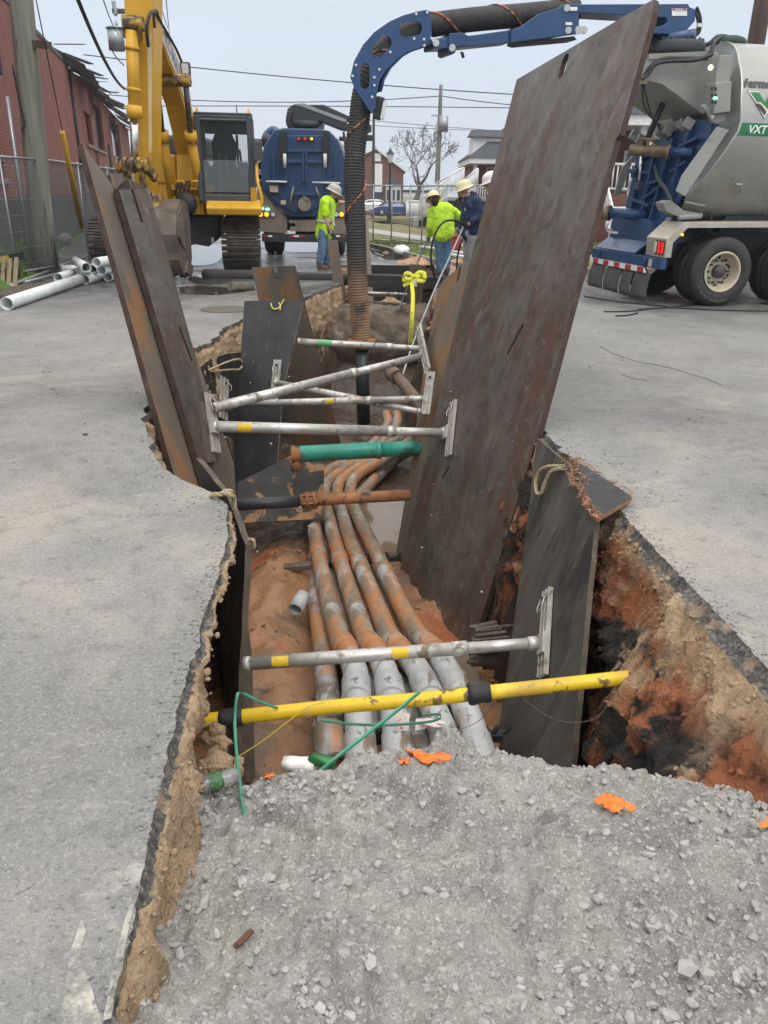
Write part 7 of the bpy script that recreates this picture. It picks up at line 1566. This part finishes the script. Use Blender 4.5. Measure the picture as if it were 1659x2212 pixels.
pitch = .040; pts = []; i = 0; tot = LL[-1]; ns = int(tot/pitch*4); rs = []
for k in range(ns+1):
    s = tot*k/ns
    while i < len(LL)-2 and LL[i+1] < s: i += 1
    pts.append(lerp(HP[i], HP[i+1], (s-LL[i])/max(1e-6, LL[i+1]-LL[i]))); rs.append(.142+.011*(0.5+.5*math.cos(2*math.pi*s/pitch)))
hs_ = thing('vacuum_hose', HP[-1], 'fat black corrugated suction hose hanging from the blue boom down into the trench', 'hose')
W = MB(); W.tube(pts, rs, 20); W.build('hose', m_hose, hs_)
W = MB(); hel = []
x = (pts[1]-pts[0]).orthogonal().normalized()
for k in range(0, len(pts), 2):
    d = (pts[min(k+1, len(pts)-1)]-pts[max(k-1, 0)]).normalized(); x = (x-d*x.dot(d)).normalized(); y = d.cross(x); s = tot*k/ns; a = 2*math.pi*s/1.0; hel.append(pts[k]+(x*math.cos(a)+y*math.sin(a))*.153)
W.tube(hel[:int(len(hel)*.80)], .012, 5); W.build('orange_tracer', M('orange_stripe', [(.45, (.02, .02, .02)), (.55, (.50, .16, .06))], scale=9, rough=.7, bump=0), hs_)
W = MB(); e = HP[-1]; W.cyl(e+V(0, 0, .05), e+V(0, 0, -.1), .165, 22); W.cyl(e+V(0, 0, .03), e+V(0, 0, -.01), .215, 22); W.build('end_clamp', m_rustp, hs_)
W = MB(); e2 = at_y(786, 915, 12.0); W.cyl(e+V(0, 0, -.1), e2, .105, 20); W.cyl(lerp(e, e2, .3), lerp(e, e2, .31), .112, 20); W.build('suction_tube', flat('dark_steel_tube', (.02, .026, .032), .4), hs_)
# ================================================================ blue vacuum truck
Yb = 22.0
def bp2(u, v, o=0): return at_y(u, v, Yb-o)
b2 = thing('vacuum_truck', at_y(655, 553, 22.3), 'dark blue vacuum truck parked beyond the excavator, seen from behind', 'vacuum truck')
def pz_(W, pts, o, th): W.prism([bp2(u, v, o) for u, v in pts], (0, th, 0)); return W
m_blue2 = M('navy_tank', [(.3, (.012, .04, .11)), (.7, (.02, .06, .155))], scale=1.5, rough=.4, bump=.03, coat=.3)
m_tan2 = M('dusty_panel', [(.3, (.16, .135, .11)), (.7, (.27, .235, .195))], scale=2, st=(2, 2, .5), rough=.55, bump=.05)
ol = [(592, 280), (612, 276), (695, 278), (712, 283), (728, 300), (740, 325), (746, 350), (747, 418), (712, 448), (680, 469), (622, 469), (592, 440), (565, 406), (562, 350), (570, 315)]
W = MB(); pz_(W, ol, 0, 5.5); W.build('tank', m_blue2, b2, bevel=.04)
W = MB(); pz_(W, [(617, 292), (698, 292), (702, 405), (690, 445), (668, 460), (634, 460), (612, 445), (600, 410), (610, 350)], .06, .055); W.build('tailgate', m_blue2, b2, bevel=.02)
W = MB()
for a, b in (((615, 290), (618, 392)), ((702, 290), (699, 392)), ((617, 326), (700, 326)), ((617, 350), (700, 350)), ((655, 326), (655, 395)), ((662, 326), (662, 395)), ((625, 420), (692, 420)), ((590, 330), (592, 392)), ((725, 330), (727, 392)), ((620, 392), (590, 392)), ((699, 392), (727, 392))): W.bar(bp2(*a, .1), bp2(*b, .1), .07, .07, (0, -1, 0))
rim_ = [(566, 400), (580, 420), (600, 445), (628, 466)]
W.build('ribs', m_blue2, b2, bevel=.01)
W = MB()
for u in (612, 704): W.bar(bp2(u, 283, .14), bp2(u, 350, .14), .17, .1, (0, -1, 0))
W.build('hinge_post', m_black, b2, bevel=.01)
for u in (615, 702): W = MB(); W.cyl(bp2(u, 332, .22), bp2(u, 362, .2), .045, 12); W.build('door_ram', m_clear, b2)
W = MB(); W.cyl(bp2(575, 392, .16), bp2(620, 393, .16), .025, 8); W.build('grab_bar', m_clear, b2)
W = MB(); W.cyl(bp2(675, 394, .16), bp2(735, 396, .16), .025, 8); W.build('grab_bar', m_clear, b2)
for (u0, v0, u1, v1) in ((634, 403, 624, 448), (682, 404, 690, 428)): W = MB(); W.cyl(bp2(u0, v0, .16), bp2(u1, v1, .16), .028, 8); W.build('lever', m_dirtalu, b2)
W = MB(); W.cyl(bp2(658, 441, .18), bp2(658, 441, .06), .17, 20); W.bar(bp2(655, 425, .16), bp2(668, 433, .16), .08, .06); W.build('drain_cap', m_tan2, b2)
W = MB(); W.box(bp2(592, 408, .06), (.22, .02, .16)); W.box(bp2(612, 437, .06), (.14, .02, .10)); W.build('warning_label', m_lbeige, b2)
W = MB(); W.bar(bp2(640, 299, .12), bp2(678, 301, .12), .08, .07, (0, -1, 0)); lb = W.build('light_bar', m_black, b2)
for u in (645, 659, 673): W = MB(); W.ball(bp2(u, 300, .17), (.035, .03, .03)); W.build('brake_lamp', m_red if u != 673 else m_amber, lb)
W = MB(); pz_(W, [(556, 404), (563, 404), (592, 440), (620, 470), (620, 504), (560, 500), (553, 430)], -.1, .08); W.build('rear_panel', m_tan2, b2)
W = MB(); pz_(W, [(748, 420), (756, 425), (756, 504), (720, 506), (700, 502), (680, 470)], -.1, .08); W.build('rear_panel', m_tan2, b2)
W = MB(); pz_(W, [(624, 475), (682, 475), (682, 500), (626, 500), (626, 490), (638, 489), (638, 482), (624, 482)], -.05, .05); W.build('centre_panel', m_tan2, b2)
for (u, mt) in ((563, m_amber), (576, m_amber), (590, m_clear), (727, m_clear), (738, m_amber), (751, m_red)):
    W = MB(); c = bp2(u, 463, -.08); W.cyl(c, c-V(0, .03, 0), .055, 14); l_ = W.build('tail_lamp', mt, b2); W = MB(); W.cyl(c+V(0, .01, 0), c-V(0, .02, 0), .072, 16); W.build('lamp_ring', m_black if mt is m_clear else m_redoff, l_)
for (u, v) in ((578, 452), (566, 450)): W = MB(); W.ball(bp2(u, v, -.05), (.055, .03, .035)); W.build('green_lamp', m_greenl, b2)
W = MB(); pz_(W, [(566, 505), (752, 508), (752, 524), (566, 522)], .05, .25); W.build('bumper', m_under, b2)
W = MB()
for (u0, u1) in ((567, 578), (625, 634), (646, 658), (735, 744)): pz_(W, [(u0, 508), (u1, 508), (u1, 512), (u0, 512)], .06, .008)
W.build('red_tape', m_redoff, b2)
W = MB()
for (u0, u1) in ((579, 588), (634.5, 645.5), (726, 734)): pz_(W, [(u0, 508), (u1, 508), (u1, 512), (u0, 512)], .06, .008)
W.build('white_tape', m_white, b2)
for u in (582, 600, 716, 734):
    c = at_y(u, 535, 22.6); W = MB(); W.lathe(V(c.x-.12, 22.9, .5), (1, 0, 0), [(.0, 0), (.46, 0), (.5, .04), (.5, .2), (.46, .24), (0, .24)], 24); W.build('wheel', m_tyre, b2)
W = MB(); W.bb((at_y(610, 530, 22.4).x, 22.4, .62), (at_y(712, 530, 22.4).x, 27, 1.05)); W.cyl(V(at_y(640, 530, 23).x, 23.1, .5), V(at_y(690, 530, 23).x, 23.1, .5), .22, 14); W.build('axle', m_under, b2)
W = MB(); pz_(W, [(558, 404), (562, 350), (556, 330), (550, 340), (550, 404)], -.3, 2.5); W.build('side_locker', m_blue2, b2, bevel=.02)
W = MB(); c = bp2(564, 359, -.1); W.hollow([c, c+V(0, .5, 0)], .13, .02, 18); c = bp2(562, 382, -.1); W.hollow([c, c+V(0, .5, 0)], .10, .02, 18); W.build('storage_tube', m_clear, b2)
W = MB(); W.cyl(bp2(555, 335, -.5), bp2(555, 300, -.5), .12, 14); W.cyl(bp2(575, 312, -.8), bp2(582, 290, -.8), .14, 14); W.build('exhaust_stack', m_dgrey, b2)
W = MB(); W.tube(smooth_path([bp2(572, 318, -1), bp2(576, 295, -1), bp2(590, 282, -1), bp2(600, 290, -1)], 5), .12, 12); W.build('intake_pipe', m_blue, b2)
# crane arm
m_arm = flat('dark_arm', (.045, .05, .055), .3, .3); m_armtop = flat('pale_arm_edge', (.30, .33, .33), .35, .3)
W = MB(); c = bp2(662, 278, -.8); W.cyl(c, bp2(662, 262, -.8), .42, 24); W.build('crane_ring', m_under, b2)
W = MB(); pz_(W, [(620, 235), (632, 226), (655, 225), (700, 240), (746, 256), (752, 270), (748, 282), (735, 280), (690, 262), (655, 272), (622, 268)], -.55, .5); cr = W.build('crane_arm', m_arm, b2, bevel=.03)
W = MB(); pz_(W, [(633, 225), (656, 223), (735, 254), (748, 258), (747, 264), (736, 261), (655, 231)], -.53, .02); W.build('edge_strip', m_armtop, cr)
W = MB(); pz_(W, [(655, 226), (700, 226), (757, 252), (800, 268), (803, 276), (760, 266), (700, 244)], -1.2, .35); W.build('outer_arm', m_arm, cr, bevel=.02)
W = MB(); pz_(W, [(752, 266), (802, 270), (802, 282), (790, 288), (752, 284)], -.6, .5); W.box(bp2(796, 298, -.5), (.2, .2, .14)); W.box(bp2(741, 300, -.5), (.2, .2, .1)); W.build('arm_head', m_arm, cr, bevel=.02)
W = MB()
for k in range(4): W.tube(smooth_path([bp2(622+3*k, 240, -.4), bp2(620+2*k, 268, -.35), bp2(640+4*k, 288, -.4), bp2(690-6*k, 286, -.4), bp2(700, 268, -.5)], 5), .025, 6)
W.build('arm_hose', m_cable, cr)
W = MB(); W.bar(bp2(742, 285, -.3), bp2(748, 330, -.3), .06, .06); W.tube([bp2(728, 300, -.2), bp2(742, 335, -.2)], .02, 6); W.build('guard_bars', m_black, b2)
# ================================================================ people
m_skin = flat('skin', (.48, .27, .19), .55, bump=.05)
m_vest = M('hi_vis_lime', [(.3, (.42, .72, .01)), (.7, (.55, .90, .02))], scale=5, rough=.75, bump=.6, bscale=9, bdist=.03)
m_lime = M('lime_sweatshirt', [(.3, (.42, .70, .03)), (.7, (.55, .86, .06))], scale=3, rough=.85, bump=.6, bscale=8, bdist=.03, layers=[dict(c=(.32, .42, .06), s=5, lo=.58, hi=.7, a=.6)])
m_jean = M('blue_denim', [(.3, (.05, .10, .17)), (.5, (.09, .17, .27)), (.75, (.17, .27, .38))], scale=5, st=(1.5, 1.5, .5), rough=.85, bump=.7, bscale=9, bdist=.03)
m_navy = M('navy_hoodie', [(.3, (.012, .022, .06)), (.7, (.025, .042, .10))], scale=4, rough=.85, bump=.6, bscale=8, bdist=.03)
m_gtrs = M('grey_trousers', [(.3, (.24, .235, .24)), (.7, (.36, .35, .355))], scale=4, rough=.85, bump=.6, bscale=9, bdist=.03)
m_silv = flat('reflective_grey', (.42, .45, .45), .4)
m_hatg = flat('grey_hard_hat', (.36, .345, .30), .4, coat=.3); m_haty = M('stained_hard_hat', [(.3, (.55, .45, .22)), (.6, (.70, .62, .42)), (.8, (.78, .74, .62))], scale=7, rough=.4, bump=.03); m_hatw = flat('white_hard_hat', (.74, .73, .68), .35, coat=.3)
m_boot = flat('brown_boot', (.10, .065, .04), .7); m_glove = flat('black_glove', (.015, .015, .016), .7); m_glovey = flat('tan_glove', (.25, .19, .05), .8); m_hair = flat('dark_hair', (.035, .024, .018), .8)
def blob(name, caps, mat, parent, vox=.014, wr=0):
    W = MB()
    for c in caps:
        if len(c) == 2: W.ball(c[0], c[1], 10, 14); continue
        a, b, ra, rb = c; a, b = Vector(a), Vector(b); W.tube([a, b], [ra, rb], 14); W.ball(a, ra, 8, 14); W.ball(b, rb, 8, 14)
    o = W._build(name, mat, parent); r = o.modifiers.new('r', 'REMESH'); r.mode = 'VOXEL'; r.voxel_size = vox; r.use_smooth_shade = True
    s = o.modifiers.new('s', 'SMOOTH'); s.factor = .5; s.iterations = 4
    if wr:
        tx = bpy.data.textures.get('folds') or bpy.data.textures.new('folds', 'CLOUDS'); tx.noise_scale = .11
        d = o.modifiers.new('d', 'DISPLACE'); d.texture = tx; d.strength = wr; d.mid_level = .5
    return o
def hand(name, wrist, tip, mat, parent, side=1, curl=.5, r=.010):
    """palm with four bent fingers of different lengths and a thumb from its side"""
    wrist, tip = Vector(wrist), Vector(tip); d = (tip-wrist).normalized(); s = d.cross(V(0, 1, 0)).normalized()*side; n_ = d.cross(s); caps = []
    pc = wrist+d*.085
    for k in range(4):
        o = s*(-.030+.020*k); caps.append((wrist+o*.6, wrist+d*.085+o, .015, .014))
        L_ = (.072, .080, .076, .060)[k]; m1 = pc+o+(d*(1-curl*.4)+n_*curl*.7).normalized()*L_*.5; m2 = m1+(d*(1-curl)+n_*curl*1.2).normalized()*L_*.5
        caps += [(pc+o, m1, r, r*.95), (m1, m2, r*.95, r*.8)]
    b = wrist+d*.03+s*-.034; m1 = b+(d*.6-s*.7+n_*.2).normalized()*.04; caps += [(b, m1, .013, .011), (m1, m1+(d*.9-s*.1+n_*.4).normalized()*.035, .011, .009)]
    return blob(name, caps, mat, parent, .007)
def hat(c, up, fwd, mat, parent, s=1.0, full=True):
    c = Vector(c); up = Vector(up).normalized(); fwd = Vector(fwd); fwd = (fwd-up*fwd.dot(up)).normalized(); sd = fwd.cross(up); W = MB(); n_ = 28; vs = []
    prof = [(.0, .125), (.05, .122), (.09, .105), (.118, .07), (.128, .03), (.131, .0), (.158, -.018), (.162, -.022), (.158, -.026), (.128, -.006)]
    for rr, h in prof:
        for k in range(n_):
            a = 2*math.pi*k/n_; q = rr*s; ex_ = (1.12 if math.cos(a) > 0 else 1.08); brim = max(0, math.cos(a))*.02*s if rr > .14 else (-.0 if full or rr < .14 else 0)
            if not full and rr > .14: q = .136*s+max(0, math.cos(a))**2*.05*s
            vs.append(c+fwd*(q*math.cos(a)*ex_+brim)+sd*q*math.sin(a)*.95+up*h*s)
    W.add(vs, [(i*n_+k, i*n_+(k+1) % n_, (i+1)*n_+(k+1) % n_, (i+1)*n_+k) for i in range(len(prof)-1) for k in range(n_)], True)
    for k in (-.25, 0, .25):
        W.tube([c+fwd*(.12*math.cos(t)*1.1*s)+sd*k*.1*s+up*(.006+.122*math.sin(t))*s for t in [math.pi*j/10 for j in range(11)]], .006*s, 6)
    return W.build('hard_hat', mat, parent)
def head(c, fwd, up, parent_caps, s=1.0):
    c = Vector(c); fwd, up = Vector(fwd).normalized(), Vector(up).normalized(); fwd = (fwd-up*fwd.dot(up)).normalized(); sd = fwd.cross(up)
    parent_caps += [(c+up*.03*s, (.078*s, .078*s, .10*s)), (c+fwd*.02*s+up*.03*s, .085*s), (c+fwd*.035*s-up*.05*s, .058*s), (c+fwd*.065*s-up*.085*s, .03*s), (c+fwd*.095*s+up*.015*s, c+fwd*.118*s-up*.018*s, .012*s, .017*s), (c+fwd*.098*s-up*.052*s, .018*s),
                    (c+sd*.082*s+up*.0*s, .022*s), (c-sd*.082*s+up*.0*s, .022*s)]
    return sd
def person(base, label): return thing('person', base, label, 'person')
# -- worker in the vest
yw = 18.35
J = lambda u, v, dy=0: at_y(u, v, yw+dy)
p1 = person(J(700, 582), 'worker in a lime vest, jeans and grey hard hat bent over the timber')
caps = []; hc = J(722, 419, .0); fw = V(.85, -.1, -.45); sd = head(hc, fw, V(.45, 0, .9), caps, 1.12)
sh_n, sh_f = J(704, 437, -.17), J(714, 433, .17)
caps += [(J(716, 428), J(709, 434), .06, .07), (J(708, 442), J(702, 495), .155, .15), (sh_n, sh_f, .09, .09), (sh_n, J(703, 472, -.2), .062, .05), (J(703, 472, -.2), J(713, 494, -.22), .048, .036), (sh_f, J(730, 437, .25), .062, .05), (J(730, 437, .25), J(750, 438, .3), .045, .036), (J(713, 494, -.22), J(716, 503, -.22), .036, .035)]
for (hx, kx, ax_, dy) in (((699, 500), (697, 532), (691, 570), -.1), ((705, 500), (709, 533), (706, 571), .1)): caps += [(J(*hx, dy), J(*kx, dy), .09, .062), (J(*kx, dy), J(*ax_, dy), .058, .045), (J(*ax_, dy), J(ax_[0]+8, 578, dy), .045, .04)]
body = blob('body', caps, m_skin, p1)
tor = [(J(708, 441), J(702, 500), .19, .185), (J(704, 450, -.12), J(700, 503, -.12), .10, .11), (J(708, 450, .12), J(704, 503, .12), .10, .11), (sh_n, J(703, 462, -.2), .098, .085), (sh_f, J(724, 436, .22), .09, .075), (J(700, 490), J(699, 507), .185, .19), (sh_n, sh_f, .10, .10)]
vest = blob('vest', tor, m_vest, p1, .018, .03)
W = MB()
def belt(cs, r1, r2, wd):
    c0, c1 = cs; pts = []
    for k in range(25): a = 2*math.pi*k/24; pts.append(lerp(c0, c1, .5+.5*math.cos(a))*0+c0+V(math.cos(a)*r1, math.sin(a)*r2, 0))
    W.ribbon(pts, wd, V(0, 0, 1), .004)
cb_ = J(702, 478); belt((cb_+V(.01, 0, 0), cb_+V(.01, 0, 0)), .198, .235, .055); W.build('reflective_belt', m_silv, vest)
W = MB()
for dy in (-.20, .13): W.ribbon(smooth_path([J(697, 478, dy), J(697, 455, dy-.02), J(702, 436, dy), J(712, 430, dy)], 5), .05, V(.4, -1, .2), .006); W.ribbon(smooth_path([J(711, 430, dy), J(717, 450, dy), J(719, 478, dy)], 5), .05, V(0, 1, 0), .006)
W.build('reflective_brace', m_silv, vest)
tr = []
for (hx, kx, ax_, dy) in (((699, 500), (696, 532), (691, 566), -.11), ((705, 500), (709, 533), (706, 567), .11)): tr += [(J(*hx, dy), J(*kx, dy), .125, .10), (J(*kx, dy), J(*ax_, dy), .10, .085)]
tr += [(J(702, 497, -.06), J(702, 497, .06), .15, .15)]; blob('trousers', tr, m_jean, p1, .018, .03)
for (u, dy) in ((691, -.11), (706, .11)): blob('boot', [(J(u, 564, dy), J(u, 577, dy), .075, .07), (J(u, 578, dy), J(u+13, 579, dy-.03), .062, .055)], m_boot, p1, .014)
hand('glove', J(714, 494, -.22), J(718, 506, -.22), m_glove, p1, 1, .4, .014); hand('hand', J(750, 438, .3), J(760, 439, .32), m_skin, body)
hat(hc+V(.0, 0, .065), V(.42, 0, .9), fw, m_hatg, p1, 1.12)
blob('beard', [(hc+fw.normalized()*.085-V(.03, 0, .09), .055), (hc+fw.normalized()*.06-V(.04, 0, .07), .062)], m_hair, p1, .012)
W = MB(); W.bar(J(717, 468, -.3), J(722, 488, -.3), .09, .05); top(W.build('remote_control', m_lbeige, bevel=.01), 'pale yellow handheld unit hanging at the vested worker', 'remote')
# -- worker in the lime sweatshirt
yw = 17.25
p2 = person(J(956, 591), 'worker in a lime sweatshirt and jeans seen from behind, head bowed, holding a lance')
caps = []; hc = J(938, 434, -.05); fw = V(-.25, .75, -.65); head(hc, fw, V(-.1, .45, .9), caps, 1.05)
caps += [(J(942, 440), J(948, 450), .07, .08), (J(951, 458), J(957, 505), .16, .15), (J(933, 449), J(972, 449), .075, .075), (J(933, 452, .0), J(928, 490, .05), .058, .048), (J(928, 490, .05), J(926, 514, .2), .045, .036), (J(973, 450), J(990, 466, .12), .058, .05), (J(990, 466, .12), J(975, 476, .35), .046, .036)]
for (hx, kx, ax_, dy) in (((948, 508), (949, 545), (950, 582), .0), ((966, 506), (966, 545), (964, 582), .05)): caps += [(J(*hx, dy), J(*kx, dy), .09, .062), (J(*kx, dy), J(*ax_, dy), .058, .045), (J(*ax_, dy), J(ax_[0]-2, 587, dy+.15), .045, .04)]
b2_ = blob('body', caps, m_skin, p2)
blob('sweatshirt', [(J(948, 455), J(954, 506), .175, .19), (J(962, 455), J(964, 500), .165, .18), (J(936, 450), J(970, 450), .098, .098), (J(934, 453), J(928, 490, .03), .092, .08), (J(928, 490, .03), J(928, 508, .12), .078, .06), (J(973, 452), J(990, 466, .1), .092, .085), (J(990, 467, .1), J(979, 474, .3), .085, .065), (J(942, 442), J(954, 443), .075, .08)], m_lime, p2, .018, .035)
blob('trousers', [(J(948, 507, 0), J(949, 545, 0), .115, .095), (J(949, 545, 0), J(950, 586, 0), .095, .085), (J(966, 505, .05), J(966, 545, .05), .115, .095), (J(966, 545, .05), J(964, 586, .05), .095, .085), (J(953, 503), J(962, 502), .14, .14)], m_jean, p2, .018, .03)
for u in (950, 964): blob('boot', [(J(u, 580, .03), J(u, 588, .03), .075, .07), (J(u, 589, .05), J(u-2, 589, .2), .06, .055)], m_boot, p2, .014)
hand('glove', J(927, 509, .15), J(924, 525, .2), m_glovey, p2, 1, .6, .015); hand('glove', J(977, 475, .33), J(968, 482, .42), m_glovey, p2, -1, .6, .014)
hat(hc+V(-.02, .02, .06), V(-.12, .42, .9), fw, m_haty, p2, 1.06); blob('hair', [(hc+V(.01, -.05, .0), .082), (hc+V(.02, -.04, -.06), .06)], m_hair, b2_, .012)
# -- worker in the navy hoodie
yw = 16.0
p3 = person(J(1018, 600), 'worker in a navy hoodie and grey trousers with a white hard hat, holding a hose')
caps = []; hc = J(1002, 414, 0); fw = V(-.8, -.1, -.5); head(hc, fw, V(-.4, 0, .92), caps, 1.1)
caps += [(J(1010, 422), J(1017, 432), .065, .075), (J(1020, 440), J(1018, 500), .16, .15), (J(1014, 434, .17), J(1030, 436, -.17), .085, .085), (J(1032, 437, -.18), J(1035, 468, -.22), .06, .05), (J(1035, 468, -.22), J(1012, 484, -.3), .047, .036), (J(1012, 437, .18), J(1000, 470, .2), .058, .048), (J(1000, 470, .2), J(994, 500, .1), .045, .036)]
for (hx, kx, ax_, dy) in (((1012, 507), (1012, 548), (1011, 590), .1), ((1022, 507), (1022, 548), (1021, 590), -.1)): caps += [(J(*hx, dy), J(*kx, dy), .09, .062), (J(*kx, dy), J(*ax_, dy), .058, .045), (J(*ax_, dy), J(ax_[0]-9, 597, dy), .045, .04)]
b3 = blob('body', caps, m_skin, p3)
hood = blob('hoodie', [(J(1019, 442), J(1017, 502), .185, .185), (J(1016, 440, .12), J(1012, 502, .12), .11, .12), (J(1024, 445, -.12), J(1022, 502, -.12), .11, .12), (J(1014, 434, .17), J(1030, 436, -.17), .105, .105), (J(1032, 438, -.18), J(1036, 468, -.22), .098, .088), (J(1036, 469, -.22), J(1018, 480, -.28), .085, .06), (J(1012, 438, .18), J(1001, 470, .2), .09, .075), (J(1001, 470, .2), J(996, 492, .12), .07, .055), (J(1022, 421), J(1027, 430), .075, .09)], m_navy, p3, .018, .035)
blob('trousers', [(J(1012, 505, .1), J(1012, 548, .1), .125, .105), (J(1012, 548, .1), J(1011, 592, .1), .105, .09), (J(1022, 505, -.1), J(1022, 548, -.1), .125, .105), (J(1022, 548, -.1), J(1021, 592, -.1), .105, .09), (J(1017, 502, .05), J(1017, 502, -.05), .15, .15)], m_gtrs, p3, .018, .03)
for u, dy in ((1010, .1), (1020, -.1)): blob('boot', [(J(u, 588, dy), J(u, 596, dy), .075, .07), (J(u, 598, dy), J(u-11, 598, dy), .06, .055)], m_boot, p3, .014)
hand('glove', J(1017, 481, -.29), J(1002, 488, -.33), m_glove, p3, 1, .8, .018); hand('glove', J(995, 494, .11), J(992, 513, .06), m_glove, p3, 1, .5, .016)
hat(hc+V(-.0, 0, .07), V(-.36, 0, .93), fw, m_hatw if False else m_haty, p3, 1.15)
blob('beard', [(hc+fw.normalized()*.09+V(.02, 0, -.07), .05), (hc+V(.01, 0, -.08), .055)], m_hair, p3, .012)
W = MB(); vs, fs = text_mb('crew', .05) if False else ([], []); c = J(1004, 452, -.17); W.box(c, (.012, .10, .05)); W.build('chest_print', m_silv, hood)
# -- worker behind the plate
yw = 14.6
p4 = person(J(1075, 615), 'worker in a white hard hat mostly hidden behind the tall steel plate')
caps = []; hc = J(1061, 398, 0); fw = V(-.85, -.15, -.4); head(hc, fw, V(-.35, 0, .93), caps, 1.08)
caps += [(J(1068, 406), J(1074, 416), .065, .075), (J(1080, 425), J(1082, 500), .16, .15), (J(1074, 420, .17), J(1090, 422, -.17), .085, .085), (J(1074, 422, .18), J(1078, 470, .2), .06, .05), (J(1078, 470, .2), J(1080, 505, .1), .045, .036), (J(1090, 424, -.18), J(1096, 470, -.2), .06, .05), (J(1096, 470, -.2), J(1098, 505, -.2), .045, .036)]
for u, dy in ((1080, .1), (1090, -.1)): caps += [(J(u, 505, dy), J(u, 555, dy), .09, .062), (J(u, 555, dy), J(u, 604, dy), .058, .045), (J(u, 604, dy), J(u-10, 610, dy), .045, .04)]
b4 = blob('body', caps, m_skin, p4)
blob('jacket', [(J(1080, 426), J(1082, 505), .185, .185), (J(1074, 420, .17), J(1090, 422, -.17), .105, .105), (J(1074, 423, .18), J(1078, 470, .2), .09, .075), (J(1078, 470, .2), J(1080, 498, .1), .07, .06), (J(1090, 425, -.18), J(1096, 470, -.2), .09, .075), (J(1096, 470, -.2), J(1098, 498, -.2), .07, .06)], m_navy, p4, .02, .03)
blob('trousers', [(J(1080, 503, .1), J(1080, 606, .1), .125, .09), (J(1090, 503, -.1), J(1090, 606, -.1), .125, .09), (J(1084, 502), J(1086, 502), .15, .15)], m_jean, p4, .02, .03)
hat(hc+V(0, 0, .07), V(-.34, 0, .93), fw, m_hatw, p4, 1.12)
# -- lances and hoses held by the workers
def hose(name, pts, r, label, mat=m_blk, cat='hose'):
    W = MB(); W.tube(smooth_path(pts, 8), r, 8); return top(W.build(name, mat), label, cat)
hose('lance', [at_y(925, 519, 17.35), at_y(905, 560, 16.6), at_y(878, 625, 15.4), at_y(862, 672, 14.6)], .017, 'dark lance held by the worker in the lime sweatshirt', m_dgrey, 'lance')
hose('lance', [at_y(1001, 490, 15.66), at_y(975, 548, 14.9), at_y(945, 612, 13.8), at_y(916, 682, 12.6), at_y(893, 740, 11.6), at_y(862, 835, 10.6)], .016, 'long grey metal lance held by the worker in the navy hoodie', m_galv, 'lance')
hose('lance_hose', [at_y(1003, 487, 15.7), at_y(985, 477, 15.6), at_y(962, 478, 15.5), at_y(945, 495, 15.4), at_y(934, 525, 15.4), at_y(931, 560, 15.4), at_y(938, 595, 15.5), at_y(955, 615, 15.6), at_y(985, 622, 15.7), at_y(1040, 626, 15.8)], .019, 'black hose looping in front of the lime sweatshirt from the gloved hand')
hose('lance_hose', [at_y(1000, 515, 16.5), at_y(990, 545, 16.6), at_y(987, 575, 16.7), at_y(992, 590, 16.8), at_y(1040, 596, 17.0)], .018, 'black hose hanging below the navy worker')
hose('lance_hose', [at_y(974, 476, 17.7), at_y(976, 450, 17.6), at_y(988, 431, 17.6), at_y(1000, 440, 17.6), at_y(1001, 470, 17.5), at_y(992, 510, 17.3)], .022, 'dark hose arching between the lime worker and the navy worker')
# ================================================================ damp air
W = MB(); W.bb((-130, -45, -12), (130, 330, 32)); hz = W.build('haze', None or bpy.data.materials.new('damp_air')); hm = bpy.data.materials['damp_air']; hm.use_nodes = True
T_ = hm.node_tree; T_.nodes.clear(); o_ = T_.nodes.new('ShaderNodeOutputMaterial'); pv = T_.nodes.new('ShaderNodeVolumePrincipled'); pv.inputs['Color'].default_value = (.93, .96, 1, 1); pv.inputs['Density'].default_value = .0008; pv.inputs['Anisotropy'].default_value = .2
T_.links.new(pv.outputs[0], o_.inputs['Volume']); tag(hz, kind='stuff')
